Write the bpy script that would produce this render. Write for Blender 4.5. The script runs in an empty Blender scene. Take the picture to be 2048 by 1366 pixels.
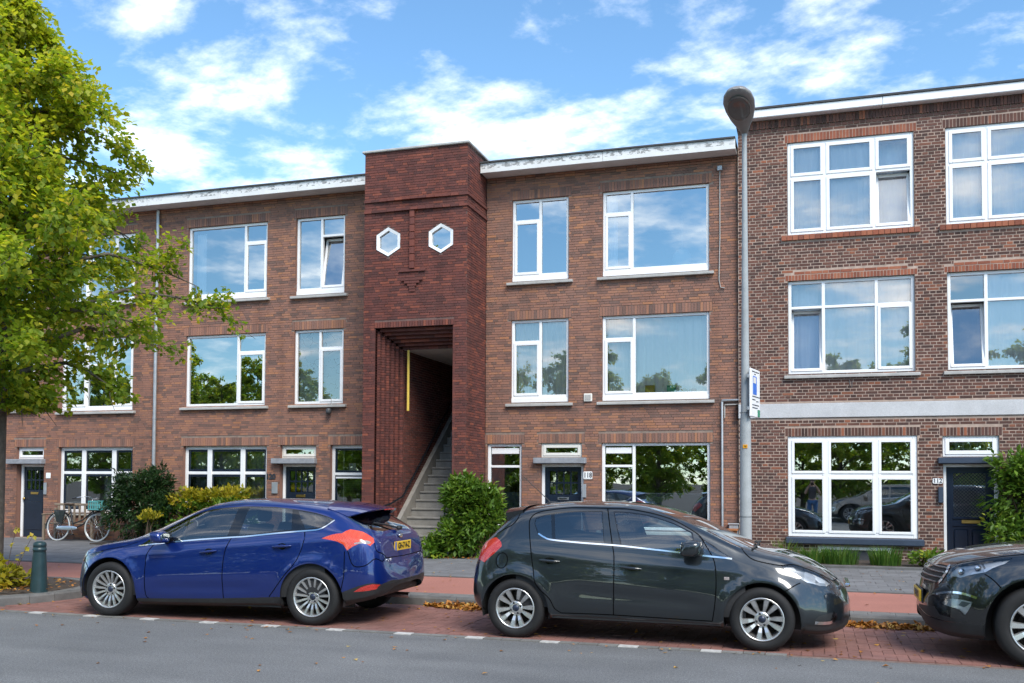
import bpy, bmesh, math, random
from mathutils import Vector, Matrix
from mathutils.geometry import delaunay_2d_cdt

SC = bpy.context.scene
COL = SC.collection
R = math.radians

# ------------------------------------------------------------------ camera
cam_data = bpy.data.cameras.new('camera')
cam = bpy.data.objects.new('camera', cam_data)
COL.objects.link(cam)
PAN, PITCH, ROLL, EYE = 0.3039, 0.0364, 0.0051, 1.6
fw = Vector((-math.sin(PAN) * math.cos(PITCH), math.cos(PAN) * math.cos(PITCH), math.sin(PITCH)))
rt0 = Vector((math.cos(PAN), math.sin(PAN), 0.0))
up0 = rt0.cross(fw)
rt = rt0 * math.cos(ROLL) + up0 * math.sin(ROLL)
up = -rt0 * math.sin(ROLL) + up0 * math.cos(ROLL)
cam.matrix_world = Matrix(((rt.x, up.x, -fw.x, 0.0), (rt.y, up.y, -fw.y, 0.0), (rt.z, up.z, -fw.z, EYE), (0, 0, 0, 1)))
cam_data.sensor_width = 36.0
cam_data.lens = 1913.3 * 36.0 / 2048.0
cam_data.shift_y = (894.0 - 683.0) / 2048.0
cam_data.clip_start = 0.05
cam_data.clip_end = 3000.0
SC.camera = cam

# ------------------------------------------------------------------ sky, sun, exposure
SUN_EL, SUN_AZ = R(47.0), R(140.0)       # azimuth measured from +Y (behind the houses) towards +X
SUN_DIR = Vector((math.sin(SUN_AZ) * math.cos(SUN_EL), math.cos(SUN_AZ) * math.cos(SUN_EL), math.sin(SUN_EL)))
world = bpy.data.worlds.new('World')
SC.world = world
world.use_nodes = True
wt = world.node_tree
wt.nodes.clear()
def wn(t, **k):
    n = wt.nodes.new(t)
    for a, b in k.items():
        setattr(n, a, b)
    return n
wo = wn('ShaderNodeOutputWorld'); bg = wn('ShaderNodeBackground')
sky = wn('ShaderNodeTexSky', sky_type='NISHITA', sun_disc=False)
sky.sun_elevation = SUN_EL; sky.sun_rotation = SUN_AZ
sky.altitude = 0.0; sky.air_density = 1.0; sky.dust_density = 0.1; sky.ozone_density = 2.2
geo = wn('ShaderNodeTexCoord')
sep = wn('ShaderNodeSeparateXYZ'); wt.links.new(geo.outputs['Generated'], sep.inputs[0])
zc = wn('ShaderNodeMath', operation='MAXIMUM'); zc.inputs[1].default_value = 0.0
wt.links.new(sep.outputs['Z'], zc.inputs[0])
za = wn('ShaderNodeMath', operation='ADD'); za.inputs[1].default_value = 0.16
wt.links.new(zc.outputs[0], za.inputs[0])
dx = wn('ShaderNodeMath', operation='DIVIDE'); wt.links.new(sep.outputs['X'], dx.inputs[0]); wt.links.new(za.outputs[0], dx.inputs[1])
dy = wn('ShaderNodeMath', operation='DIVIDE'); wt.links.new(sep.outputs['Y'], dy.inputs[0]); wt.links.new(za.outputs[0], dy.inputs[1])
cmb = wn('ShaderNodeCombineXYZ'); wt.links.new(dx.outputs[0], cmb.inputs[0]); wt.links.new(dy.outputs[0], cmb.inputs[1])
mp = wn('ShaderNodeMapping'); mp.inputs['Location'].default_value = (CLOUD_X, CLOUD_Y, 0.0) if 'CLOUD_X' in globals() else (3.1, 1.7, 0.0)
mp.inputs['Rotation'].default_value = (0, 0, 0.5); mp.inputs['Scale'].default_value = (1.0, 1.15, 1.0)
wt.links.new(cmb.outputs[0], mp.inputs[0])
nz = wn('ShaderNodeTexNoise'); nz.inputs['Scale'].default_value = 2.3; nz.inputs['Detail'].default_value = 9.0
nz.inputs['Roughness'].default_value = 0.60; nz.inputs['Distortion'].default_value = 0.15
wt.links.new(mp.outputs[0], nz.inputs['Vector'])
nz2 = wn('ShaderNodeTexNoise'); nz2.inputs['Scale'].default_value = 7.0; nz2.inputs['Detail'].default_value = 6.0
nz2.inputs['Roughness'].default_value = 0.6
wt.links.new(mp.outputs[0], nz2.inputs['Vector'])
ad = wn('ShaderNodeMath', operation='MULTIPLY_ADD'); ad.inputs[1].default_value = 0.34
wt.links.new(nz2.outputs['Fac'], ad.inputs[0]); wt.links.new(nz.outputs['Fac'], ad.inputs[2])
rmp = wn('ShaderNodeValToRGB')
rmp.color_ramp.elements[0].position = 0.625; rmp.color_ramp.elements[0].color = (0, 0, 0, 1)
rmp.color_ramp.elements[1].position = 0.90; rmp.color_ramp.elements[1].color = (1, 1, 1, 1)
wt.links.new(ad.outputs[0], rmp.inputs[0])
tint = wn('ShaderNodeMixRGB', blend_type='MULTIPLY'); tint.inputs[0].default_value = 1.0
tint.inputs[2].default_value = (0.78, 1.0, 1.06, 1)
wt.links.new(sky.outputs[0], tint.inputs[1])
mx = wn('ShaderNodeMixRGB'); mx.inputs[2].default_value = (11.5, 11.3, 11.1, 1)
pw = wn('ShaderNodeMath', operation='POWER'); pw.inputs[1].default_value = 1.45
wt.links.new(rmp.outputs[0], pw.inputs[0]); wt.links.new(pw.outputs[0], mx.inputs[0]); wt.links.new(tint.outputs[0], mx.inputs[1])
wt.links.new(mx.outputs[0], bg.inputs['Color'])
bg.inputs['Strength'].default_value = 0.148
wt.links.new(bg.outputs[0], wo.inputs['Surface'])
try:
    world.cycles.sampling_method = 'MANUAL'; world.cycles.sample_map_resolution = 512
except Exception:
    pass

sun_data = bpy.data.lights.new('sun', 'SUN')
sun_data.energy = 2.6; sun_data.angle = R(28.0); sun_data.color = (1.0, 0.94, 0.84)
sun = bpy.data.objects.new('sun', sun_data); COL.objects.link(sun)
sun.rotation_euler = (-SUN_DIR).to_track_quat('-Z', 'Y').to_euler()
sun.location = SUN_DIR * 60

SC.view_settings.view_transform = 'Standard'
SC.view_settings.look = 'None'
SC.view_settings.gamma = 1.0
SC.view_settings.use_curve_mapping = False
SC.view_settings.exposure = 0.70
SC.cycles.max_bounces = 8; SC.cycles.diffuse_bounces = 3; SC.cycles.glossy_bounces = 4
SC.cycles.transmission_bounces = 6; SC.cycles.transparent_max_bounces = 12
SC.cycles.caustics_reflective = False; SC.cycles.caustics_refractive = False
SC.cycles.use_denoising = True
SC.cycles.sample_clamp_indirect = 6.0

# ------------------------------------------------------------------ helpers
def tag(o, label=None, cat=None, group=None, kind=None):
    if label: o['label'] = label
    if cat: o['category'] = cat
    if group: o['group'] = group
    if kind: o['kind'] = kind
    return o

def empty(name, loc=(0, 0, 0), parent=None, rz=0.0):
    o = bpy.data.objects.new(name, None)
    COL.objects.link(o)
    o.empty_display_size = 0.2
    o.location = loc
    o.rotation_euler = (0, 0, rz)
    if parent: o.parent = parent
    return o

def thing(name, label, cat, loc=(0, 0, 0), rz=0.0, group=None):
    return tag(empty(name, loc, None, rz), label, cat, group)

class MB:
    """collects polygons; build() links them as one mesh object"""
    def __init__(s):
        s.v = []; s.f = []; s.c = []; s.cur = 0.0; s.sm = []
    def add(s, verts, faces, smooth=False, c=None):
        o = len(s.v)
        s.v += [tuple(p) for p in verts]
        for f in faces:
            s.f.append(tuple(i + o for i in f)); s.sm.append(smooth); s.c.append(s.cur if c is None else c)
        return s
    def box(s, x0, x1, y0, y1, z0, z1, c=None, skip=''):
        v = [(x0, y0, z0), (x1, y0, z0), (x1, y1, z0), (x0, y1, z0), (x0, y0, z1), (x1, y0, z1), (x1, y1, z1), (x0, y1, z1)]
        fs = {'b': (0, 3, 2, 1), 't': (4, 5, 6, 7), 'f': (0, 1, 5, 4), 'r': (1, 2, 6, 5), 'k': (2, 3, 7, 6), 'l': (3, 0, 4, 7)}
        return s.add(v, [f for k, f in fs.items() if k not in skip], c=c)
    def bevbox(s, x0, x1, y0, y1, z0, z1, b=0.01, c=None):
        """box with its edges chamfered"""
        xs = ((x0, x0 + b), (x1, x1 - b)); ys = ((y0, y0 + b), (y1, y1 - b)); zs = ((z0, z0 + b), (z1, z1 - b))
        v = []; idx = {}
        for i in (0, 1):
            for j in (0, 1):
                for k in (0, 1):
                    for a in range(3):
                        p = (xs[i][0 if a == 0 else 1], ys[j][0 if a == 1 else 1], zs[k][0 if a == 2 else 1])
                        idx[(i, j, k, a)] = len(v); v.append(p)
        I = lambda i, j, k, a: idx[(i, j, k, a)]
        f = [(I(0,0,0,0), I(0,0,1,0), I(0,1,1,0), I(0,1,0,0)), (I(1,0,0,0), I(1,1,0,0), I(1,1,1,0), I(1,0,1,0)),
             (I(0,0,0,1), I(1,0,0,1), I(1,0,1,1), I(0,0,1,1)), (I(0,1,0,1), I(0,1,1,1), I(1,1,1,1), I(1,1,0,1)),
             (I(0,0,0,2), I(0,1,0,2), I(1,1,0,2), I(1,0,0,2)), (I(0,0,1,2), I(1,0,1,2), I(1,1,1,2), I(0,1,1,2))]
        for j in (0, 1):
            for k in (0, 1):
                f.append((I(0,j,k,1), I(1,j,k,1), I(1,j,k,2), I(0,j,k,2)))
        for i in (0, 1):
            for k in (0, 1):
                f.append((I(i,0,k,0), I(i,1,k,0), I(i,1,k,2), I(i,0,k,2)))
        for i in (0, 1):
            for j in (0, 1):
                f.append((I(i,j,0,0), I(i,j,1,0), I(i,j,1,1), I(i,j,0,1)))
        for i in (0, 1):
            for j in (0, 1):
                for k in (0, 1):
                    f.append((I(i,j,k,0), I(i,j,k,1), I(i,j,k,2)))
        return s.add(v, f, c=c)
    def tube(s, pts, rad, n=8, caps=True, smooth=True, c=None):
        pts = [Vector(p) for p in pts]
        if not isinstance(rad, (list, tuple)): rad = [rad] * len(pts)
        rings = []; prev = None
        for i, p in enumerate(pts):
            a = pts[max(i - 1, 0)]; b = pts[min(i + 1, len(pts) - 1)]
            d = (b - a).normalized() if (b - a).length > 1e-9 else Vector((0, 0, 1))
            if prev is None:
                u = d.orthogonal().normalized()
            else:
                u = (prev - d * prev.dot(d))
                u = u.normalized() if u.length > 1e-6 else d.orthogonal().normalized()
            prev = u; w = d.cross(u)
            rings.append([p + (u * math.cos(2 * math.pi * k / n) + w * math.sin(2 * math.pi * k / n)) * rad[i] for k in range(n)])
        v = [q for r_ in rings for q in r_]
        f = []
        for i in range(len(pts) - 1):
            for k in range(n):
                f.append((i * n + k, i * n + (k + 1) % n, (i + 1) * n + (k + 1) % n, (i + 1) * n + k))
        s.add(v, f, smooth, c)
        if caps:
            s.add(rings[0], [tuple(reversed(range(n)))], False, c); s.add(rings[-1], [tuple(range(n))], False, c)
        return s
    def lathe(s, prof, n=24, axis='z', org=(0, 0, 0), smooth=True, c=None, closed=False):
        """prof: (radius, height) list turned about an axis through org"""
        v = []
        for (r_, h) in prof:
            for k in range(n):
                a = 2 * math.pi * k / n
                if axis == 'z': p = (org[0] + r_ * math.cos(a), org[1] + r_ * math.sin(a), org[2] + h)
                elif axis == 'y': p = (org[0] + r_ * math.cos(a), org[1] + h, org[2] + r_ * math.sin(a))
                else: p = (org[0] + h, org[1] + r_ * math.cos(a), org[2] + r_ * math.sin(a))
                v.append(p)
        f = []; m = len(prof)
        for i in range(m if closed else m - 1):
            j = (i + 1) % m
            for k in range(n):
                q = (i * n + k, i * n + (k + 1) % n, j * n + (k + 1) % n, j * n + k)
                f.append(q if axis == 'z' or axis == 'x' else tuple(reversed(q)))
        return s.add(v, f, smooth, c)
    def prism(s, poly, y0, y1, c=None):
        """polygon in (x,z), extruded along y"""
        n = len(poly)
        v = [(x, y0, z) for x, z in poly] + [(x, y1, z) for x, z in poly]
        f = [tuple(range(n)), tuple(reversed(range(n, 2 * n)))] + [(i, i + n, (i + 1) % n + n, (i + 1) % n) for i in range(n)]
        return s.add(v, f, c=c)
    def mesh(s, name):
        me = bpy.data.meshes.new(name)
        me.from_pydata(s.v, [], s.f)
        me.polygons.foreach_set('use_smooth', s.sm)
        if any(c != 0.0 for c in s.c):
            at = me.attributes.new('rnd', 'FLOAT', 'FACE')
            at.data.foreach_set('value', s.c)
        me.update()
        return me
    def build(s, name, mat, parent=None, loc=None, label=None):
        me = s.mesh(name)
        if isinstance(mat, (list, tuple)):
            for m in mat: me.materials.append(m)
        else:
            me.materials.append(mat)
        o = bpy.data.objects.new(name, me)
        COL.objects.link(o)
        if parent: o.parent = parent
        if loc: o.location = loc
        if label: o['label'] = label
        return o

def fix_normals(o):
    bm = bmesh.new(); bm.from_mesh(o.data)
    bmesh.ops.recalc_face_normals(bm, faces=bm.faces[:]); bm.to_mesh(o.data); bm.free()
    return o

def bevel_mod(o, w=0.01, seg=2):
    m = o.modifiers.new('edge', 'BEVEL'); m.width = w; m.segments = seg; m.limit_method = 'ANGLE'
    return o

def copy_tree(o, parent=None):
    c = o.copy(); COL.objects.link(c); c.parent = parent
    for ch in list(o.children):
        copy_tree(ch, c)
    return c

def text_mesh(name, body, size, mat, parent=None, loc=(0, 0, 0), rot=(math.pi / 2, 0, 0), extrude=0.002, align='CENTER', bold=0.0, sx=1.0):
    cu = bpy.data.curves.new(name, 'FONT'); cu.body = body; cu.size = size; cu.extrude = extrude
    cu.align_x = align; cu.align_y = 'CENTER'; cu.offset = bold; cu.resolution_u = 3
    t = bpy.data.objects.new(name + '_curve', cu); COL.objects.link(t)
    dg = bpy.context.evaluated_depsgraph_get()
    me = bpy.data.meshes.new_from_object(t.evaluated_get(dg))
    bpy.data.objects.remove(t); bpy.data.curves.remove(cu)
    me.materials.clear(); me.materials.append(mat); me.name = name
    o = bpy.data.objects.new(name, me); COL.objects.link(o)
    o.location = loc; o.rotation_euler = rot; o.scale = (sx, 1, 1)
    if parent: o.parent = parent
    return o

# ------------------------------------------------------------------ materials
MATS = {}
class NT:
    def __init__(s, name):
        s.m = bpy.data.materials.new(name); s.m.use_nodes = True
        s.t = s.m.node_tree; s.b = s.t.nodes['Principled BSDF']; s.out = s.t.nodes['Material Output']
        MATS[name] = s.m
    def n(s, t, **k):
        q = s.t.nodes.new(t)
        for a, b in k.items(): setattr(q, a, b)
        return q
    def l(s, a, b): s.t.links.new(a, b)
    def pos(s, scale=(1, 1, 1), obj=False):
        if obj:
            g = s.n('ShaderNodeTexCoord').outputs['Object']
        else:
            g = s.n('ShaderNodeNewGeometry').outputs['Position']
        m = s.n('ShaderNodeMapping'); m.inputs['Scale'].default_value = scale
        s.l(g, m.inputs[0]); return m.outputs[0]
    def noise(s, vec, scale, detail=4, rough=0.55, out='Fac', dist=0.0):
        q = s.n('ShaderNodeTexNoise'); q.inputs['Scale'].default_value = scale; q.inputs['Detail'].default_value = detail
        q.inputs['Roughness'].default_value = rough; q.inputs['Distortion'].default_value = dist
        s.l(vec, q.inputs['Vector']); return q.outputs[out]
    def ramp(s, fac, stops, interp='LINEAR'):
        q = s.n('ShaderNodeValToRGB'); q.color_ramp.interpolation = interp
        e = q.color_ramp.elements
        while len(e) > 1: e.remove(e[-1])
        e[0].position = stops[0][0]; e[0].color = (*stops[0][1], 1)
        for p, c in stops[1:]:
            x = e.new(p); x.color = (*c, 1)
        s.l(fac, q.inputs[0]); return q.outputs[0]
    def mix(s, fac, a, b, mode='MIX'):
        q = s.n('ShaderNodeMixRGB', blend_type=mode)
        for i, v in ((0, fac), (1, a), (2, b)):
            if isinstance(v, (int, float)): q.inputs[i].default_value = v
            elif isinstance(v, tuple): q.inputs[i].default_value = (*v, 1)
            else: s.l(v, q.inputs[i])
        return q.outputs[0]
    def math(s, op, a, b=None, c=None):
        q = s.n('ShaderNodeMath', operation=op)
        for i, v in ((0, a), (1, b), (2, c)):
            if v is None: continue
            if isinstance(v, (int, float)): q.inputs[i].default_value = v
            else: s.l(v, q.inputs[i])
        return q.outputs[0]
    def attr(s, name='rnd'):
        q = s.n('ShaderNodeAttribute'); q.attribute_name = name; return q.outputs['Fac']
    def bump(s, h, strength=0.3, dist=0.01):
        q = s.n('ShaderNodeBump'); q.inputs['Strength'].default_value = strength; q.inputs['Distance'].default_value = dist
        s.l(h, q.inputs['Height']); s.l(q.outputs[0], s.b.inputs['Normal'])
    def col(s, c):
        if isinstance(c, tuple): s.b.inputs['Base Color'].default_value = (*c, 1)
        else: s.l(c, s.b.inputs['Base Color'])
    def set(s, **k):
        for a, b in k.items(): s.b.inputs[a.replace('_', ' ')].default_value = b
        return s

def plain(name, c, rough=0.5, metal=0.0, var=0.12, vscale=6.0, bump=0.0, coat=0.0, spec=0.5):
    t = NT(name)
    p = t.pos()
    n = t.noise(p, vscale, 5)
    dark = tuple(x * (1 - var) for x in c); lite = tuple(min(1, x * (1 + var)) for x in c)
    t.col(t.ramp(n, [(0.25, dark), (0.75, lite)]))
    t.set(Roughness=rough, Metallic=metal)
    t.b.inputs['Specular IOR Level'].default_value = spec
    if coat: t.b.inputs['Coat Weight'].default_value = coat; t.b.inputs['Coat Roughness'].default_value = 0.03
    if bump: t.bump(t.noise(p, vscale * 12, 3), bump, 0.004)
    return t.m

def brick_mat(name, stops, stain=(0.5, 0.5, 0.5), mottled=0.25, rough=0.85):
    t = NT(name)
    p = t.pos()
    base = t.ramp(t.attr(), stops)
    n1 = t.noise(p, 45, 4, 0.65)
    base = t.mix(mottled, base, t.ramp(n1, [(0.3, (0.25, 0.25, 0.25)), (0.7, (1.0, 1.0, 1.0))]), 'MULTIPLY')
    n2 = t.noise(p, 0.9, 5, 0.6)
    base = t.mix(t.math('MULTIPLY', t.ramp(n2, [(0.52, (0, 0, 0)), (0.75, (1, 1, 1))]), 0.35), base, stain)
    n3 = t.noise(t.pos((3.2, 3.2, 0.22)), 1.0, 4, 0.65); base = t.mix(0.55, base, t.ramp(n3, [(0.34, (0.68, 0.67, 0.66)), (0.55, (1.0, 1.0, 1.0))]), 'MULTIPLY')
    t.col(base); t.set(Roughness=rough); t.b.inputs['Specular IOR Level'].default_value = 0.25
    t.bump(n1, 0.35, 0.004)
    return t.m

brick_mat('brick_brown', [(0.0, (0.185, 0.118, 0.098)), (0.15, (0.255, 0.143, 0.112)), (0.45, (0.32, 0.165, 0.122)), (0.75, (0.365, 0.182, 0.126)), (0.93, (0.41, 0.20, 0.124)), (1.0, (0.46, 0.212, 0.116))], stain=(0.26, 0.165, 0.135))
brick_mat('brick_plum', [(0.0, (0.105, 0.046, 0.041)), (0.3, (0.145, 0.055, 0.047)), (0.65, (0.18, 0.063, 0.051)), (0.9, (0.225, 0.073, 0.053)), (1.0, (0.30, 0.095, 0.06))], stain=(0.16, 0.075, 0.065))
brick_mat('brick_dark', [(0.0, (0.07, 0.042, 0.036)), (0.25, (0.105, 0.056, 0.046)), (0.6, (0.145, 0.07, 0.054)), (0.9, (0.185, 0.085, 0.062)), (0.97, (0.29, 0.115, 0.068)), (1.0, (0.33, 0.12, 0.068))], stain=(0.15, 0.085, 0.08))
brick_mat('brick_red', [(0.0, (0.24, 0.085, 0.055)), (0.5, (0.34, 0.11, 0.065)), (1.0, (0.40, 0.15, 0.085))], stain=(0.26, 0.12, 0.09))
plain('mortar_brown', (0.25, 0.19, 0.155), 0.95, var=0.25, vscale=9)
plain('mortar_light', (0.42, 0.315, 0.255), 0.95, var=0.22, vscale=9)
plain('mortar_plum', (0.16, 0.095, 0.082), 0.95, var=0.25, vscale=9)
plain('white_paint', (0.86, 0.86, 0.86), 0.38, var=0.045, vscale=3)
plain('cream_paint', (0.74, 0.72, 0.66), 0.42, var=0.05, vscale=3)
plain('navy_paint', (0.012, 0.020, 0.038), 0.18, var=0.2, vscale=3)
plain('navy_sill', (0.045, 0.062, 0.095), 0.35, var=0.2, vscale=4)
plain('black_paint', (0.010, 0.012, 0.016), 0.25, var=0.2)
plain('dark_grey', (0.05, 0.052, 0.056), 0.5, var=0.2)
plain('brass', (0.62, 0.40, 0.13), 0.28, 1.0, var=0.1)
plain('steel', (0.55, 0.57, 0.60), 0.35, 1.0, var=0.1)
plain('zinc', (0.42, 0.44, 0.46), 0.5, 0.6, var=0.15)
plain('yellow_paint', (0.78, 0.55, 0.10), 0.45, var=0.08)
plain('rubber', (0.008, 0.008, 0.009), 0.75, var=0.25, vscale=20)
plain('black_plastic', (0.020, 0.021, 0.023), 0.5, var=0.2, vscale=15)
plain('roof_felt', (0.055, 0.055, 0.058), 0.9, var=0.3)
plain('room_wall', (0.40, 0.38, 0.35), 0.9, var=0.1, vscale=1)
plain('room_floor', (0.16, 0.11, 0.07), 0.6, var=0.2, vscale=2)
plain('teal_plastic', (0.10, 0.36, 0.36), 0.45, var=0.1)
plain('wood_tan', (0.23, 0.175, 0.125), 0.65, var=0.25, vscale=8)
plain('wood_orange', (0.36, 0.13, 0.04), 0.5, var=0.25, vscale=8)
plain('bollard_green', (0.018, 0.045, 0.052), 0.4, var=0.3, vscale=10)
plain('soil', (0.055, 0.04, 0.03), 0.95, var=0.4, vscale=12, bump=0.8)
plain('lead_text', (0.03, 0.035, 0.045), 0.5)
plain('blue_print', (0.03, 0.16, 0.62), 0.4, var=0.03)
plain('green_print', (0.03, 0.25, 0.14), 0.4, var=0.03)
plain('plate_yellow', (0.80, 0.50, 0.03), 0.4, var=0.03)
plain('label_orange', (0.80, 0.36, 0.02), 0.4, var=0.03)

def concrete(name, c, sc=5.0, streak=0.0, rough=0.85, var=0.3):
    t = NT(name); p = t.pos()
    n1 = t.noise(p, sc, 6, 0.62); n2 = t.noise(p, sc * 22, 3, 0.6)
    a = t.ramp(n1, [(0.28, tuple(x * (1 - var) for x in c)), (0.72, tuple(min(1, x * (1 + var * 0.6)) for x in c))])
    a = t.mix(0.35, a, t.ramp(n2, [(0.3, (0.55, 0.55, 0.55)), (0.65, (1.1, 1.1, 1.1))]), 'MULTIPLY')
    r_ = t.math('SUBTRACT', t.attr(), 0.5)
    a = t.mix(t.math('MULTIPLY', t.math('ABSOLUTE', r_), 0.5), a, (0.06, 0.055, 0.05))
    t.col(a); t.set(Roughness=rough); t.b.inputs['Specular IOR Level'].default_value = 0.3
    t.bump(n2, 0.35, 0.004)
    return t.m
concrete('stone_sill', (0.60, 0.585, 0.555), var=0.2)
concrete('lintel_stone', (0.38, 0.40, 0.44), 9)
concrete('stair_stone', (0.34, 0.32, 0.29), 4)
concrete('plaster_band', (0.74, 0.74, 0.75), 3, var=0.12)
concrete('kerb_stone', (0.15, 0.148, 0.145), 5)
concrete('tile_grey', (0.20, 0.20, 0.205), 3, var=0.25)
concrete('paver_grey', (0.22, 0.215, 0.205), 4)

def fascia_mat():
    """painted boards: white-grey with flaking grey patches along the middle"""
    t = NT('fascia_paint'); p = t.pos((1, 1, 1))
    n0 = t.noise(p, 0.8, 3); n1 = t.noise(t.pos((9, 9, 16)), 1.0, 5, 0.7)
    patch = t.ramp(n1, [(0.50, (0, 0, 0)), (0.55, (1, 1, 1))])
    where = t.ramp(n0, [(0.34, (0, 0, 0)), (0.46, (1, 1, 1))])
    z = t.n('ShaderNodeSeparateXYZ'); t.l(t.n('ShaderNodeNewGeometry').outputs['Position'], z.inputs[0])
    zz = t.math('SUBTRACT', z.outputs['Z'], 8.345)
    band = t.math('LESS_THAN', t.math('ABSOLUTE', zz), 0.055)
    m = t.math('MULTIPLY', t.math('MULTIPLY', patch, where), band)
    c = t.mix(t.math('MULTIPLY', m, 0.8), t.ramp(t.noise(p, 3, 5), [(0.3, (0.66, 0.655, 0.64)), (0.7, (0.76, 0.76, 0.76))]), (0.17, 0.165, 0.16))
    t.col(c); t.set(Roughness=0.6); return t.m
fascia_mat()

def asphalt(name, c, grain=1.0, warm=None):
    t = NT(name); p = t.pos()
    n1 = t.noise(p, 0.55, 5, 0.6); n2 = t.noise(p, 90, 3, 0.7); n3 = t.noise(p, 260, 2, 0.6)
    a = t.ramp(n1, [(0.3, tuple(x * 0.82 for x in c)), (0.7, tuple(x * 1.18 for x in c))])
    n4 = t.noise(t.pos((0.25, 1.2, 1)), 1.3, 4, 0.6); a = t.mix(0.5 * grain, a, t.ramp(n4, [(0.35, (0.8, 0.8, 0.8)), (0.65, (1.25, 1.24, 1.2))]), 'MULTIPLY')  # broad pale streaks: dappled sunlight painted into the road colour
    n5 = t.noise(p, 38, 2, 0.7); a = t.mix(0.5 * grain, a, t.ramp(n5, [(0.3, (0.55, 0.55, 0.55)), (0.7, (1.4, 1.4, 1.4))]), 'MULTIPLY')
    a = t.mix(0.75 * grain, a, t.ramp(n2, [(0.32, (0.35, 0.35, 0.35)), (0.52, (0.9, 0.9, 0.9)), (0.72, (1.9, 1.9, 1.9))]), 'MULTIPLY')
    a = t.mix(0.35 * grain, a, t.ramp(n3, [(0.35, (0.5, 0.5, 0.5)), (0.65, (1.5, 1.5, 1.5))]), 'MULTIPLY')
    t.col(a); t.set(Roughness=0.82); t.b.inputs['Specular IOR Level'].default_value = 0.35
    t.bump(n2, 0.6, 0.006)
    return t.m
asphalt('asphalt', (0.165, 0.168, 0.172))
asphalt('red_asphalt', (0.36, 0.155, 0.12), 0.35)
brick_mat('paver_red', [(0.0, (0.245, 0.128, 0.11)), (0.5, (0.275, 0.14, 0.12)), (1.0, (0.31, 0.155, 0.13))], stain=(0.28, 0.185, 0.165), mottled=0.3, rough=0.75)
plain('joint_sand', (0.17, 0.125, 0.105), 0.95, var=0.4, vscale=14)
plain('road_white', (0.50, 0.49, 0.47), 0.7, var=0.3, vscale=18)

def glass_mat(name, base=0.10, gain=2.4, tint=(0.85, 0.93, 0.93), rough=0.0, wave=0.0, gtint=(1, 1, 1)):
    """thin pane: Fresnel mirror over a clear tinted sheet"""
    t = NT(name); t.t.nodes.remove(t.b)
    fr = t.n('ShaderNodeFresnel'); fr.inputs['IOR'].default_value = 1.5
    f = t.math('MINIMUM', t.math('MULTIPLY_ADD', fr.outputs[0], gain, base), 1.0)
    tr = t.n('ShaderNodeBsdfTransparent'); tr.inputs[0].default_value = (*tint, 1)
    gl = t.n('ShaderNodeBsdfGlossy'); gl.inputs['Roughness'].default_value = rough; gl.inputs['Color'].default_value = (*gtint, 1)
    if wave:
        b = t.n('ShaderNodeBump'); b.inputs['Strength'].default_value = wave; b.inputs['Distance'].default_value = 0.02
        t.l(t.noise(t.pos(), 1.6, 2), b.inputs['Height']); t.l(b.outputs[0], gl.inputs['Normal']); t.l(b.outputs[0], fr.inputs['Normal'])
    m = t.n('ShaderNodeMixShader'); t.l(f, m.inputs[0]); t.l(tr.outputs[0], m.inputs[1]); t.l(gl.outputs[0], m.inputs[2])
    t.l(m.outputs[0], t.out.inputs['Surface'])
    return t.m
glass_mat('window_glass', 0.30, 3.0, (0.95, 0.98, 0.98), wave=0.02, gtint=(0.92, 0.98, 1.0))
glass_mat('clear_glass', 0.16, 1.9, (1.0, 1.0, 1.0), wave=0.02)
glass_mat('car_glass', 0.03, 2.4, (0.70, 0.80, 0.80))
glass_mat('car_glass_dark', 0.03, 2.4, (0.36, 0.42, 0.43))
glass_mat('lamp_lens', 0.02, 1.4, (0.9, 0.92, 0.94))

def curtain_mat(name, c, trans=0.5, pattern=False):
    t = NT(name)
    df = t.n('ShaderNodeBsdfDiffuse'); tl = t.n('ShaderNodeBsdfTranslucent'); tp = t.n('ShaderNodeBsdfTransparent')
    cc = c
    if pattern:
        p = t.pos((1, 1, 1))
        w = t.n('ShaderNodeTexVoronoi', feature='DISTANCE_TO_EDGE'); w.inputs['Scale'].default_value = 5.5
        t.l(t.mix(0.12, p, t.noise(p, 6, 3, out='Color')), w.inputs['Vector'])
        line = t.ramp(w.outputs['Distance'], [(0.012, (1, 1, 1)), (0.03, (0, 0, 0))])
        gate = t.ramp(t.noise(p, 7, 2), [(0.46, (0, 0, 0)), (0.52, (1, 1, 1))])
        mul = t.math('MULTIPLY', line, gate)
        cc = t.mix(mul, c, (0.20, 0.19, 0.10))
    for q in (df, tl):
        if isinstance(cc, tuple): q.inputs[0].default_value = (*cc, 1)
        else: t.l(cc, q.inputs[0])
    m1 = t.n('ShaderNodeMixShader'); m1.inputs[0].default_value = trans
    t.l(df.outputs[0], m1.inputs[1]); t.l(tl.outputs[0], m1.inputs[2])
    t.l(m1.outputs[0], t.out.inputs['Surface'])
    return t.m
curtain_mat('net_curtain', (0.93, 0.94, 0.95), 0.12)
curtain_mat('pale_curtain', (0.92, 0.93, 0.86), 0.12)
curtain_mat('grey_curtain', (0.66, 0.70, 0.68), 0.3)
curtain_mat('dark_curtain', (0.10, 0.115, 0.14), 0.3)
curtain_mat('vine_blind', (0.66, 0.74, 0.68), 0.3, True)
plain('frosted', (0.16, 0.21, 0.22), 0.35, var=0.1)

def car_paint(name, c, flake=0.0, rough=0.32, metal=0.0, coat=1.0):
    t = NT(name)
    t.col(c); t.set(Roughness=rough, Metallic=metal)
    t.b.inputs['Coat Weight'].default_value = coat; t.b.inputs['Coat Roughness'].default_value = 0.015; t.b.inputs['Coat IOR'].default_value = 1.6
    return t.m

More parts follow.
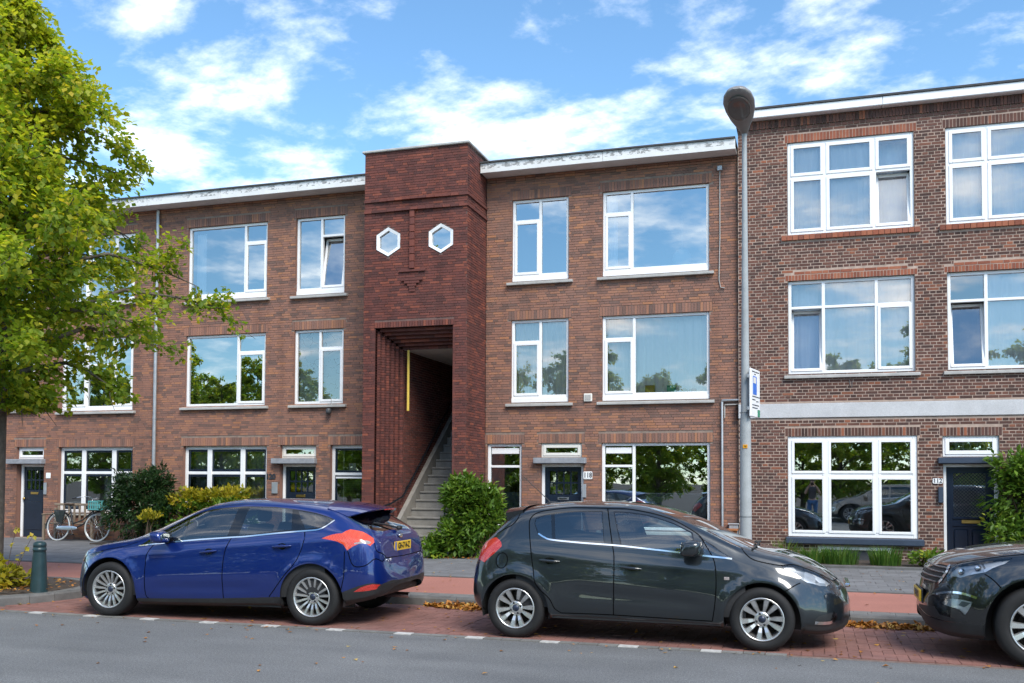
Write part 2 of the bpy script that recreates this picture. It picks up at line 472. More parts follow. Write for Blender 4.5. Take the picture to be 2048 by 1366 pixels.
def leaf_mat(name, stops, trans=0.4, rough=0.5):
    t = NT(name)
    c = t.ramp(t.attr(), stops)
    n = t.noise(t.pos(), 2.2, 2)
    c = t.mix(0.45, c, t.ramp(n, [(0.3, (0.6, 0.6, 0.6)), (0.7, (1.25, 1.25, 1.25))]), 'MULTIPLY')
    t.col(c); t.set(Roughness=rough); t.b.inputs['Specular IOR Level'].default_value = 0.35
    tl = t.n('ShaderNodeBsdfTranslucent')
    t.l(t.mix(1.0, c, (1.5, 1.6, 0.75), 'MULTIPLY'), tl.inputs[0])
    m = t.n('ShaderNodeMixShader'); m.inputs[0].default_value = trans
    t.l(t.b.outputs[0], m.inputs[1]); t.l(tl.outputs[0], m.inputs[2]); t.l(m.outputs[0], t.out.inputs['Surface'])
    return t.m
leaf_mat('leaf_linden', [(0.0, (0.085, 0.15, 0.018)), (0.3, (0.15, 0.235, 0.024)), (0.6, (0.26, 0.335, 0.032)), (0.86, (0.42, 0.43, 0.04)), (0.96, (0.56, 0.46, 0.042)), (1.0, (0.58, 0.34, 0.035))], 0.55)
leaf_mat('leaf_far', [(0.0, (0.12, 0.20, 0.03)), (0.5, (0.22, 0.32, 0.045)), (0.85, (0.40, 0.42, 0.05)), (1.0, (0.60, 0.45, 0.06))], 0.6)
leaf_mat('leaf_dark', [(0.0, (0.012, 0.035, 0.012)), (0.6, (0.026, 0.062, 0.018)), (0.92, (0.05, 0.09, 0.02)), (1.0, (0.25, 0.16, 0.02))], 0.25, 0.4)
leaf_mat('leaf_mid', [(0.0, (0.05, 0.11, 0.016)), (0.5, (0.11, 0.20, 0.024)), (0.85, (0.19, 0.28, 0.03)), (1.0, (0.40, 0.36, 0.035))], 0.3, 0.45)
leaf_mat('leaf_yellow', [(0.0, (0.10, 0.14, 0.015)), (0.4, (0.30, 0.27, 0.02)), (0.8, (0.50, 0.40, 0.03)), (1.0, (0.55, 0.30, 0.03))], 0.35)
leaf_mat('leaf_fallen', [(0.0, (0.18, 0.07, 0.02)), (0.5, (0.42, 0.17, 0.03)), (0.85, (0.55, 0.27, 0.05)), (1.0, (0.50, 0.38, 0.12))], 0.1, 0.6)
leaf_mat('grass_blade', [(0.0, (0.04, 0.10, 0.015)), (0.7, (0.085, 0.19, 0.03)), (1.0, (0.20, 0.26, 0.05))], 0.3)
plain('bark', (0.11, 0.09, 0.07), 0.9, var=0.4, vscale=14, bump=0.9)
plain('stem_brown', (0.10, 0.065, 0.04), 0.85, var=0.3)
M = MATS
# ------------------------------------------------------------------ the setting: ground, road, bay, paths
rnd = random.Random(5)
PAVE = 0.11            # top of the pavement above the road
CAMP = Vector((0, 0, EYE))

def unit_boxes(n=14, chamfer=0.0):
    out = []
    for i in range(n):
        m = MB()
        m.box(0, 1, 0, 1, 0, 1, c=(i + 0.5) / n, skip='')
        out.append(m.mesh('piece'))
    return out
UB = unit_boxes()
UBM = {}
def unit_mesh(mat, r_):
    k = (mat.name, int(min(0.999, max(0, r_)) * len(UB)))
    if k not in UBM:
        me = UB[k[1]].copy(); me.materials.clear(); me.materials.append(mat); UBM[k] = me
    return UBM[k]

def pieces(name, boxes, mat, parent, limit=300, rest=None, skip='', score=None, visible=None):
    """boxes: (x0,x1,y0,y1,z0,z1,rnd). The ones that show largest become objects, the rest one mesh."""
    def sc(b):
        c = Vector(((b[0] + b[1]) / 2, (b[2] + b[3]) / 2, (b[4] + b[5]) / 2)); d = (c - CAMP)
        f = d.dot(fw)
        if f < 1: return 0
        px = d.dot(rt) / f * 956.6 + 512; py = 447 - d.dot(up) / f * 956.6
        if not (-10 < px < 1034 and -10 < py < 693): return 0
        if visible and not visible(c): return 0
        if skip == 'h': a = (b[1] - b[0]) * (b[3] - b[2]) * abs(d.z) / d.length
        else: a = (b[1] - b[0]) * (b[5] - b[4])
        return a / d.length_squared
    order = sorted(range(len(boxes)), key=lambda i: -sc(boxes[i]))
    single = [i for i in order[:limit] if sc(boxes[i]) > 0]
    ss = set(single)
    for i in single:
        b = boxes[i]
        o = bpy.data.objects.new(name, unit_mesh(mat if not isinstance(mat, dict) else mat[b[7]], b[6]))
        COL.objects.link(o); o.parent = parent
        o.location = (b[0], b[2], b[4]); o.scale = (b[1] - b[0], b[3] - b[2], b[5] - b[4])
    groups = {}
    for i, b in enumerate(boxes):
        if i in ss: continue
        groups.setdefault(b[7] if isinstance(mat, dict) else 0, []).append(b)
    for k, bl in groups.items():
        m = MB()
        for b in bl: m.box(b[0], b[1], b[2], b[3], b[4], b[5], c=max(0.001, b[6]), skip={'h': 'b', 'w': 'k'}.get(skip, ''))
        o = m.build(rest or (name + 's'), mat[k] if isinstance(mat, dict) else mat, parent); o['kind'] = 'stuff'

def sheet(name, x0, x1, y0, y1, z, mat, kind='structure', parent=None):
    m = MB(); m.add([(x0, y0, z), (x1, y0, z), (x1, y1, z), (x0, y1, z)], [(0, 1, 2, 3)])
    o = m.build(name, M[mat], parent)
    if kind: o['kind'] = kind
    return o

concrete('bounce_paving', (0.42, 0.40, 0.37), 4)
sheet('ground', -900, 900, -900, 900, -0.03, 'soil')
sheet('road', -120, 120, -3.4, 9.25, 0.0, 'asphalt')

# parking bay of red clay pavers
bay = sheet('parking_bay', -120, 120, 9.25, 11.5, -0.008, 'joint_sand')
bx = []
W_ = 0.105
ix0, ix1 = int(-9.6 / W_) - 2, int(6.5 / W_) + 2
for ix in range(ix0, ix1):
    for iy in range(-2, int(2.12 / W_) + 2):
        k = (ix - iy) % 4
        x, y = ix * W_, 9.375 + iy * W_
        if k == 0: r4 = [x, x + 2 * W_, y, y + W_]
        elif k == 3: r4 = [x, x + W_, y, y + 2 * W_]
        else: continue
        r4[2] = max(r4[2], 9.375); r4[3] = min(r4[3], 11.5)
        if r4[3] - r4[2] < 0.02: continue
        g = 0.0025; h = rnd.uniform(-0.002, 0.002)
        bx.append((r4[0] + g, r4[1] - g, r4[2] + g, r4[3] - g, -0.03, 0.004 + h, rnd.random()))
def under_cars(c):
    return not (c.y > 9.6 and (-8.6 < c.x < -4.6 or -3.3 < c.x < 0.2 or c.x > 1.5))
pieces('paver', bx, M['paver_red'], bay, 300, 'pavers', 'h', visible=under_cars)
# edge row: grey bricks, every fourth one white
bx = []
n = 0
for i in range(-60, 40):
    x = -8.17 + i * 0.1985
    white = (i % 4 == 0)
    bx.append((x + 0.004, x + 0.1945, 9.26, 9.368, -0.03, 0.0075 + rnd.uniform(-0.002, 0.002), rnd.random(), 'w' if white else 'g'))
pieces('edge_brick', bx, {'w': M['road_white'], 'g': M['paver_grey']}, bay, 100, 'edge_bricks', 'h')

# kerb stones (a polyline each stone follows), with the bulge round the tree pit
kerb_path = [(-16.0, 9.3), (-11.2, 9.3), (-10.5, 9.33), (-10.1, 9.42), (-9.78, 9.62), (-9.60, 9.94), (-9.49, 10.25), (-9.43, 10.68), (-9.40, 11.1), (-9.36, 11.42), (-9.1, 11.5), (8.0, 11.5)]
kerb = empty('kerb', (0, 0, 0)); kerb['kind'] = 'structure'
def kerb_stone(a, b, side=1):
    a = Vector((a[0], a[1], 0)); b = Vector((b[0], b[1], 0)); d = (b - a).normalized(); nrm = Vector((-d.y, d.x, 0))
    a = a + d * 0.004; b = b - d * 0.004
    w = 0.12
    prof = [(0, -0.05), (0.012, PAVE - 0.02), (0.03, PAVE + 0.003), (w, PAVE + 0.005), (w, -0.05)]
    v = [tuple(p + nrm * o + Vector((0, 0, z))) for p in (a, b) for o, z in prof]
    k = len(prof)
    f = [tuple(range(k)), tuple(reversed(range(k, 2 * k)))] + [(i, i + k, i + 1 + k, i + 1) for i in range(k - 1)]
    m = MB(); m.add(v, f, c=rnd.uniform(0.25, 0.75))
    return fix_normals(m.build('kerb_stone', M['kerb_stone'], kerb))
for i in range(len(kerb_path) - 1):
    a, b = Vector(kerb_path[i]), Vector(kerb_path[i + 1]); L = (b - a).length; k = max(1, round(L / 0.95))
    for j in range(k):
        kerb_stone(a.lerp(b, j / k), a.lerp(b, (j + 1) / k))
# planted island at the left, level with the pavement
m = MB()
isl = [(-16, 9.41)] + [(-11.2, 9.41), (-10.47, 9.44), (-10.16, 9.52), (-9.89, 9.70), (-9.72, 9.98), (-9.61, 10.28), (-9.55, 10.69), (-9.52, 11.1), (-9.46, 11.5), (-9.3, 11.62)]
m.add([(x, y, PAVE) for x, y in isl] + [(-16, 11.62, PAVE)], [tuple(range(len(isl) + 1))])
m.build('island_paving', M['paver_grey'])['kind'] = 'structure'
bed = MB(); bed.lathe([(1.25, 0.0), (1.1, 0.03), (0.6, 0.05), (0.0, 0.06)], 20, org=(-10.95, 10.55, PAVE + 0.002)); bed.build('tree_bed', M['soil'])['kind'] = 'structure'

# strip of grey tiles behind the kerb, red cycle path, grey pavement
pv = sheet('pavement', -120, 120, 11.62, 19.6, PAVE - 0.012, 'joint_sand')
bx = []
for i in range(-54, 28):
    x = i * 0.3
    bx.append((x + 0.003, x + 0.297, 11.625, 11.845, 0.02, PAVE + rnd.uniform(-0.002, 0.003), rnd.random()))
for i in range(-80, 40):
    x = i * 0.2 + 0.05
    bx.append((x + 0.003, x + 0.197, 11.85, 11.955, 0.02, PAVE + rnd.uniform(-0.002, 0.003), rnd.random()))
pieces('paving_tile', bx, M['paver_grey'], pv, 150, 'paving_tiles', 'h')
m = MB(); m.box(-40, 30, 11.96, 13.97, -0.02, PAVE + 0.001); m.build('cycle_path', M['red_asphalt'])['kind'] = 'structure'
m = MB(); m.box(-40, 30, 13.972, 14.06, -0.02, PAVE + 0.012); m.build('path_edging', M['kerb_stone'])['kind'] = 'structure'
bx = []
for j in range(13):
    y0 = 14.065 + j * 0.3
    for i in range(-66, 24):
        x = i * 0.3 + (0.15 if j % 2 else 0)
        bx.append((x + 0.0025, x + 0.2975, y0 + 0.0025, y0 + 0.2975, 0.0, PAVE + rnd.uniform(-0.002, 0.003), rnd.random()))
pieces('pavement_tile', bx, M['tile_grey'], pv, 300, 'pavement_tiles', 'h', visible=lambda c: not (c.x > -8.2 and c.x < -5.6 and c.y < 16.5))
sheet('forecourt', -40, 30, 17.97, 19.6, PAVE - 0.002, 'tile_grey')
# far side of the street, behind the camera, kept pale to bounce light back
m = MB(); m.box(-120, 120, -6.4, -3.4, -0.05, PAVE); m.build('far_pavement', M['bounce_paving'])['kind'] = 'structure'
m = MB(); m.box(-120, 120, -14, -6.41, -0.05, 0.08); m.build('verge', M['bounce_paving'])['kind'] = 'structure'
# ------------------------------------------------------------------ houses
hr = random.Random(11)
def free_spans(x0, x1, z0, z1, holes):
    sp = [(x0, x1)]
    for h in holes:
        if h[2] < z1 - 0.006 and h[3] > z0 + 0.006:
            nsp = []
            for a, b in sp:
                if h[1] <= a or h[0] >= b: nsp.append((a, b)); continue
                if h[0] > a: nsp.append((a, h[0]))
                if h[1] < b: nsp.append((h[1], b))
            sp = nsp
    return sp

def brick_boxes(x0, x1, z0, z1, yf, holes, course, bond, key, joint=0.009, depth=0.035):
    out = []; n = int(math.ceil((z1 - z0) / course))
    for r_ in range(n):
        a, b = z0 + r_ * course, min(z1, z0 + (r_ + 1) * course)
        if b - a < 0.02: continue
        for s0, s1 in free_spans(x0, x1, a, b, holes):
            if s1 - s0 < 0.015: continue
            if bond == 'cross':
                L = 0.22 if r_ % 2 == 0 else 0.11
                off = (0.055 if r_ % 2 else (0.11 if r_ % 4 == 2 else 0.0))
                k = math.floor((s0 - off) / L); x = off + k * L
                seq = lambda: L
            else:
                k = math.floor(s0 / 0.22); x = k * 0.22 + (r_ * 0.073) % 0.22 - 0.22
                seq = lambda: 0.22 if hr.random() < 0.72 else 0.11
            while x < s1:
                L_ = seq(); p, q = max(x, s0), min(x + L_, s1); x += L_
                if q - p < 0.03: continue
                g = joint / 2
                out.append((p + g, q - g, yf + hr.uniform(-0.003, 0.003), yf + depth, a + g, b - g, hr.random(), key))
    return out

def soldier_boxes(x0, x1, z0, z1, yf, key, w=0.062, joint=0.010, depth=0.04, proud=0.0):
    n = max(1, round((x1 - x0) / w)); w = (x1 - x0) / n; g = joint / 2
    return [(x0 + i * w + g, x0 + (i + 1) * w - g, yf - proud + hr.uniform(-0.002, 0.002), yf + depth, z0 + g, z1 - g, hr.random(), key) for i in range(n)]

def wall_core(house, x0, x1, z0, z1, yf, holes, mat, reveal=0.10, rmat=None, name='wall', reveals=None):
    """mortar sheet with holes, plus the reveals round each hole"""
    xs = sorted({x0, x1, *[max(x0, min(x1, v)) for h in holes for v in h[:2]]})
    zs = sorted({z0, z1, *[max(z0, min(z1, v)) for h in holes for v in h[2:4]]})
    m = MB()
    for i in range(len(xs) - 1):
        for j in range(len(zs) - 1):
            cx, cz = (xs[i] + xs[i + 1]) / 2, (zs[j] + zs[j + 1]) / 2
            if any(h[0] < cx < h[1] and h[2] < cz < h[3] for h in holes): continue
            m.add([(xs[i], yf, zs[j]), (xs[i + 1], yf, zs[j]), (xs[i + 1], yf, zs[j + 1]), (xs[i], yf, zs[j + 1])], [(0, 1, 2, 3)])
    o = m.build(name, mat, house)
    m = MB()
    for h in (holes if reveals is None else reveals):
        a, b, c, d = h[:4]; y = yf - 0.008; e = yf + reveal + 0.1
        m.add([(a, y, c), (a, e, c), (a, e, d), (a, y, d)], [(0, 1, 2, 3)], c=0.3)
        m.add([(b, y, c), (b, y, d), (b, e, d), (b, e, c)], [(0, 1, 2, 3)], c=0.3)
        m.add([(a, y, d), (a, e, d), (b, e, d), (b, y, d)], [(0, 1, 2, 3)], c=0.3)
        m.add([(a, y, c), (b, y, c), (b, e, c), (a, e, c)], [(0, 1, 2, 3)], c=0.3)
    if holes: m.build('reveal', rmat or mat, house)
    return o

def curtain(win, x0, x1, z0, z1, y, mat, folds=9.0, amp=0.018, name='curtain'):
    n = max(6, int((x1 - x0) / 0.015)); v = []; ph = hr.uniform(0, 6)
    for i in range(n + 1):
        x = x0 + (x1 - x0) * i / n
        d = amp * (math.sin(x * folds * 5.3 + ph) + 0.5 * math.sin(x * folds * 11.7 + 2 * ph))
        v += [(x, y + d, z0), (x, y + d * 0.8, z1)]
    m = MB(); m.add(v, [(2 * i, 2 * i + 2, 2 * i + 3, 2 * i + 1) for i in range(n)], True)
    return m.build(name, M[mat], win)

def bars(m, x0, x1, z0, z1, w, y0, y1, b=0.006):
    """four bars of a frame, butted"""
    m.bevbox(x0, x0 + w, y0, y1, z0, z1, b); m.bevbox(x1 - w, x1, y0, y1, z0, z1, b)
    m.bevbox(x0 + w, x1 - w, y0 + 0.001, y1, z1 - w, z1, b); m.bevbox(x0 + w, x1 - w, y0 + 0.001, y1, z0, z0 + w, b)

def window(house, x0, x1, z0, z1, yf, cells, mull, trans, fmat='white_paint', smat=None, sill=None, fw_=0.06, glass='window_glass', rec=0.055, label=None, sashw=0.045, bottom=0.0):
    """cells: (col0,col1,row0,row1,kind); mull/trans are x and z positions of inner bars"""
    w = empty('window', ((x0 + x1) / 2, yf, z0), house)
    w.location = (0, 0, 0)
    if label: w['label'] = label
    y0, y1 = yf + rec, yf + rec + 0.08
    m = MB(); bars(m, x0, x1, z0, z1, fw_, y0, y1)
    xs = [x0 + fw_ / 2] + mull + [x1 - fw_ / 2]; zs = [z0 + fw_ / 2] + trans + [z1 - fw_ / 2]
    if bottom:
        m.bevbox(x0, x1, y0 - 0.02, y1, z0 - bottom, z0 - 0.002, 0.006)
    h = fw_ / 2
    sash = MB(); panes = []; ns = 0
    # inner bars only where a cell edge needs them
    vb = {}; hb = {}
    for (a, b, c, d, kind) in cells:
        if b < len(xs) - 1: vb.setdefault(b, []).append((zs[c], zs[d]))
        if d < len(zs) - 1: hb.setdefault(d, []).append((xs[a], xs[b]))
    for i, sp in vb.items():
        lo, hi = min(s[0] for s in sp), max(s[1] for s in sp)
        m.bevbox(xs[i] - h, xs[i] + h, y0 + 0.002, y1, lo + h, hi - h, 0.006)
    for j, sp in hb.items():
        for lo, hi in sp:
            m.bevbox(lo + h, hi - h, y0 + 0.003, y1, zs[j] - h * 0.85, zs[j] + h * 0.85, 0.006)
    m.build('frame', M[fmat], w)
    for (a, b, c, d, kind) in cells:
        p0, p1, q0, q1 = xs[a] + h, xs[b] - h, zs[c] + h, zs[d] - h
        if kind == 'fixed':
            g = MB(); g.add([(p0, y0 + 0.045, q0), (p1, y0 + 0.045, q0), (p1, y0 + 0.045, q1), (p0, y0 + 0.045, q1)], [(0, 1, 2, 3)])
            g.build('pane', M[glass], w)
        elif kind in ('sash', 'tilt', 'out'):
            s = MB(); bars(s, p0 - 0.012, p1 + 0.012, q0 - 0.012, q1 + 0.012, sashw + 0.012, y0 - 0.014, y0 + 0.04)
            so = s.build('sash', M[smat or fmat], w)
            g = MB(); k = sashw; yy = y0 + 0.012
            g.add([(p0 + k, yy, q0 + k), (p1 - k, yy, q0 + k), (p1 - k, yy, q1 - k), (p0 + k, yy, q1 - k)], [(0, 1, 2, 3)])
            go = g.build('pane', M[glass], w)
            if kind == 'tilt':      # bottom hung, leaning into the room
                for o in (so, go):
                    o.location = (0, 0, 0)
                    T = Matrix.Translation((0, y0 + 0.02, q0)) @ Matrix.Rotation(-0.17, 4, 'X') @ Matrix.Translation((0, -y0 - 0.02, -q0))
                    o.matrix_local = T
            if kind == 'out':
                for o in (so, go):
                    o.matrix_local = Matrix.Translation((0, y0 + 0.02, q0)) @ Matrix.Rotation(-0.06, 4, 'X') @ Matrix.Translation((0, -y0 - 0.02, -q0))
        elif kind == 'blacksash':
            s = MB(); bars(s, p0 - 0.004, p1 + 0.004, q0 - 0.004, q1 + 0.004, sashw, y0 + 0.012, y0 + 0.05)
            s.build('sash', M[smat], w)
            g = MB(); k = sashw - 0.006; yy = y0 + 0.03
            g.add([(p0 + k, yy, q0 + k), (p1 - k, yy, q0 + k), (p1 - k, yy, q1 - k), (p0 + k, yy, q1 - k)], [(0, 1, 2, 3)])
            g.build('pane', M[glass], w)
    if sill:
        e, t, dp, mt = sill      # overhang each side, thickness, projection, material
        s = MB(); zt = z0 - bottom - 0.003
        v = [(x0 - e, yf - dp, zt - t), (x1 + e, yf - dp, zt - t), (x1 + e, y1, zt - t), (x0 - e, y1, zt - t), (x0 - e, yf - dp, zt - t * 0.35), (x1 + e, yf - dp, zt - t * 0.35), (x1 + e, y1, zt), (x0 - e, y1, zt)]
        s.add(v, [(0, 3, 2, 1), (4, 5, 6, 7), (0, 1, 5, 4), (1, 2, 6, 5), (2, 3, 7, 6), (3, 0, 4, 7)])
        bevel_mod(s.build('sill', M[mt], w), 0.008)
    return w

def room(house, x0, x1, zs, yf, depth=4.5):
    for i in range(len(zs) - 1):
        m = MB(); m.box(x0 + 0.12, x1 - 0.12, yf + 0.32, yf + depth, zs[i] + 0.02, zs[i + 1] - 0.18)
        me = m.build('room', M['room_wall'], house)
        bm = bmesh.new(); bm.from_mesh(me.data)
        # open towards the street
        bmesh.ops.delete(bm, geom=[f for f in bm.faces if abs(f.normal.y + 1) < 0.01], context='FACES')
        bmesh.ops.reverse_faces(bm, faces=bm.faces[:]); bm.to_mesh(me.data); bm.free()
        bk = MB(); y = yf + 0.22
        # jamb strip closing the gap between room and facade
        bk.add([(x0 + 0.12, yf + 0.32, zs[i] + 0.02), (x1 - 0.12, yf + 0.32, zs[i] + 0.02), (x1 - 0.12, yf + 0.15, zs[i] + 0.02), (x0 + 0.12, yf + 0.15, zs[i] + 0.02)], [(0, 1, 2, 3)])
        bk.build('floor', M['room_floor'], house)
        # inner leaf at both ends and above keeps light from leaking in
    m = MB()
    m.box(x0 + 0.02, x0 + 0.11, yf + 0.2, yf + depth, zs[0], zs[-1]); m.box(x1 - 0.11, x1 - 0.02, yf + 0.2, yf + depth, zs[0], zs[-1])
    m.box(x0 + 0.12, x1 - 0.12, yf + depth + 0.01, yf + depth + 0.1, zs[0], zs[-1])
    m.build('inner_wall', M['room_wall'], house)

def door8(house, x0, x1, z0, z1, yf, slot='steel', knob=1, rec=0.10):
    """dark door with two rows of four small panes, white frame"""
    d = empty('door', (0, 0, 0), house)
    y = yf + rec
    fr = MB(); w = 0.062
    fr.bevbox(x0 - w, x0, y - 0.02, y + 0.09, z0, z1 + w, 0.006); fr.bevbox(x1, x1 + w, y - 0.02, y + 0.09, z0, z1 + w, 0.006); fr.bevbox(x0, x1, y - 0.019, y + 0.09, z1, z1 + w, 0.006)
    fr.build('frame', M['white_paint'], d)
    lf = MB(); W = x1 - x0
    px0, px1 = x0 + 0.10 * W / 0.8, x1 - 0.08 * W / 0.8; pz1 = z1 - 0.09; pz0 = pz1 - 0.50
    ys, ye = y + 0.02, y + 0.06
    lf.box(x0, px0, ys, ye, z0, z1); lf.box(px1, x1, ys, ye, z0, z1); lf.box(px0, px1, ys, ye, pz1, z1); lf.box(px0, px1, ys, ye, z0, pz0)
    cw = (px1 - px0) / 4; ch = (pz1 - pz0) / 2
    for i in range(1, 4): lf.box(px0 + i * cw - 0.016, px0 + i * cw + 0.016, ys + 0.004, ye, pz0, pz1)
    for i in range(4): lf.box(px0 + i * cw + (0.016 if i else 0), px0 + (i + 1) * cw - (0.016 if i < 3 else 0), ys + 0.005, ye, pz0 + ch - 0.018, pz0 + ch + 0.018)
    lf.bevbox(px0, px1, ys - 0.012, ys + 0.004, z0 + 0.18, pz0 - 0.30, 0.01)
    lf.build('leaf', M['navy_paint'], d)
    for i in range(4):
        for j in range(2):
            g = MB(); a = px0 + i * cw + 0.016; b = px0 + (i + 1) * cw - 0.016; c = pz0 + j * ch + 0.016; e = pz0 + (j + 1) * ch - 0.016
            g.add([(a, ys + 0.02, c), (b, ys + 0.02, c), (b, ys + 0.02, e), (a, ys + 0.02, e)], [(0, 1, 2, 3)])
            g.build('pane', M['window_glass'], d)
    cm = (x0 + x1) / 2
    s = MB(); s.bevbox(cm - 0.12, cm + 0.12, ys - 0.014, ys + 0.002, pz0 - 0.115, pz0 - 0.055, 0.006); s.build('letter_slot', M[slot], d)
    s = MB(); s.box(cm - 0.085, cm + 0.085, ys - 0.018, ys - 0.014, pz0 - 0.097, pz0 - 0.073); s.build('slot_flap', M['black_paint' if slot == 'steel' else 'brass'], d)
    kx = x1 - 0.05 if knob > 0 else x0 + 0.05
    s = MB(); s.lathe([(0.012, 0), (0.012, -0.03), (0.03, -0.04), (0.034, -0.055), (0.026, -0.07), (0.0, -0.074)], 12, 'y', (kx, ys, z0 + 0.98)); s.build('knob', M['brass'], d)
    # hall behind
    s = MB(); s.box(x0 - 0.05, x1 + 0.05, y + 0.8, y + 0.82, z0, z1 + 0.1); s.build('hall_wall', M['room_wall'], d)
    st = MB(); st.bevbox(x0 - w - 0.02, x1 + w + 0.02, yf - 0.03, y + 0.05, z0 - 0.06, z0 - 0.002, 0.01); st.build('threshold', M['stair_stone'], d)
    return d

def canopy(house, x0, x1, z0, z1, yf, mat='lintel_stone', proj=0.14):
    m = MB(); m.bevbox(x0, x1, yf - proj, yf + 0.16, z0, z1, 0.01); return m.build('canopy', M[mat], house)

def house_bricks(house, bxs, mats, limit=300):
    pieces('brick', bxs, mats, house, limit, 'bricks', 'w')

YW = 19.6; YD = 19.5
ZB = 0.05; EAVE = 8.16
BM = {'b': M['brick_brown'], 'p': M['brick_plum'], 'd': M['brick_dark'], 'r': M['brick_red']}
UP = 'white_paint'

def eaves(house, x0, x1):
    m = MB(); m.box(x0, x1, YW - 0.44, YW + 0.2, 8.222, 8.25); m.build('soffit', M['fascia_paint'], house)
    n = max(1, round((x1 - x0) / 2.4)); w = (x1 - x0) / n
    for i in range(n):
        b = MB(); b.bevbox(x0 + i * w + 0.003, x0 + (i + 1) * w - 0.003, YW - 0.465, YW - 0.441, 8.205, 8.41, 0.004); b.build('fascia_board', M['fascia_paint'], house)
    m = MB(); m.box(x0, x1, YW - 0.50, YW + 6, 8.412, 8.445); m.build('roof', M['roof_felt'], house)
    # corbelled courses under the soffit
    bxs = []
    for k, (pz, pr) in enumerate(((8.164, 0.035), (8.11, 0.018))):
        x = x0
        while x < x1:
            L = 0.22; bxs.append((x + 0.004, min(x + L, x1) - 0.004, YW - pr, YW + 0.03, pz + 0.004, pz + 0.05, hr.random(), 'b')); x += L
    return bxs

# ---- right wing, number 118
h1 = thing('brick_house', 'brown brick house with number 118 between the stair tower and the dark house', 'house', (0, 0, 0))
X0, X1 = -6.755, -1.395
wins = {'2s': (-6.17, -4.91, 6.02, 7.70), '2b': (-4.175, -1.97, 6.02, 7.715), '1s': (-6.18, -4.905, 3.40, 5.085), '1b': (-4.18, -1.965, 3.40, 5.08), 'gs': (-6.71, -5.93, 0.62, 2.42), 'gb': (-4.19, -1.96, 0.62, 2.42), 'tr': (-5.50, -4.61, 2.12, 2.425), 'dr': (-5.505, -4.575, 0.17, 1.985)}
holes = []
for k, v in wins.items(): holes.append(v if k not in ('2s', '2b', '1s', '1b') else (v[0], v[1], v[2] - 0.10, v[3]))
sol = [(v[0] - 0.06, v[1] + 0.06, v[3], v[3] + 0.20) for k, v in wins.items() if k != 'dr']
wall_core(h1, X0, X1, ZB, 8.2, YW + 0.010, holes, M['mortar_brown'], 0.08, M['brick_brown'])
bxs = brick_boxes(X0, X1, ZB, 8.105, YW, holes + sol, 0.0545, 'wild', 'b')
for s in sol: bxs += soldier_boxes(*s, YW, 'b')
bxs += eaves(h1, X0 + 0.008, X1 - 0.012)
house_bricks(h1, bxs, BM)
SILL = (0.10, 0.085, 0.09, 'stone_sill')
c2 = [(0, 1, 1, 2, 'fixed'), (0, 1, 0, 1, 'sash'), (1, 2, 0, 2, 'fixed')]
def two(house, k, v, tx, tz, cells, **kw):
    return window(house, v[0], v[1], v[2], v[3], YW, cells, [tx], [tz], sill=SILL, bottom=0.10, **kw)
w = two(h1, '2s', wins['2s'], -5.55, 7.24, c2)
w = two(h1, '2b', wins['2b'], -3.56, 7.25, c2); curtain(w, -4.10, -3.90, 6.1, 7.65, YW + 0.25, 'net_curtain')
pl = MB(); pl.tube([(-2.72, 21.2, 8.0), (-2.72, 21.2, 6.75)], 0.008, 6); pl.lathe([(0.0, 0.22), (0.12, 0.20), (0.20, 0.1), (0.22, 0.0), (0.20, -0.1), (0.12, -0.2), (0.0, -0.22)], 18, org=(-2.72, 21.2, 6.55))
tag(pl.build('pendant_lamp', M['grey_curtain']), 'round pendant lamp hanging behind the large top window of number 118', 'lamp')
w = two(h1, '1s', wins['1s'], -5.54, 4.61, c2, glass='clear_glass'); curtain(w, -6.12, -4.96, 3.45, 5.05, YW + 0.18, 'pale_curtain')
w = two(h1, '1b', wins['1b'], -3.515, 4.60, c2, glass='clear_glass'); curtain(w, -4.12, -2.02, 3.45, 5.05, YW + 0.30, 'pale_curtain', 6.0)
v = wins['gs']; w = window(h1, v[0], v[1], v[2], v[3], YW, [(0, 1, 1, 2, 'fixed'), (0, 1, 0, 1, 'fixed')], [], [1.93], sill=SILL)
m = MB(); m.bevbox(v[0] + 0.08, v[1] - 0.08, YW + 0.07, YW + 0.095, 2.20, 2.325, 0.008); m.build('vent_grille', M[UP], w)
m = MB(); m.box(v[0] + 0.07, v[1] - 0.07, YW + 0.14, YW + 0.145, 0.7, 1.38); m.build('frosted_film', M['frosted'], w)
v = wins['gb']; w = window(h1, v[0], v[1], v[2], v[3], YW, [(0, 1, 1, 2, 'fixed'), (0, 1, 0, 1, 'fixed'), (1, 2, 0, 2, 'fixed')], [-3.52], [1.94], sill=SILL)
m = MB(); m.bevbox(v[0] + 0.08, -3.57, YW + 0.07, YW + 0.095, 2.20, 2.325, 0.008); m.build('vent_grille', M[UP], w)
m = MB(); m.box(v[0] + 0.09, -3.58, YW + 0.14, YW + 0.145, 0.7, 1.40); m.box(-3.46, v[1] - 0.09, YW + 0.14, YW + 0.145, 0.7, 1.37); m.build('frosted_film', M['frosted'], w)
m = MB(); m.box(v[0] + 0.09, -3.58, YW + 0.135, YW + 0.146, 1.40, 1.415); m.box(-3.46, v[1] - 0.09, YW + 0.135, YW + 0.146, 1.37, 1.385); m.build('film_edge', M[UP], w)
v = wins['tr']; window(h1, v[0], v[1], v[2], v[3], YW, [(0, 1, 0, 1, 'sash')], [], [], 'cream_paint', fw_=0.05, sashw=0.05, rec=0.04)
door8(h1, -5.44, -4.64, 0.17, 1.925, YW, 'steel')
canopy(h1, -5.64, -4.51, 1.992, 2.112, YW)
room(h1, X0, X1, [0.12, 2.75, 5.42, 8.1], YW)
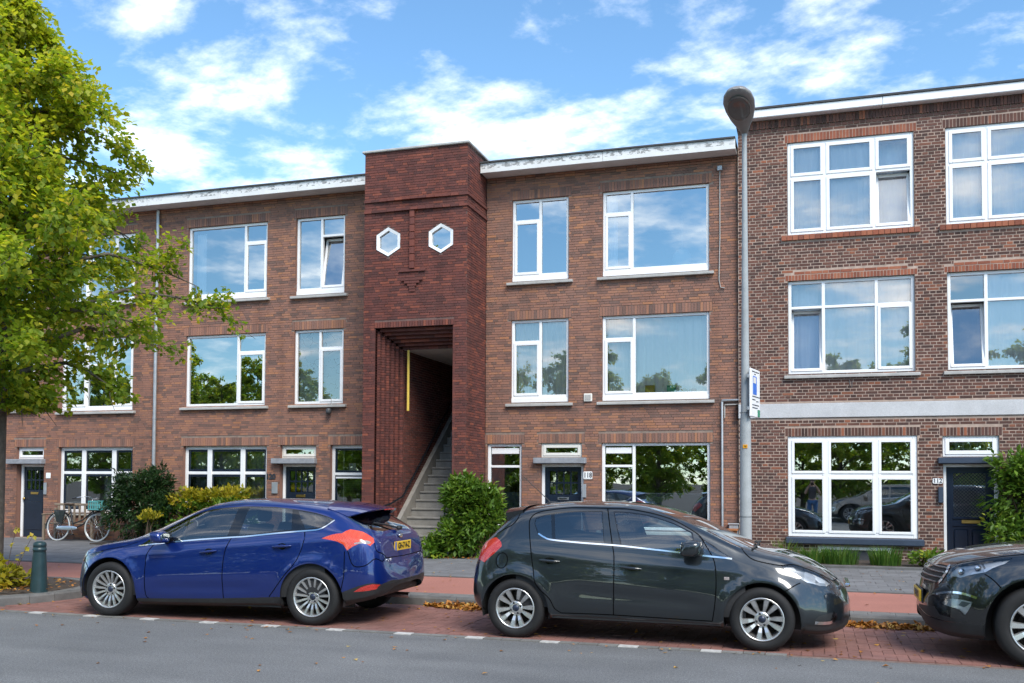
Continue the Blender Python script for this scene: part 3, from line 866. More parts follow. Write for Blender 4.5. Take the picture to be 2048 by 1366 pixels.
ns = MB(); ns.bevbox(-4.57, -4.38, YW - 0.018, YW - 0.004, 1.665, 1.825, 0.012)
s = ns.build('number_plate', M[UP], h1); text_mesh('number', '118', 0.15, M['lead_text'], s, (-4.475, YW - 0.02, 1.745), bold=0.003, sx=0.8)
m = MB(); m.bevbox(-4.60, -4.51, YW - 0.03, YW - 0.004, 1.28, 1.56, 0.006); m.build('mail_holder', M['zinc'], h1)
m = MB(); m.bevbox(-4.565, -4.385, YW - 0.04, YW - 0.003, 3.29, 3.46, 0.012)
o = m.build('vent_cover', M['cream_paint'], h1)
m = MB(); m.bevbox(-4.535, -4.415, YW - 0.046, YW - 0.041, 3.32, 3.43, 0.004); m.build('vent_mesh', M['stone_sill'], o)
# cable and junction box under the eaves, grey conduit at the house edge
m = MB(); m.bevbox(-1.80, -1.70, YW - 0.07, YW - 0.004, 7.93, 8.03, 0.01); m.build('junction_box', M['zinc'], h1)
m = MB(); m.tube([(-1.75, YW - 0.02, 7.93), (-1.75, YW - 0.02, 6.55), (-1.76, YW - 0.02, 6.2), (-1.77, YW - 0.02, 5.7), (-1.74, YW - 0.02, 5.55), (-1.66, YW - 0.02, 5.53)], 0.010, 6); m.build('cable', M['stone_sill'], h1)
m = MB(); m.tube([(-1.35, YW - 0.04, 3.26), (-1.71, YW - 0.04, 3.26), (-1.715, YW - 0.04, 3.22), (-1.715, YW - 0.04, 0.15)], 0.024, 8); m.build('conduit', M['zinc'], h1)
m = MB(); m.tube([(-1.35, YW - 0.03, 3.17), (-1.66, YW - 0.03, 3.17), (-1.665, YW - 0.03, 3.12), (-1.665, YW - 0.03, 2.9)], 0.012, 6); m.build('thin_cable', M['stone_sill'], h1)

# ---- left wing, number 120
h2 = thing('brick_house', 'brown brick house with number 120 left of the stair tower, hedge in front', 'house', (0, 0, 0))
X0, X1 = -15.25, -9.105
wins = {'2b': (-14.40, -12.215, 6.02, 7.715), '2s': (-11.45, -10.19, 6.01, 7.72), '1b': (-14.42, -12.225, 3.37, 5.08), '1s': (-11.465, -10.195, 3.37, 5.095), 'gb': (-14.45, -12.15, 0.62, 2.42), 'tr': (-11.80, -10.86, 2.12, 2.425), 'dr': (-11.80, -10.86, 0.17, 1.985), 'gs': (-10.50, -9.50, 0.62, 2.42)}
holes = [v if k not in ('2s', '2b') else (v[0], v[1], v[2] - 0.10, v[3]) for k, v in wins.items()]
sol = [(v[0] - 0.06, v[1] + 0.06 if k != 'gs' else X1, v[3], v[3] + 0.20) for k, v in wins.items() if k != 'dr']
wall_core(h2, X0, X1, ZB, 8.2, YW + 0.010, holes, M['mortar_brown'], 0.12, M['brick_brown'])
bxs = brick_boxes(X0, X1, ZB, 8.105, YW, holes + sol, 0.0545, 'wild', 'b')
for s in sol: bxs += soldier_boxes(*s, YW, 'b')
bxs += eaves(h2, X0, X1 - 0.004)
house_bricks(h2, bxs, BM)
c2r = [(0, 1, 0, 2, 'fixed'), (1, 2, 1, 2, 'fixed'), (1, 2, 0, 1, 'sash')]
c2t = [(0, 1, 0, 2, 'fixed'), (1, 2, 1, 2, 'fixed'), (1, 2, 0, 1, 'tilt')]
w = two(h2, '2b', wins['2b'], -12.84, 7.26, c2r); curtain(w, -14.32, -14.05, 6.1, 7.6, YW + 0.25, 'net_curtain'); curtain(w, -12.42, -12.27, 6.1, 7.6, YW + 0.25, 'net_curtain')
w = two(h2, '2s', wins['2s'], -10.81, 7.27, c2t, label='window with its lower right sash tilted open')
v = wins['1b']; w = window(h2, *v, YW, c2r, [-13.0], [4.64], sill=SILL)
v = wins['1s']; w = window(h2, *v, YW, c2r, [-10.82], [4.66], sill=SILL, glass='clear_glass')
m = MB(); m.box(v[0] + 0.07, v[1] - 0.07, YW + 0.165, YW + 0.168, v[2] + 0.05, v[3] - 0.04); m.build('printed_blind', M['vine_blind'], w)
def triple(house, v, m1, m2, rail, cur=None):
    cells = [(i, i + 1, 1, 2, 'blacksash') for i in range(3)] + [(i, i + 1, 0, 1, 'blacksash') for i in range(3)]
    w = window(house, *v, YW, cells, [m1, m2], [rail], sill=(0.06, 0.06, 0.05, 'stone_sill'), smat='navy_paint', fw_=0.085, sashw=0.055, rec=0.10)
    m = MB()
    for a, b in ((v[0] + 0.085, m1 - 0.045), (m1 + 0.045, m2 - 0.045), (m2 + 0.045, v[1] - 0.085)):
        m.bevbox(a, b, YW + 0.108, YW + 0.15, rail - 0.055, rail + 0.055, 0.008)
    m.build('meeting_rail', M['navy_paint'], w)
    m = MB()
    for x in (m1, m2): m.bevbox(x - 0.062, x + 0.062, YW + 0.085, YW + 0.18, v[2] + 0.002, v[3] - 0.06, 0.008)
    m.build('mullion', M[UP], w)
    return w
w = triple(h2, wins['gb'], -13.76, -12.85, 1.775); curtain(w, -14.36, -12.22, 0.7, 2.36, YW + 0.30, 'grey_curtain', 7.0)
v = wins['gs']; w = window(h2, *v, YW, [(0, 1, 1, 2, 'blacksash'), (0, 1, 0, 1, 'blacksash')], [], [1.76], sill=(0.04, 0.06, 0.05, 'stone_sill'), smat='navy_paint', fw_=0.075, sashw=0.05, rec=0.10)
m = MB(); m.bevbox(v[0] + 0.08, v[1] - 0.08, YW + 0.108, YW + 0.15, 1.70, 1.80, 0.008); m.build('meeting_rail', M['navy_paint'], w)
m = MB(); m.bevbox(v[0] + 0.10, v[1] - 0.06, YW + 0.09, YW + 0.13, 1.655, 1.695, 0.006); m.build('vent_strip', M[UP], w)
m = MB(); m.add([(-10.10, YW + 0.16, 1.83), (-9.93, YW + 0.16, 1.83), (-9.93, YW + 0.16, 2.01), (-10.10, YW + 0.16, 2.01)], [(0, 1, 2, 3)]); m.build('paper_notice', M[UP], w)
m = MB()
for k in range(16): m.box(v[0] + 0.16, v[1] - 0.12, YW + 0.20, YW + 0.225, 0.95 + k * 0.042, 0.953 + k * 0.042)
m.build('blind_slats', M['pale_curtain'], w)
m = MB(); m.tube([(v[0] + 0.25, YW + 0.2, 0.7), (v[0] + 0.25, YW + 0.2, 2.35)], 0.010, 6); m.tube([(v[1] - 0.16, YW + 0.2, 0.7), (v[1] - 0.16, YW + 0.2, 2.35)], 0.010, 6); m.build('blind_cords', M[UP], w)
v = wins['tr']; window(h2, v[0], v[1], v[2], v[3], YW, [(0, 1, 0, 1, 'sash')], [], [], 'cream_paint', fw_=0.05, sashw=0.05, rec=0.09)
door8(h2, -11.72, -10.93, 0.17, 1.925, YW, 'brass', rec=0.13)
canopy(h2, -11.96, -10.83, 1.992, 2.112, YW)
room(h2, X0, X1, [0.12, 2.75, 5.42, 8.1], YW)
text_mesh('house_number', '120', 0.17, M['lead_text'], h2, (-12.03, YW - 0.012, 1.69), bold=0.008, extrude=0.006)
m = MB(); m.bevbox(-11.99, -11.84, YW - 0.035, YW - 0.004, 1.30, 1.56, 0.006); m.build('mail_holder', M['zinc'], h2)
m = MB(); m.lathe([(0.0, 0.075), (0.035, 0.07), (0.06, 0.04), (0.065, -0.03), (0.055, -0.06), (0.0, -0.07)], 14, org=(-10.50, YW - 0.10, 3.19)); m.tube([(-10.50, YW, 3.26), (-10.50, YW - 0.10, 3.25)], 0.015, 6); m.build('wall_lamp', M['dark_grey'], h2)
m = MB(); m.tube([(-10.48, YW - 0.015, 3.5), (-10.47, YW - 0.015, 3.36), (-10.50, YW - 0.02, 3.27)], 0.006, 5); m.build('lamp_wire', M['stone_sill'], h2)

# ---- far left house
h3 = thing('brick_house', 'brown brick house behind the linden tree, bicycle standing in front', 'house', (0, 0, 0))
X0, X1 = -24.4, -15.256
wins = {'1a': (-18.105, -15.935, 3.38, 5.13), '2a': (-18.105, -15.935, 6.02, 7.72), '1z': (-20.6, -18.93, 3.38, 5.13), '2z': (-20.6, -18.93, 6.02, 7.72), 'gb': (-18.14, -15.90, 0.77, 2.415), 'tr': (-19.47, -18.60, 2.12, 2.425), 'dr': (-19.44, -18.58, 0.13, 1.985), 'gz': (-23.2, -20.6, 0.77, 2.415)}
holes = [v if k not in ('1a', '1z') else (v[0], v[1], v[2] - 0.06, v[3]) for k, v in wins.items()]
sol = [(v[0] - 0.06, v[1] + 0.06, v[3], v[3] + 0.20) for k, v in wins.items() if k != 'dr']
wall_core(h3, X0, X1, ZB, 8.2, YW + 0.010, holes, M['mortar_brown'], 0.12, M['brick_brown'])
bxs = brick_boxes(X0, X1, ZB, 8.105, YW, holes + sol, 0.0545, 'wild', 'b')
for s in sol: bxs += soldier_boxes(*s, YW, 'b')
bxs += eaves(h3, X0, X1)
house_bricks(h3, bxs, BM)
c3 = [(0, 1, 0, 2, 'sash'), (1, 2, 1, 2, 'fixed'), (1, 2, 0, 1, 'fixed'), (2, 3, 0, 2, 'sash')]
for k in ('1a', '2a'):
    v = wins[k]; window(h3, *v, YW, c3, [-17.36, -16.55], [v[2] + 1.09], sill=SILL, bottom=0.06 if k == '1a' else 0.0)
for k in ('1z', '2z'):
    v = wins[k]; window(h3, *v, YW, [(0, 1, 0, 1, 'sash'), (1, 2, 0, 1, 'sash')], [-19.75], [], sill=SILL)
w = triple(h3, wins['gb'], -17.43, -16.52, 1.775); curtain(w, -17.0, -16.0, 0.85, 1.75, YW + 0.32, 'grey_curtain', 7.0)
triple(h3, wins['gz'], -22.3, -21.5, 1.775)
v = wins['tr']; window(h3, v[0], v[1], v[2], v[3], YW, [(0, 1, 0, 1, 'sash')], [], [], UP, fw_=0.05, sashw=0.05, rec=0.09)
door8(h3, -19.34, -18.66, 0.13, 1.925, YW, 'brass', knob=-1, rec=0.13)
canopy(h3, -19.67, -18.54, 1.992, 2.112, YW)
room(h3, X0, X1, [0.12, 2.75, 5.42, 8.1], YW)
m = MB(); m.bevbox(-18.50, -18.36, YW - 0.018, YW - 0.004, 1.63, 1.77, 0.01); m.build('number_plate', M[UP], h3)
m = MB(); m.bevbox(-18.56, -18.47, YW - 0.03, YW - 0.004, 1.22, 1.52, 0.006); m.build('mail_holder', M['zinc'], h3)
m = MB(); m.tube([(-15.235, YW - 0.06, 8.2), (-15.235, YW - 0.06, 0.12)], 0.042, 10)
for z in (1.2, 3.1, 5.0, 6.9): m.lathe([(0.048, -0.02), (0.048, 0.02)], 10, org=(-15.235, YW - 0.06, z))
m.build('drainpipe', M['zinc'], h3)

# ---- stair tower
ht = thing('stair_tower', 'dark red brick stair tower with two hexagon windows and a stepped portal', 'tower', (0, 0, 0))
TX0, TX1, TY = -9.10, -6.76, 18.39
TZ = 8.60
OX0, OX1, OZ = -8.815, -7.06, 4.835          # outer edge of the stepped portal
nst, stx, sty, stz = 6, 0.062, 0.10, 0.065    # six steps inward
IX0 = OX0 + nst * stx; IZ = OZ - nst * stz; IX1 = OX1
IY = TY + nst * sty
hx = [(-8.536, 6.67), (-7.34, 6.663)]
HR = 0.31
holes = [(OX0, OX1, ZB, OZ)] 
hexb = []
for cx, cz in hx:
    n = 14
    for i in range(n):      # stack of thin strips that follows the hexagon
        za = cz - HR + 2 * HR * i / n; zb_ = cz - HR + 2 * HR * (i + 1) / n; zm = (za + zb_) / 2 - cz
        hw = HR * 0.866 if abs(zm) < HR / 2 else HR * 0.866 * (HR - abs(zm)) / (HR / 2)
        hexb.append((cx - hw, cx + hw, za, zb_))
wall_core(ht, TX0, TX1, ZB, TZ, TY + 0.010, holes + hexb, M['mortar_plum'], 0.02, M['brick_plum'], reveals=holes)
sold = (OX0 - 0.02, OX1 + 0.02, OZ + 0.004, OZ + 0.13)
bxs = brick_boxes(TX0, TX1, ZB, TZ, TY, holes + hexb + [sold], 0.0545, 'wild', 'p')
bxs += soldier_boxes(*sold, TY, 'p', w=0.062, proud=0.012)
# right-hand flank: bricks run back to the house and above the roof
flank = MB(); flank.add([(TX1 - 0.010, TY, ZB), (TX1 - 0.010, YW + 0.3, ZB), (TX1 - 0.010, YW + 0.3, TZ), (TX1 - 0.010, TY, TZ)], [(0, 1, 2, 3)])
flank.build('flank_wall', M['mortar_plum'], ht)
fb = MB()
for r_ in range(int((TZ - ZB) / 0.0545) + 1):
    z = ZB + r_ * 0.0545
    if z + 0.05 > TZ: break
    y = TY + 0.03 - (0.11 if r_ % 2 else 0); ye = YW - 0.004 if z < 8.2 else YW + 0.16
    while y < ye:
        a, b = max(y, TY + 0.002), min(y + 0.22, ye); y += 0.22
        if b - a > 0.03: fb.box(TX1 - 0.03, TX1 + hr.uniform(-0.003, 0.003), a + 0.005, b - 0.005, z + 0.005, z + 0.0495, c=max(0.01, hr.random()), skip='l')
o = fb.build('flank_bricks', M['brick_plum'], ht); o['kind'] = 'stuff'
# left flank and back so that nothing is open from the side
m = MB(); m.add([(TX0 + 0.01, TY, ZB), (TX0 + 0.01, YW + 0.1, ZB), (TX0 + 0.01, YW + 0.1, TZ), (TX0 + 0.01, TY, TZ)], [(0, 1, 2, 3)]); m.add([(TX0, YW + 0.15, 8.2), (TX1 - 0.01, YW + 0.15, 8.2), (TX1 - 0.01, YW + 0.15, TZ), (TX0, YW + 0.15, TZ)], [(0, 1, 2, 3)]); m.build('rear_wall', M['brick_plum'], ht)
m = MB(); m.bevbox(TX0 - 0.05, TX1 + 0.05, TY - 0.05, YW + 0.22, TZ + 0.002, TZ + 0.055, 0.012); m.build('coping', M['stone_sill'], ht)
# string courses, rib and corbel: bricks set proud
def band(z, pr):
    n = 13; w = (TX1 - TX0) / n
    for i in range(n):
        xm = TX0 + (i + 0.5) * w; k = 1 - abs(xm - (TX0 + TX1) / 2) / ((TX1 - TX0) / 2)
        bxs.append((TX0 + i * w + 0.003, TX0 + (i + 1) * w - 0.003, TY - pr - 0.05 * k, TY + 0.02, z, z + 0.05, hr.random(), 'p'))
    fbm = MB(); fbm.box(TX1 - 0.01, TX1 + pr, TY - pr, YW - 0.005, z, z + 0.05, c=0.5); fbm.build('string_course', M['brick_plum'], ht)
band(7.53, 0.028); band(7.30, 0.028)
RX = -7.98
for i in range(8):
    z = 6.06 + i * 0.155
    bxs.append((RX - 0.05, RX + 0.05, TY - 0.055, TY + 0.02, z + 0.006, z + 0.145, 0.85 if i % 2 else 0.55, 'p'))
bxs.append((RX - 0.30, RX + 0.30, TY - 0.035, TY + 0.02, 6.0, 6.045, 0.4, 'p'))
for i, hw in enumerate((0.24, 0.17, 0.10, 0.065, 0.06)):
    bxs.append((RX - hw, RX + hw, TY - 0.05 + 0.008 * i, TY + 0.02, 5.81 - 0.058 * i, 5.86 - 0.058 * i, 0.35 + 0.1 * (i % 3), 'p'))
house_bricks(ht, bxs, BM)
# stepped portal: each step a jamb and a head
for k in range(nst):
    a = OX0 + k * stx; zt_ = OZ - k * stz; y0 = TY + k * sty
    jb = MB()
    nb = int((zt_ - ZB) / 0.0545)
    for i in range(nb + 1):
        z = ZB + i * 0.0545; z2 = min(z + 0.047, zt_)
        if z2 - z < 0.02: continue
        jb.box(a - 0.05, a + stx - 0.002, y0 + sty, y0 + sty + 0.06, z, z2, c=max(0.01, hr.random()))
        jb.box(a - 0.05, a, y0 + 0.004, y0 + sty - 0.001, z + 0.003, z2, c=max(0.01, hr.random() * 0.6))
    jo = jb.build('portal_jamb', M['brick_plum'], ht)
    hd = MB(); x = a
    while x < OX1:
        x2 = min(x + 0.22, OX1); pk = 0.035 * (1 - abs((x + x2) / 2 - (OX0 + OX1) / 2) / ((OX1 - OX0) / 2))
        hd.box(x + 0.003, x2 - 0.003, y0 + sty, y0 + sty + 0.06, zt_ - stz + 0.002, zt_ + 0.05, c=max(0.01, hr.random()))
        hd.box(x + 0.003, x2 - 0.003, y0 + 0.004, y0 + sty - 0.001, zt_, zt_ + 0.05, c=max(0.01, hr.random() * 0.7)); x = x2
    hd.build('portal_head', M['brick_plum'], ht)
    rj = MB(); rj.box(OX1, OX1 + 0.05, y0, y0 + sty, ZB, zt_, c=0.4); rj.build('portal_jamb', M['brick_plum'], ht)
# stairwell behind the portal
m = MB(); sw = MB()
WY1 = 25.5
for r_ in range(int((7.6 - ZB) / 0.0545)):
    z = ZB + r_ * 0.0545; y = IY + (0.11 if r_ % 2 else 0) - 0.11
    while y < WY1:
        a, b = max(y, IY + 0.06), y + 0.22; y += 0.22
        if b - a > 0.03: sw.box(IX0 - 0.03, IX0 + hr.uniform(-0.003, 0.002), a + 0.005, b - 0.005, z + 0.005, z + 0.05, c=max(0.01, hr.random() * 0.8), skip='l')
sw.build('stairwell_bricks', M['brick_plum'], ht)['kind'] = 'stuff'
m.add([(IX0 - 0.008, IY, 0), (IX0 - 0.008, WY1, 0), (IX0 - 0.008, WY1, 8), (IX0 - 0.008, IY, 8)], [(0, 1, 2, 3)])
m.add([(IX1 + 0.02, IY, 0), (IX1 + 0.02, IY, 8), (IX1 + 0.02, WY1, 8), (IX1 + 0.02, WY1, 0)], [(0, 1, 2, 3)])
m.add([(IX0, WY1, 0), (IX1, WY1, 0), (IX1, WY1, 8), (IX0, WY1, 8)], [(0, 1, 2, 3)])
m.build('stairwell_wall', M['mortar_brown'], ht)
m = MB(); m.box(IX0 - 0.4, OX1 + 0.1, IY + 0.065, WY1, IZ + 0.0, IZ + 0.15); m.build('stairwell_ceiling', M['cream_paint'], ht)
# concrete steps
RIS, TRD, S0 = 0.182, 0.235, 18.33
for i in range(17):
    z = PAVE + (i + 1) * RIS; y = S0 + i * TRD
    x0 = IX0 + 0.10 if y > TY + 0.25 else IX0 + 0.10
    s = MB(); s.box(x0, IX1 - 0.004 if y > TY else OX1 + 0.05, y + 0.025, y + TRD + 0.06, z - RIS - 0.02, z - 0.046); s.bevbox(x0, IX1 - 0.004 if y > TY else OX1 + 0.05, y, y + TRD + 0.05, z - 0.045, z, 0.010)
    s.build('step', M['stair_stone'], ht)
z1 = PAVE + 17 * RIS; m = MB(); m.box(IX0, IX1, S0 + 17 * TRD, WY1, z1 - 0.2, z1); m.build('landing', M['stair_stone'], ht)
m = MB(); sl = RIS / TRD
m.prism([(0, 0), (0, 0)], 0, 0) if False else None
v = []
for (y, dz) in ((S0 - 0.02, 0.20), (S0 + 17 * TRD, 0.20)):
    zt = PAVE + RIS + (y - S0) * sl
    v += [(IX0 + 0.002, y, zt + dz), (IX0 + 0.098, y, zt + dz), (IX0 + 0.098, y, max(PAVE, zt - 0.45)), (IX0 + 0.002, y, max(PAVE, zt - 0.45))]
m = MB(); m.add(v, [(0, 1, 2, 3), (7, 6, 5, 4), (0, 4, 5, 1), (1, 5, 6, 2), (2, 6, 7, 3), (3, 7, 4, 0)]); m.build('stringer', M['stair_stone'], ht)
hrail = lambda y: 1.36 + (y - 19.0) * sl
m = MB(); m.tube([(IX0 - 0.12, TY - 0.12, 1.07), (IX0 - 0.05, TY + 0.12, 1.12), (IX0 + 0.05, TY + 0.55, hrail(TY + 0.50)), (IX0 + 0.05, TY + 4.2, hrail(TY + 4.2))], 0.021, 8)
for y in (TY + 0.8, TY + 1.7, TY + 2.6, TY + 3.5): m.tube([(IX0, y, hrail(y) - 0.06), (IX0 + 0.05, y, hrail(y))], 0.010, 6)
m.build('handrail', M['black_paint'], ht)
m = MB(); m.tube([(OX1 + 0.02, 17.95, PAVE), (OX1 + 0.02, 17.95, 1.05), (OX1 + 0.03, 18.0, 1.14), (OX1 + 0.06, 18.1, 1.2), (OX1 + 0.06, 18.38, 1.3)], 0.018, 8); m.build('side_rail', M['black_paint'], ht)
# yellow strip hanging at the inner jamb
m = MB(); m.bevbox(IX0 + 0.09, IX0 + 0.14, IY + 0.02, IY + 0.05, 3.12, IZ + 0.0, 0.006)
tag(m.build('yellow_batten', M['yellow_paint']), 'long yellow batten hanging upright inside the stair portal', 'batten')
# hexagon windows
for i, (cx, cz) in enumerate(hx):
    hwin = empty('window', (0, 0, 0), ht); hwin['label'] = 'white hexagon window'
    fr = MB(); ang = [math.pi / 2 + k * math.pi / 3 for k in range(6)]
    o_ = [(cx + math.cos(a) * HR, cz + math.sin(a) * HR) for a in ang]; n_ = [(cx + math.cos(a) * HR * 0.77, cz + math.sin(a) * HR * 0.77) for a in ang]
    for k in range(6):
        j = (k + 1) % 6; ya, yb = TY - 0.012, TY + 0.10
        v = [(*o_[k][:1], ya, o_[k][1]), (o_[j][0], ya, o_[j][1]), (n_[j][0], ya + 0.015, n_[j][1]), (n_[k][0], ya + 0.015, n_[k][1]), (o_[k][0], yb, o_[k][1]), (o_[j][0], yb, o_[j][1]), (n_[j][0], yb, n_[j][1]), (n_[k][0], yb, n_[k][1])]
        fr.add(v, [(0, 1, 2, 3), (3, 2, 6, 7), (0, 4, 5, 1)])
    fix_normals(fr.build('frame', M[UP], hwin))
    g = MB(); g.add([(x, TY + 0.05, z) for x, z in n_], [tuple(range(6))]); go = fix_normals(g.build('pane', M['window_glass'], hwin))
    bk = MB(); bk.box(cx - 0.45, cx + 0.45, TY + 0.5, TY + 0.52, cz - 0.45, cz + 0.45); bk.build('room_wall', M['room_wall'], hwin)

# ---- dark house, number 112
hd_ = thing('brick_house', 'dark brick house with white plaster band, number 112, right of the lamp post', 'house', (0, 0, 0))
X0, X1 = -1.385, 9.6
wins = {'2a': (-0.43, 1.89, 6.49, 8.335), '2b': (2.445, 4.77, 6.49, 8.335), '1a': (-0.43, 1.885, 3.74, 5.58), '1b': (2.45, 4.77, 3.74, 5.58), 'ga': (-0.45, 1.90, 0.565, 2.515), 'tr': (2.34, 3.30, 2.11, 2.50), 'dr': (2.345, 3.29, 0.15, 1.98), 'gc': (4.1, 6.0, 0.565, 2.515), '2c': (6.3, 8.6, 6.49, 8.335), '1c': (6.3, 8.6, 3.74, 5.58), 'gd': (6.8, 8.8, 0.565, 2.515)}
holes = list(wins.values()) + [(X0 - 0.05, X1, 2.875, 3.165), (0.10, 1.43, 0.05, 0.385)]
sol = []
for k in ('2a', '2b', '2c', 'ga', 'gc', 'gd'): v = wins[k]; sol.append((v[0] - 0.05, v[1] + 0.05, v[3], v[3] + 0.165, 'r' if k in ('2a',) else 'd'))
for k in ('1a', '1b', '1c'): v = wins[k]; sol.append((v[0] - 0.05, v[1] + 0.05, v[3], v[3] + 0.115, 'r'))
sol.append((2.29, 3.35, 2.50, 2.665, 'd'))
rows = [(wins[k][0] + 0.12, wins[k][1] - 0.12, wins[k][3] + 0.12, wins[k][3] + 0.18) for k in ('1a', '1b')]
bsill = [(v[0] - 0.12, v[1] + 0.10, 6.38, 6.485) for v in (wins['2a'], wins['2b'])]
top = [(X0, X1, 8.655, 8.83), (X0, X1, 8.585, 8.65)]
wall_core(hd_, X0, X1, ZB, 8.85, YD + 0.004, holes, M['mortar_light'], 0.08, M['brick_dark'])
bxs = brick_boxes(X0, X1, ZB, 8.585, YD, holes + [s[:4] for s in sol] + rows + bsill, 0.0605, 'cross', 'd', joint=0.015)
for s in sol: bxs += soldier_boxes(*s[:4], YD, s[4], w=0.0605, joint=0.011)
for s in rows: bxs += [b[:7] + ('r',) for b in brick_boxes(s[0], s[1], s[2], s[3], YD, [], 0.06, 'wild', 'r')]
for s in bsill: bxs += [(b[0], b[1], YD - 0.05, b[3], b[4], b[5], b[6], 'r') for b in soldier_boxes(*s, YD, 'r', w=0.105, joint=0.008)]
bxs += soldier_boxes(X0, X1, 8.655, 8.83, YD, 'd', w=0.0605, joint=0.012, proud=0.03)
x = X0
while x < X1 - 0.1:      # dentil course
    bxs.append((x + 0.006, x + 0.104, YD - 0.012, YD + 0.03, 8.59, 8.648, hr.random() * 0.6, 'd')); x += 0.11
house_bricks(hd_, bxs, BM)
m = MB(); m.add([(X0, YD + 0.004, ZB), (X0, YW + 0.3, ZB), (X0, YW + 0.3, 8.9), (X0, YD + 0.004, 8.9)], [(0, 1, 2, 3)], c=0.3); m.build('side_wall', M['brick_dark'], hd_)
m = MB(); m.bevbox(X0 - 0.004, X1, YD - 0.025, YD + 0.05, 2.88, 3.16, 0.006); m.build('plaster_band', M['plaster_band'], hd_)
n = 4; w_ = (X1 - X0 + 0.1) / n
for i in range(n):
    m = MB(); m.bevbox(X0 - 0.06 + i * w_ + 0.002, X0 - 0.06 + (i + 1) * w_ - 0.002, YD - 0.20, YD + 0.10, 8.835, 9.0, 0.012); m.build('fascia_board', M[UP], hd_)
m = MB(); m.box(X0 - 0.08, X1, YD - 0.225, YD + 6, 9.002, 9.04); m.build('roof', M['roof_felt'], hd_)
def three(v, m1, m2, tz, kinds, sill=None, **kw):
    cells = [(i, i + 1, 1, 2, kinds[i]) for i in range(3)] + [(i, i + 1, 0, 1, kinds[i + 3]) for i in range(3)]
    return window(hd_, *v, YD, cells, [m1, m2], [tz], sill=sill, **kw)
v = wins['2a']; w = three(v, 0.275, 1.18, 7.64, ['sash'] * 5 + ['tilt'], fw_=0.07, sashw=0.05, rec=0.03, glass='clear_glass', label='lace-curtained window with its lower right sash ajar'); curtain(w, v[0] + 0.08, 1.16, 6.62, 8.25, YD + 0.17, 'net_curtain', 8, 0.012); curtain(w, 1.20, v[1] - 0.08, 6.62, 8.25, YD + 0.36, 'net_curtain', 8, 0.012)
v = wins['2b']; w = three(v, 3.145, 4.05, 7.64, ['sash'] * 6, fw_=0.07, sashw=0.05, rec=0.03, glass='clear_glass'); curtain(w, v[0] + 0.08, v[1] - 0.08, 6.62, 8.25, YD + 0.17, 'net_curtain', 8, 0.012)
DS = (0.08, 0.09, 0.07, 'stone_sill')
v = wins['1a']; w = three(v, 0.23, 1.20, 5.05, ['fixed', 'fixed', 'fixed', 'tilt', 'fixed', 'sash'], DS, fw_=0.062, glass='clear_glass'); curtain(w, 0.25, v[1] - 0.08, 3.82, 5.54, YD + 0.20, 'net_curtain', 5); curtain(w, v[0] + 0.08, 0.21, 3.82, 5.54, YD + 0.40, 'net_curtain', 5)
v = wins['1b']; w = three(v, 3.115, 4.05, 5.04, ['fixed', 'fixed', 'fixed', 'tilt', 'fixed', 'sash'], DS, fw_=0.062, glass='clear_glass'); curtain(w, 3.15, v[1] - 0.08, 3.82, 5.54, YD + 0.20, 'net_curtain', 5); curtain(w, v[0] + 0.08, 3.09, 3.82, 4.98, YD + 0.36, 'dark_curtain', 5)
v = wins['ga']; w = three(v, 0.27, 1.18, 1.76, ['sash'] * 6, None, fw_=0.085, sashw=0.04, rec=0.02)
m = MB()
for xm in (0.27, 1.18): m.bevbox(xm - 0.075, xm + 0.075, YD + 0.012, YD + 0.1, v[2] + 0.09, v[3] - 0.09, 0.01)
m.build('mullion', M[UP], w)
m = MB(); m.bevbox(v[0] - 0.05, v[1] + 0.10, YD - 0.11, YD + 0.06, 0.425, 0.558, 0.02); m.build('sill', M['navy_sill'], w)
v = wins['gc']; three(v, 4.7, 5.4, 1.76, ['sash'] * 6, DS, fw_=0.085)
for k in ('2c', '1c', 'gd'): v = wins[k]; three(v, v[0] + 0.7, v[1] - 0.7, v[3] - 0.6, ['sash'] * 6, DS, fw_=0.07)
v = wins['tr']; w = window(hd_, *v, YD, [(0, 1, 0, 1, 'sash')], [], [], UP, fw_=0.055, sashw=0.06, rec=0.04)
m = MB()
for i in range(1, 6):
    x = v[0] + 0.12 + i * (v[1] - v[0] - 0.24) / 6; m.box(x - 0.006, x + 0.006, YD + 0.085, YD + 0.095, v[2] + 0.12, v[3] - 0.12)
for z in (v[2] + 0.15, v[3] - 0.15): m.box(v[0] + 0.12, v[1] - 0.12, YD + 0.084, YD + 0.0945, z - 0.005, z + 0.005)
m.build('leading', M['zinc'], w)
# panelled door with a lattice light
d = empty('door', (0, 0, 0), hd_)
a, b, z0, z1, y = 2.40, 3.215, 0.15, 1.92, YD + 0.07
m = MB(); m.bevbox(a - 0.058, a, y - 0.02, y + 0.1, z0, z1 + 0.055, 0.006); m.bevbox(b, b + 0.075, y - 0.02, y + 0.1, z0, z1 + 0.055, 0.006); m.bevbox(a, b, y - 0.019, y + 0.1, z1, z1 + 0.055, 0.006); m.build('frame', M[UP], d)
lx0, lx1, lz0, lz1 = a + 0.125, b - 0.14, 0.99, 1.80
m = MB(); m.box(a, lx0, y + 0.015, y + 0.06, z0, z1); m.box(lx1, b, y + 0.015, y + 0.06, z0, z1); m.box(lx0, lx1, y + 0.015, y + 0.06, lz1, z1); m.box(lx0, lx1, y + 0.015, y + 0.06, z0, lz0)
m.bevbox(lx0 - 0.02, lx1 + 0.03, y - 0.008, y + 0.016, lz0 - 0.045, lz0 - 0.01, 0.008); m.bevbox(lx0 - 0.02, lx1 + 0.03, y - 0.008, y + 0.016, lz0 - 0.175, lz0 - 0.155, 0.006)
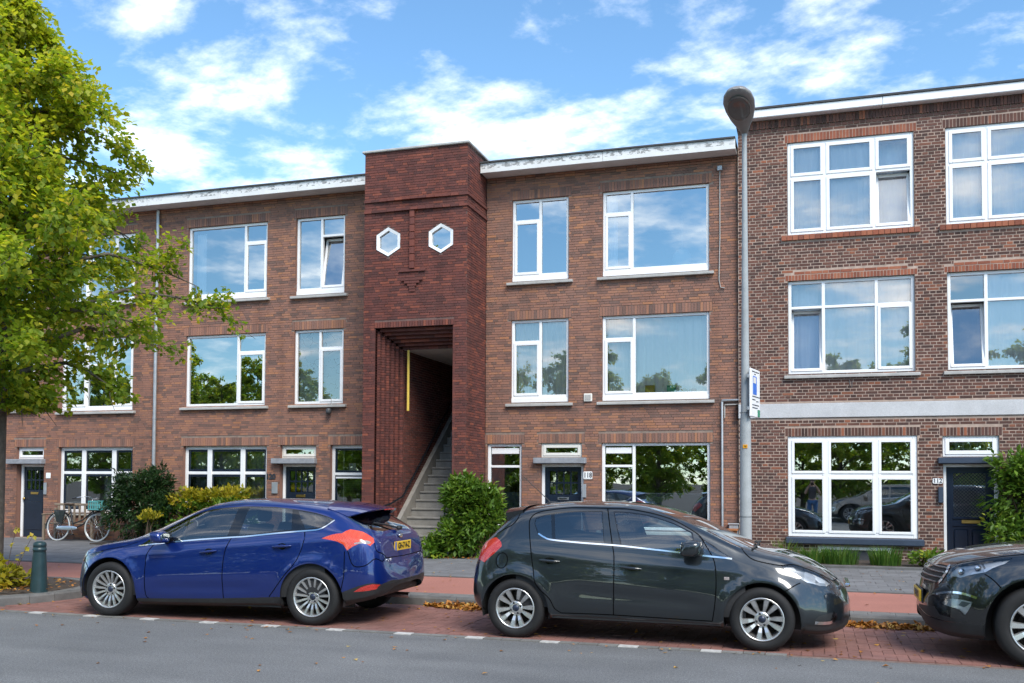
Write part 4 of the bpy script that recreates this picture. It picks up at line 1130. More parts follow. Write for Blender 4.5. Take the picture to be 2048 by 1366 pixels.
for px0, px1 in ((lx0, (lx0 + lx1) / 2 - 0.03), ((lx0 + lx1) / 2 + 0.03, lx1)): m.bevbox(px0, px1, y - 0.004, y + 0.016, z0 + 0.16, lz0 - 0.23, 0.02)
m.build('leaf', M['navy_paint'], d)
m = MB(); m.add([(lx0, y + 0.045, lz0), (lx1, y + 0.045, lz0), (lx1, y + 0.045, lz1), (lx0, y + 0.045, lz1)], [(0, 1, 2, 3)]); m.build('pane', M['window_glass'], d)
m = MB(); st = 0.062
def lat(sgn):
    k = -40
    while k < 60:
        pts = []
        c = k * st
        # line x - sgn*z = c inside the light
        W_l, H_l = lx1 - lx0, lz1 - lz0
        if sgn > 0: t0, t1 = max(0, -c), min(H_l, W_l - c); P = [(c + t0, t0), (c + t1, t1)] if t1 > t0 else None
        else: t0, t1 = max(0, c - W_l), min(H_l, c); P = [(c - t0, t0), (c - t1, t1)] if t1 > t0 else None
        if P and (P[1][1] - P[0][1]) > 0.01:
            m.tube([(lx0 + P[0][0], y + 0.03, lz0 + P[0][1]), (lx0 + P[1][0], y + 0.03, lz0 + P[1][1])], 0.0055, 4, False)
        k += 1
lat(1); lat(-1); m.build('lattice', M['navy_paint'], d)
m = MB(); m.bevbox(2.66, 2.98, y - 0.004, y + 0.016, 0.865, 0.935, 0.008); m.build('letter_slot', M['brass'], d)
m = MB(); m.lathe([(0.012, 0), (0.012, -0.03), (0.034, -0.045), (0.038, -0.062), (0.028, -0.078), (0, -0.08)], 12, 'y', (b - 0.055, y + 0.012, 1.135)); m.build('knob', M['brass'], d)
m = MB(); m.lathe([(0.024, 0), (0.026, -0.012), (0.018, -0.022), (0, -0.024)], 12, 'y', (b - 0.04, y + 0.014, 1.02)); m.build('lock', M['brass'], d)
m = MB(); m.box(a, b, y + 0.9, y + 0.92, z0, z1); m.build('hall_wall', M['room_wall'], d)
canopy(hd_, 2.25, 3.28, 1.982, 2.095, YD, 'navy_sill', 0.12)
m = MB(); m.bevbox(2.16, 2.335, YD - 0.02, YD - 0.004, 1.61, 1.71, 0.016)
s = m.build('number_plate', M[UP], hd_); text_mesh('number', '112', 0.105, M['lead_text'], s, (2.245, YD - 0.022, 1.66), bold=0.002)
m = MB(); m.bevbox(2.25, 2.335, YD - 0.07, YD - 0.004, 1.25, 1.54, 0.008); m.build('mail_box', M['navy_sill'], hd_)
room(hd_, X0, X1, [0.12, 2.95, 5.75, 8.6], YD)
v = (0.10, 1.43, 0.06, 0.385); cw_ = empty('window', (0, 0, 0), hd_); cw_['label'] = 'low cellar window behind the grass tufts'
m = MB(); bars(m, *v, 0.06, YD + 0.0, YD + 0.06); m.build('frame', M['cream_paint'], cw_)
m = MB(); m.add([(v[0], YD + 0.05, v[2]), (v[1], YD + 0.05, v[2]), (v[1], YD + 0.05, v[3]), (v[0], YD + 0.05, v[3])], [(0, 1, 2, 3)]); m.build('pane', M['dark_grey'], cw_)
m = MB(); m.tube([(0.70, YD - 0.002, 3.60), (0.70, YD - 0.07, 3.58), (0.70, YD - 0.07, 3.46), (0.74, YD - 0.07, 3.45), (0.745, YD - 0.07, 3.57)], 0.009, 6); m.build('wall_hook', M['dark_grey'], hd_)

# ---- unseen house added at the right end so the row would shade the street
hn = thing('brick_house', 'unseen plain dark brick house added at the right end of the row for its shadow', 'house', (0, 0, 0))
m = MB(); m.box(9.61, 30.0, YD + 0.03, YD + 7, 0, 9.0, c=0.5); m.build('wall', M['brick_dark'], hn)
m = MB(); m.bevbox(9.62, 30.0, YD - 0.2, YD + 0.03, 8.83, 9.0, 0.012); m.build('fascia_board', M[UP], hn)
m = MB(); m.box(9.62, 30.0, YD - 0.225, YD + 7, 9.002, 9.04); m.build('roof', M['roof_felt'], hn)
for i in range(6):
    for z in (0.6, 3.74, 6.49):
        window(hn, 10.4 + i * 3.1, 12.6 + i * 3.1, z, z + 1.85, YD - 0.06, [(0, 1, 1, 2, 'fixed'), (1, 2, 1, 2, 'fixed'), (0, 1, 0, 1, 'fixed'), (1, 2, 0, 1, 'fixed')], [11.5 + i * 3.1], [z + 1.3], rec=0.02)
# ------------------------------------------------------------------ cars: body surface
class Prof:
    """monotone cubic through (x, value) points"""
    def __init__(s, pts):
        pts = sorted(pts); s.x = [p[0] for p in pts]; s.y = [p[1] for p in pts]
        n = len(pts); h = [s.x[i + 1] - s.x[i] for i in range(n - 1)]; d = [(s.y[i + 1] - s.y[i]) / h[i] for i in range(n - 1)]
        m = [0.0] * n; m[0] = d[0]; m[-1] = d[-1]
        for i in range(1, n - 1):
            if d[i - 1] * d[i] > 0:
                w1, w2 = 2 * h[i] + h[i - 1], h[i] + 2 * h[i - 1]
                m[i] = (w1 + w2) / (w1 / d[i - 1] + w2 / d[i])
        s.m = m
    def __call__(s, x):
        X = s.x
        if x <= X[0]: return s.y[0]
        if x >= X[-1]: return s.y[-1]
        lo, hi = 0, len(X) - 1
        while hi - lo > 1:
            k = (lo + hi) // 2
            if X[k] <= x: lo = k
            else: hi = k
        h = X[hi] - X[lo]; t = (x - X[lo]) / h; t2 = t * t; t3 = t2 * t
        return (2 * t3 - 3 * t2 + 1) * s.y[lo] + (t3 - 2 * t2 + t) * h * s.m[lo] + (-2 * t3 + 3 * t2) * s.y[hi] + (t3 - t2) * h * s.m[hi]

TK = (0.0, 0.05, 0.28, 0.5, 0.62, 0.74, 0.87, 1.0, 1.13)
class CarSurf:
    def __init__(s, sp):
        s.sp = sp; s.xf = sp['xf']; s.xr = sp['xr']
        for k in ('zt', 'zr', 'zs', 'zb', 'W', 'Wr'): setattr(s, k, Prof(sp[k]))
        s.cache = {}; s.arch = sp['arch']          # [(x, z, R)]
    def sec(s, x):
        x = max(s.xr, min(s.xf, x)); k = round(x, 5)
        if k in s.cache: return s.cache[k]
        zt, zr, zs, zb, W, Wr = s.zt(x), s.zr(x), s.zs(x), s.zb(x), s.W(x), s.Wr(x)
        zr = min(zr, zt - 0.004); zs = min(zs, zr - 0.01); zb = min(zb, zs - 0.03)
        Wr = min(Wr, W * 0.95); Ws = W * s.sp.get('ws', 0.925); Wb = W * 0.955
        y = [Wb * 0.90, Wb, W, Ws, (Ws + Wr) / 2 + 0.022 * min(1, (zr - zs) / 0.3), Wr, Wr * 0.55, 0.0, -Wr * 0.55]
        z = [zb, zb + min(0.05, 0.25 * (zs - zb)), zb + 0.46 * (zs - zb), zs, zs + 0.52 * (zr - zs), zr, zr + 0.78 * (zt - zr), zt, zr + 0.78 * (zt - zr)]
        r = (Prof(list(zip(TK, y))), Prof(list(zip(TK, z))), zs, zb)
        s.cache[k] = r; return r
    def P(s, x, t):
        py, pz, zs, zb = s.sec(x); y, z = py(t), pz(t)
        if y > 0.4 and z < zs + 0.05:
            for ax, az, R_ in s.arch:
                d = math.hypot(x - ax, z - az)
                y += 0.016 * math.exp(-((d - R_ - 0.012) / 0.055) ** 2)
            for (x0, z0, x1, z1, amp, wd) in s.sp.get('crease', []):
                zl = z0 + (z1 - z0) * (x - x0) / (x1 - x0); u = (z - zl) / wd
                f = max(0.0, min(1.0, min((x - min(x0, x1)) / 0.25, (max(x0, x1) - x) / 0.25)))
                y += amp * f * math.exp(-u * u) * (1 if u > 0 else 1)
        return (x, max(y, 0.0), z)
    def N(s, x, t):
        e = 0.004; ft = 0.004
        xa, xb = max(s.xr, x - e), min(s.xf, x + e); ta, tb = max(0, t - ft), min(1.0, t + ft)
        a = s.P(xa, t); b = s.P(xb, t); c = s.P(x, ta); d = s.P(x, tb)
        u = [b[i] - a[i] for i in range(3)]; v = [d[i] - c[i] for i in range(3)]
        n = (u[1] * v[2] - u[2] * v[1], u[2] * v[0] - u[0] * v[2], u[0] * v[1] - u[1] * v[0])
        L = math.sqrt(sum(q * q for q in n)) or 1.0
        n = tuple(-q / L for q in n)
        if n[1] < -0.2 or (abs(n[1]) < 0.2 and n[2] < 0 and t > 0.3): n = tuple(-q for q in n)
        return n
    def t_at(s, x, z):
        pz = s.sec(x)[1]; lo, hi = 0.0, 1.0
        for _ in range(40):
            m = (lo + hi) / 2
            if pz(m) < z: lo = m
            else: hi = m
        return (lo + hi) / 2

FOCUS = dict(xf=0.84, xr=-3.42, arch=[(0.0, 0.315, 0.375), (-2.6, 0.315, 0.375)],
    zt=[(-3.42, .50), (-3.41, .585), (-3.39, .64), (-3.36, .70), (-3.335, .80), (-3.31, .91), (-3.275, 1.0), (-3.22, 1.06), (-2.95, 1.24), (-2.80, 1.315), (-2.65, 1.345), (-2.4, 1.368), (-1.9, 1.388), (-1.5, 1.385), (-1.23, 1.358), (-1.0, 1.307), (-.77, 1.232), (-.53, 1.132), (-.3, 1.025), (-.05, .915), (.07, .89), (.24, .862), (.42, .82), (.57, .772), (.7, .71), (.77, .64), (.82, .54), (.84, .46)],
    zr=[(-3.42, .48), (-3.37, .62), (-3.32, .86), (-3.25, .97), (-3.05, 1.10), (-2.89, 1.19), (-2.69, 1.268), (-2.22, 1.325), (-1.69, 1.34), (-1.23, 1.295), (-1.0, 1.21), (-.77, 1.09), (-.53, .97), (-.38, .905), (-.2, .87), (.1, .835), (.3, .80), (.55, .73), (.7, .655), (.8, .55), (.84, .45)],
    zs=[(-3.42, .46), (-3.36, .62), (-3.28, .84), (-3.15, .95), (-2.8, 1.01), (-2.46, .995), (-1.55, .915), (-.73, .845), (-.4, .81), (0, .77), (.3, .715), (.5, .645), (.7, .55), (.84, .42)],
    zb=[(.84, .37), (.82, .27), (.75, .20), (.6, .17), (.3, .16), (-.3, .15), (-2.3, .19), (-2.7, .21), (-3.0, .25), (-3.25, .30), (-3.36, .36), (-3.40, .42), (-3.42, .45)],
    W=[(.84, 0), (.83, .12), (.79, .27), (.72, .43), (.62, .60), (.52, .715), (.42, .795), (.3, .85), (.1, .885), (-.3, .89), (-2.7, .89), (-3.0, .885), (-3.15, .865), (-3.26, .82), (-3.33, .74), (-3.38, .58), (-3.41, .32), (-3.42, 0)],
    Wr=[(.84, 0), (.79, .20), (.72, .34), (.62, .48), (.52, .59), (.42, .66), (.2, .72), (-.1, .73), (-.3, .73), (-.53, .71), (-.77, .68), (-1.0, .65), (-1.23, .625), (-1.69, .615), (-2.22, .615), (-2.69, .63), (-2.89, .655), (-3.05, .68), (-3.2, .69), (-3.3, .64), (-3.36, .5), (-3.40, .25), (-3.42, 0)],
    crease=[(-.1, .70, -3.05, .955, .010, .035), (-.5, .36, -2.0, .40, -.010, .06)])
CORSA = dict(xf=0.82, xr=-3.035, arch=[(0, 0.30, 0.355), (-2.453, 0.30, 0.355)],
    zt=[(-3.035, .50), (-3.024, .60), (-2.989, .76), (-2.932, .88), (-2.886, .99), (-2.818, 1.06), (-2.715, 1.18), (-2.623, 1.265), (-2.54, 1.315), (-2.4, 1.352), (-1.99, 1.395), (-1.6, 1.40), (-1.24, 1.375), (-0.9, 1.30), (-0.59, 1.195), (-0.29, 1.055), (-0.05, .96), (0.05, .935), (0.2, .905), (0.35, .855), (0.5, .79), (0.62, .715), (0.72, .62), (0.79, .52), (0.82, .42)],
    zr=[(-3.035, .48), (-2.943, .76), (-2.863, .93), (-2.76, 1.03), (-2.646, 1.13), (-2.55, 1.215), (-2.42, 1.285), (-2.2, 1.328), (-1.84, 1.358), (-1.37, 1.355), (-1.14, 1.325), (-0.87, 1.25), (-0.64, 1.15), (-0.3, .995), (-0.19, .95), (-0.05, .915), (0.17, .865), (0.35, .81), (0.5, .745), (0.62, .665), (0.72, .57), (0.79, .47), (0.82, .40)],
    zs=[(-3.035, .46), (-2.943, .69), (-2.852, .84), (-2.715, .92), (-2.5, .965), (-2.1, .955), (-1.44, .925), (-0.92, .885), (-0.56, .85), (-0.28, .83), (0, .79), (0.2, .75), (0.4, .68), (0.55, .60), (0.7, .50), (0.79, .42), (0.82, .38)],
    zb=[(0.82, .33), (0.79, .24), (0.7, .19), (0.5, .165), (0.35, .18), (0, .2), (-0.34, .2), (-2.05, .21), (-2.4, .22), (-2.715, .24), (-2.886, .28), (-2.989, .36), (-3.035, .44)],
    W=[(.82, 0), (.81, .18), (.77, .40), (.70, .57), (.60, .70), (.45, .79), (.3, .835), (.1, .855), (-.3, .855), (-2.3, .855), (-2.6, .85), (-2.78, .83), (-2.88, .79), (-2.945, .72), (-2.99, .58), (-3.02, .36), (-3.035, 0)],
    Wr=[(0.82, 0), (0.79, .18), (0.72, .36), (0.62, .50), (0.5, .60), (0.35, .67), (0.17, .70), (-0.05, .71), (-0.3, .70), (-0.64, .67), (-1.05, .625), (-1.37, .60), (-1.84, .60), (-2.42, .62), (-2.55, .635), (-2.715, .655), (-2.852, .65), (-2.943, .57), (-3.012, .30), (-3.035, 0)],
    crease=[(0.3, .70, -2.75, .90, .006, .05), (-0.45, .42, -2.0, .52, -.012, .07)])
SUV = dict(xf=0.90, xr=-3.45, arch=[(0.0, 0.355, 0.43), (-2.60, 0.355, 0.43)],
    zt=[(-3.45, .55), (-3.43, .70), (-3.38, .85), (-3.32, 1.05), (-3.15, 1.30), (-2.95, 1.50), (-2.7, 1.57), (-2.2, 1.60), (-1.5, 1.60), (-1.1, 1.53), (-.8, 1.40), (-.5, 1.24), (-.25, 1.10), (-.12, 1.055), (.1, 1.03), (.35, .99), (.55, .945), (.70, .885), (.78, .82), (.84, .72), (.88, .58), (.90, .50)],
    zr=[(-3.45, .52), (-3.38, .78), (-3.3, 1.0), (-3.1, 1.22), (-2.9, 1.40), (-2.6, 1.50), (-2.2, 1.54), (-1.5, 1.54), (-1.1, 1.45), (-.8, 1.30), (-.5, 1.14), (-.3, 1.05), (-.1, 1.01), (.1, .985), (.35, .945), (.55, .89), (.70, .81), (.78, .73), (.86, .58), (.90, .48)],
    zs=[(-3.45, .50), (-3.35, .80), (-3.1, .98), (-2.6, 1.0), (-1.5, .97), (-.5, .94), (0, .915), (.3, .87), (.5, .81), (.65, .735), (.78, .62), (.86, .52), (.90, .46)],
    zb=[(.90, .38), (.87, .30), (.8, .24), (.6, .21), (.3, .22), (-.4, .24), (-2.2, .25), (-3.0, .30), (-3.3, .36), (-3.42, .45), (-3.45, .49)],
    W=[(.90, 0), (.885, .22), (.84, .44), (.76, .62), (.65, .75), (.5, .84), (.3, .895), (0, .91), (-2.8, .91), (-3.1, .89), (-3.28, .82), (-3.38, .68), (-3.43, .4), (-3.45, 0)],
    Wr=[(.90, 0), (.86, .20), (.80, .40), (.70, .56), (.55, .67), (.35, .74), (.1, .77), (-.3, .76), (-.8, .71), (-1.1, .67), (-1.5, .65), (-2.6, .65), (-3.0, .69), (-3.25, .66), (-3.38, .45), (-3.45, 0)],
    crease=[(.2, .75, -3.1, .88, .010, .05)])
# ------------------------------------------------------------------ cars: parts
TS = 1.6
def inside(poly, x, y):
    c = False; n = len(poly); j = n - 1
    for i in range(n):
        xi, yi = poly[i]; xj, yj = poly[j]
        if (yi > y) != (yj > y) and x < (xj - xi) * (y - yi) / (yj - yi) + xi: c = not c
        j = i
    return c

def densify(poly, step=0.05, closed=True):
    out = []; n = len(poly)
    for i in range(n if closed else n - 1):
        a = poly[i]; b = poly[(i + 1) % n]
        L = math.hypot(b[0] - a[0], (b[1] - a[1]) * TS); k = max(1, int(L / step))
        for q in range(k): out.append((a[0] + (b[0] - a[0]) * q / k, a[1] + (b[1] - a[1]) * q / k))
    if not closed: out.append(poly[-1])
    return out

def smooth_poly(poly, closed=False, n=4):
    """Catmull-Rom through the points"""
    P = poly; out = []; m = len(P)
    for i in range(m if closed else m - 1):
        p0 = P[(i - 1) % m] if closed or i > 0 else P[i]; p1 = P[i]; p2 = P[(i + 1) % m]; p3 = P[(i + 2) % m] if closed or i + 2 < m else p2
        for k in range(n):
            t = k / n; t2, t3 = t * t, t * t * t
            out.append(tuple(0.5 * (2 * p1[a] + (p2[a] - p0[a]) * t + (2 * p0[a] - 5 * p1[a] + 4 * p2[a] - p3[a]) * t2 + (3 * p1[a] - p0[a] - 3 * p2[a] + p3[a]) * t3) for a in range(2)))
    if not closed: out.append(P[-1])
    return out

def arch_poly(S, ax, az, R_):
    pts = []; n = 26
    for i in range(n + 1):
        a = math.pi * i / n - 0.0
        x = ax - R_ * math.cos(a); z = az + R_ * math.sin(a)
        pts.append((x, S.t_at(x, z)))
    return [(ax - R_, 0.0)] + pts + [(ax + R_, 0.0)]

def surface_mesh(name, S, tris, verts, side, mat, off=0.0):
    idx = {}; vv = []; nn = []; ff = []
    for t in tris:
        f = []
        for i in t:
            if i not in idx:
                x, tt = verts[i]; p = S.P(x, tt); n = S.N(x, tt)
                if tt > 0.9985: n = (n[0], 0.0, n[2])
                idx[i] = len(vv); vv.append((p[0] + n[0] * off, (p[1] + n[1] * off) * side, p[2] + n[2] * off)); nn.append((n[0], n[1] * side, n[2]))
            f.append(idx[i])
        ff.append(f)
    return vv, nn, ff

def emit(name, chunks, mat, parent, label=None):
    V = []; N_ = []; F = []
    for vv, nn, ff in chunks:
        o = len(V); V += vv; N_ += nn
        for f in ff:
            g = [i + o for i in f]
            a, b, c = (Vector(V[i]) for i in g)
            nn_ = Vector(N_[g[0]]) + Vector(N_[g[1]]) + Vector(N_[g[2]])
            if (b - a).cross(c - a).dot(nn_) < 0: g.reverse()
            F.append(g)
    me = bpy.data.meshes.new(name); me.from_pydata(V, [], F); me.materials.append(mat)
    me.polygons.foreach_set('use_smooth', [True] * len(F))
    me.normals_split_custom_set_from_vertices(N_)
    me.update()
    o = bpy.data.objects.new(name, me); COL.objects.link(o); o.parent = parent
    if label: o['label'] = label
    return o

def strip(m, S, line, side, w=0.007, lift=0.0015, z3=True):
    """narrow ribbon that follows the body"""
    pts = densify(smooth_poly(line), 0.03, False)
    L = []
    for i, (x, t) in enumerate(pts):
        p = Vector(S.P(x, t)); n = Vector(S.N(x, t))
        q = Vector(S.P(*pts[min(i + 1, len(pts) - 1)])) - Vector(S.P(*pts[max(i - 1, 0)]))
        if q.length < 1e-6: continue
        b = q.normalized().cross(n).normalized() * w / 2; c = p + n * lift
        L.append((c + b, c - b, n))
    v = []
    for a, b, n in L: v += [(a.x, a.y * side, a.z), (b.x, b.y * side, b.z)]
    m.add(v, [(2 * i, 2 * i + 1, 2 * i + 3, 2 * i + 2) for i in range(len(L) - 1)], True)

def sellip(m, c, r, e=0.6, n=16, k=10, shear=0.0):
    """superellipsoid"""
    sg = lambda v, p: math.copysign(abs(v) ** p, v)
    v = []
    for i in range(k + 1):
        ph = -math.pi / 2 + math.pi * i / k
        for j in range(n):
            th = 2 * math.pi * j / n
            x = r[0] * sg(math.cos(ph), e) * sg(math.cos(th), e); y = r[1] * sg(math.cos(ph), e) * sg(math.sin(th), e); z = r[2] * sg(math.sin(ph), e)
            v.append((c[0] + x + shear * z, c[1] + y, c[2] + z))
    m.add(v, [(i * n + j, i * n + (j + 1) % n, (i + 1) * n + (j + 1) % n, (i + 1) * n + j) for i in range(k) for j in range(n)], True)
    return m

def make_wheel(car, x, y, R_, rim, wd, style, side, mats):
    w = empty('wheel', (x, y, R_), car)
    s = side
    t = MB(); t.lathe([(rim - 0.002, -0.012 * s), (rim + 0.012, 0.004 * s), (rim + 0.04, 0.010 * s), (R_ - 0.04, 0.008 * s), (R_ - 0.014, -0.006 * s), (R_ - 0.002, -0.028 * s), (R_, -0.06 * s), (R_, -(wd - 0.05) * s), (R_ - 0.01, -(wd - 0.01) * s), (R_ - 0.05, -wd * s), (rim, -wd * s)], 48, 'y')
    fix_normals(t.build('tyre', M['rubber'], w))
    r = MB(); r.lathe([(rim + 0.003, -0.006 * s), (rim + 0.002, 0.002 * s), (rim - 0.008, 0.003 * s), (rim - 0.014, -0.006 * s), (rim - 0.022, -0.03 * s), (rim - 0.03, -0.07 * s), (rim - 0.03, -0.19 * s)], 48, 'y')
    fix_normals(r.build('rim', M['alloy'], w))
    b = MB(); b.lathe([(rim - 0.03, -0.16 * s), (0.05, -0.16 * s)], 32, 'y'); b.lathe([(rim * 0.68, -0.10 * s), (rim * 0.68, -0.112 * s), (0.03, -0.112 * s)], 32, 'y')
    fix_normals(b.build('brake_disc', M['brake'], w))
    sp = MB()
    n, w0, w1, pair, dish = style
    for i in range(n):
        a = 2 * math.pi * i / n + (pair * (1 if i % 2 else -1)) + 0.11
        ca, sa = math.cos(a), math.sin(a)
        prof = [(0.045, -0.030 - dish, w0 * 0.9), (0.085, -0.026 - dish * 0.8, w0), (rim * 0.62, -0.014 - dish * 0.3, (w0 + w1) / 2), (rim - 0.010, -0.004, w1)]
        v = []
        for (rr, yy, ww) in prof:
            for (dw, dy) in ((-ww, -0.020), (-ww * 0.72, 0.0), (ww * 0.72, 0.0), (ww, -0.020)):
                v.append((ca * rr - sa * dw, (yy + dy) * s, sa * rr + ca * dw))
        f = [(q * 4 + k, q * 4 + k + 1, q * 4 + 5 + k, q * 4 + 4 + k) for q in range(3) for k in range(3)]
        sp.add(v, f, False)
    fix_normals(sp.build('spokes', M['alloy'], w))
    hb = MB(); hb.lathe([(0.075, -0.05 * s - dish * s), (0.072, -0.028 * s - dish * s), (0.055, -0.022 * s - dish * s), (0.036, -0.022 * s - dish * s)], 24, 'y')
    fix_normals(hb.build('hub', M['alloy'], w))
    cp = MB(); cp.lathe([(0.034, -0.024 * s - dish * s), (0.030, -0.016 * s - dish * s), (0.0, -0.013 * s - dish * s)], 20, 'y'); fix_normals(cp.build('hub_cap', M['hub_dark'], w))
    lg = MB(); nl = 5 if n > 10 else 4
    for i in range(nl):
        a = 2 * math.pi * i / nl + 0.4
        lg.lathe([(0.012, -0.045 * s - dish * s), (0.012, -0.021 * s - dish * s), (0.0, -0.020 * s - dish * s)], 8, 'y', (math.cos(a) * 0.055, 0, math.sin(a) * 0.055))
    fix_normals(lg.build('lug_nuts', M['black_plastic'], w))
    return w

plain('alloy', (0.62, 0.62, 0.62), 0.32, 0.85, var=0.06, vscale=20)
plain('brake', (0.045, 0.04, 0.038), 0.6, 0.5, var=0.3, vscale=20)
plain('hub_dark', (0.03, 0.04, 0.07), 0.3, 0.3)
plain('chrome', (0.80, 0.81, 0.82), 0.10, 1.0, var=0.02)
plain('gloss_black', (0.006, 0.006, 0.007), 0.08, coat=0.6)
plain('gap_black', (0.0015, 0.0015, 0.002), 0.9, spec=0.1)
plain('mirror_pane', (0.18, 0.21, 0.22), 0.12, 0.9)
plain('grille_metal', (0.30, 0.31, 0.33), 0.25, 0.8)
plain('car_trim', (0.022, 0.023, 0.026), 0.8)
plain('seat_cloth', (0.035, 0.036, 0.042), 0.9)
plain('grey_trim', (0.20, 0.20, 0.20), 0.8)
plain('plate_blue', (0.02, 0.10, 0.45), 0.4)
def lamp_mat(name, c, rough=0.12):
    t = NT(name); p = t.pos((60, 60, 60), obj=True)
    w = t.n('ShaderNodeTexChecker'); w.inputs['Scale'].default_value = 1.0
    t.l(p, w.inputs[0])
    t.col(t.mix(t.math('MULTIPLY', w.outputs['Fac'], 0.25), c, tuple(min(1, x * 1.7 + 0.05) for x in c)))
    t.set(Roughness=rough); t.b.inputs['Coat Weight'].default_value = 1.0; t.b.inputs['Coat Roughness'].default_value = 0.02
    return t.m
lamp_mat('lamp_red', (0.42, 0.025, 0.018)); lamp_mat('lamp_orange_red', (0.60, 0.06, 0.02)); lamp_mat('lamp_white', (0.62, 0.58, 0.56)); lamp_mat('lamp_grey', (0.30, 0.26, 0.25))
lamp_mat('lamp_chrome', (0.62, 0.65, 0.70), 0.18)
t = NT('lamp_inside'); v_ = t.n('ShaderNodeTexVoronoi'); v_.inputs['Scale'].default_value = 9.0; t.l(t.pos((1, 1, 1.6), obj=True), v_.inputs['Vector'])
t.col(t.ramp(v_.outputs['Color'], [(0.15, (0.10, 0.11, 0.12)), (0.4, (0.62, 0.64, 0.67)), (0.8, (0.92, 0.93, 0.95))])); t.set(Roughness=0.34, Metallic=0.5)
car_paint('paint_blue', (0.002, 0.018, 0.15), rough=0.30, metal=0.35)
car_paint('paint_grey', (0.013, 0.018, 0.023), rough=0.28, metal=0.3)
car_paint('paint_black', (0.003, 0.0035, 0.005), rough=0.25, metal=0.0)
car_paint('paint_beige', (0.40, 0.33, 0.26), rough=0.35, metal=0.3)

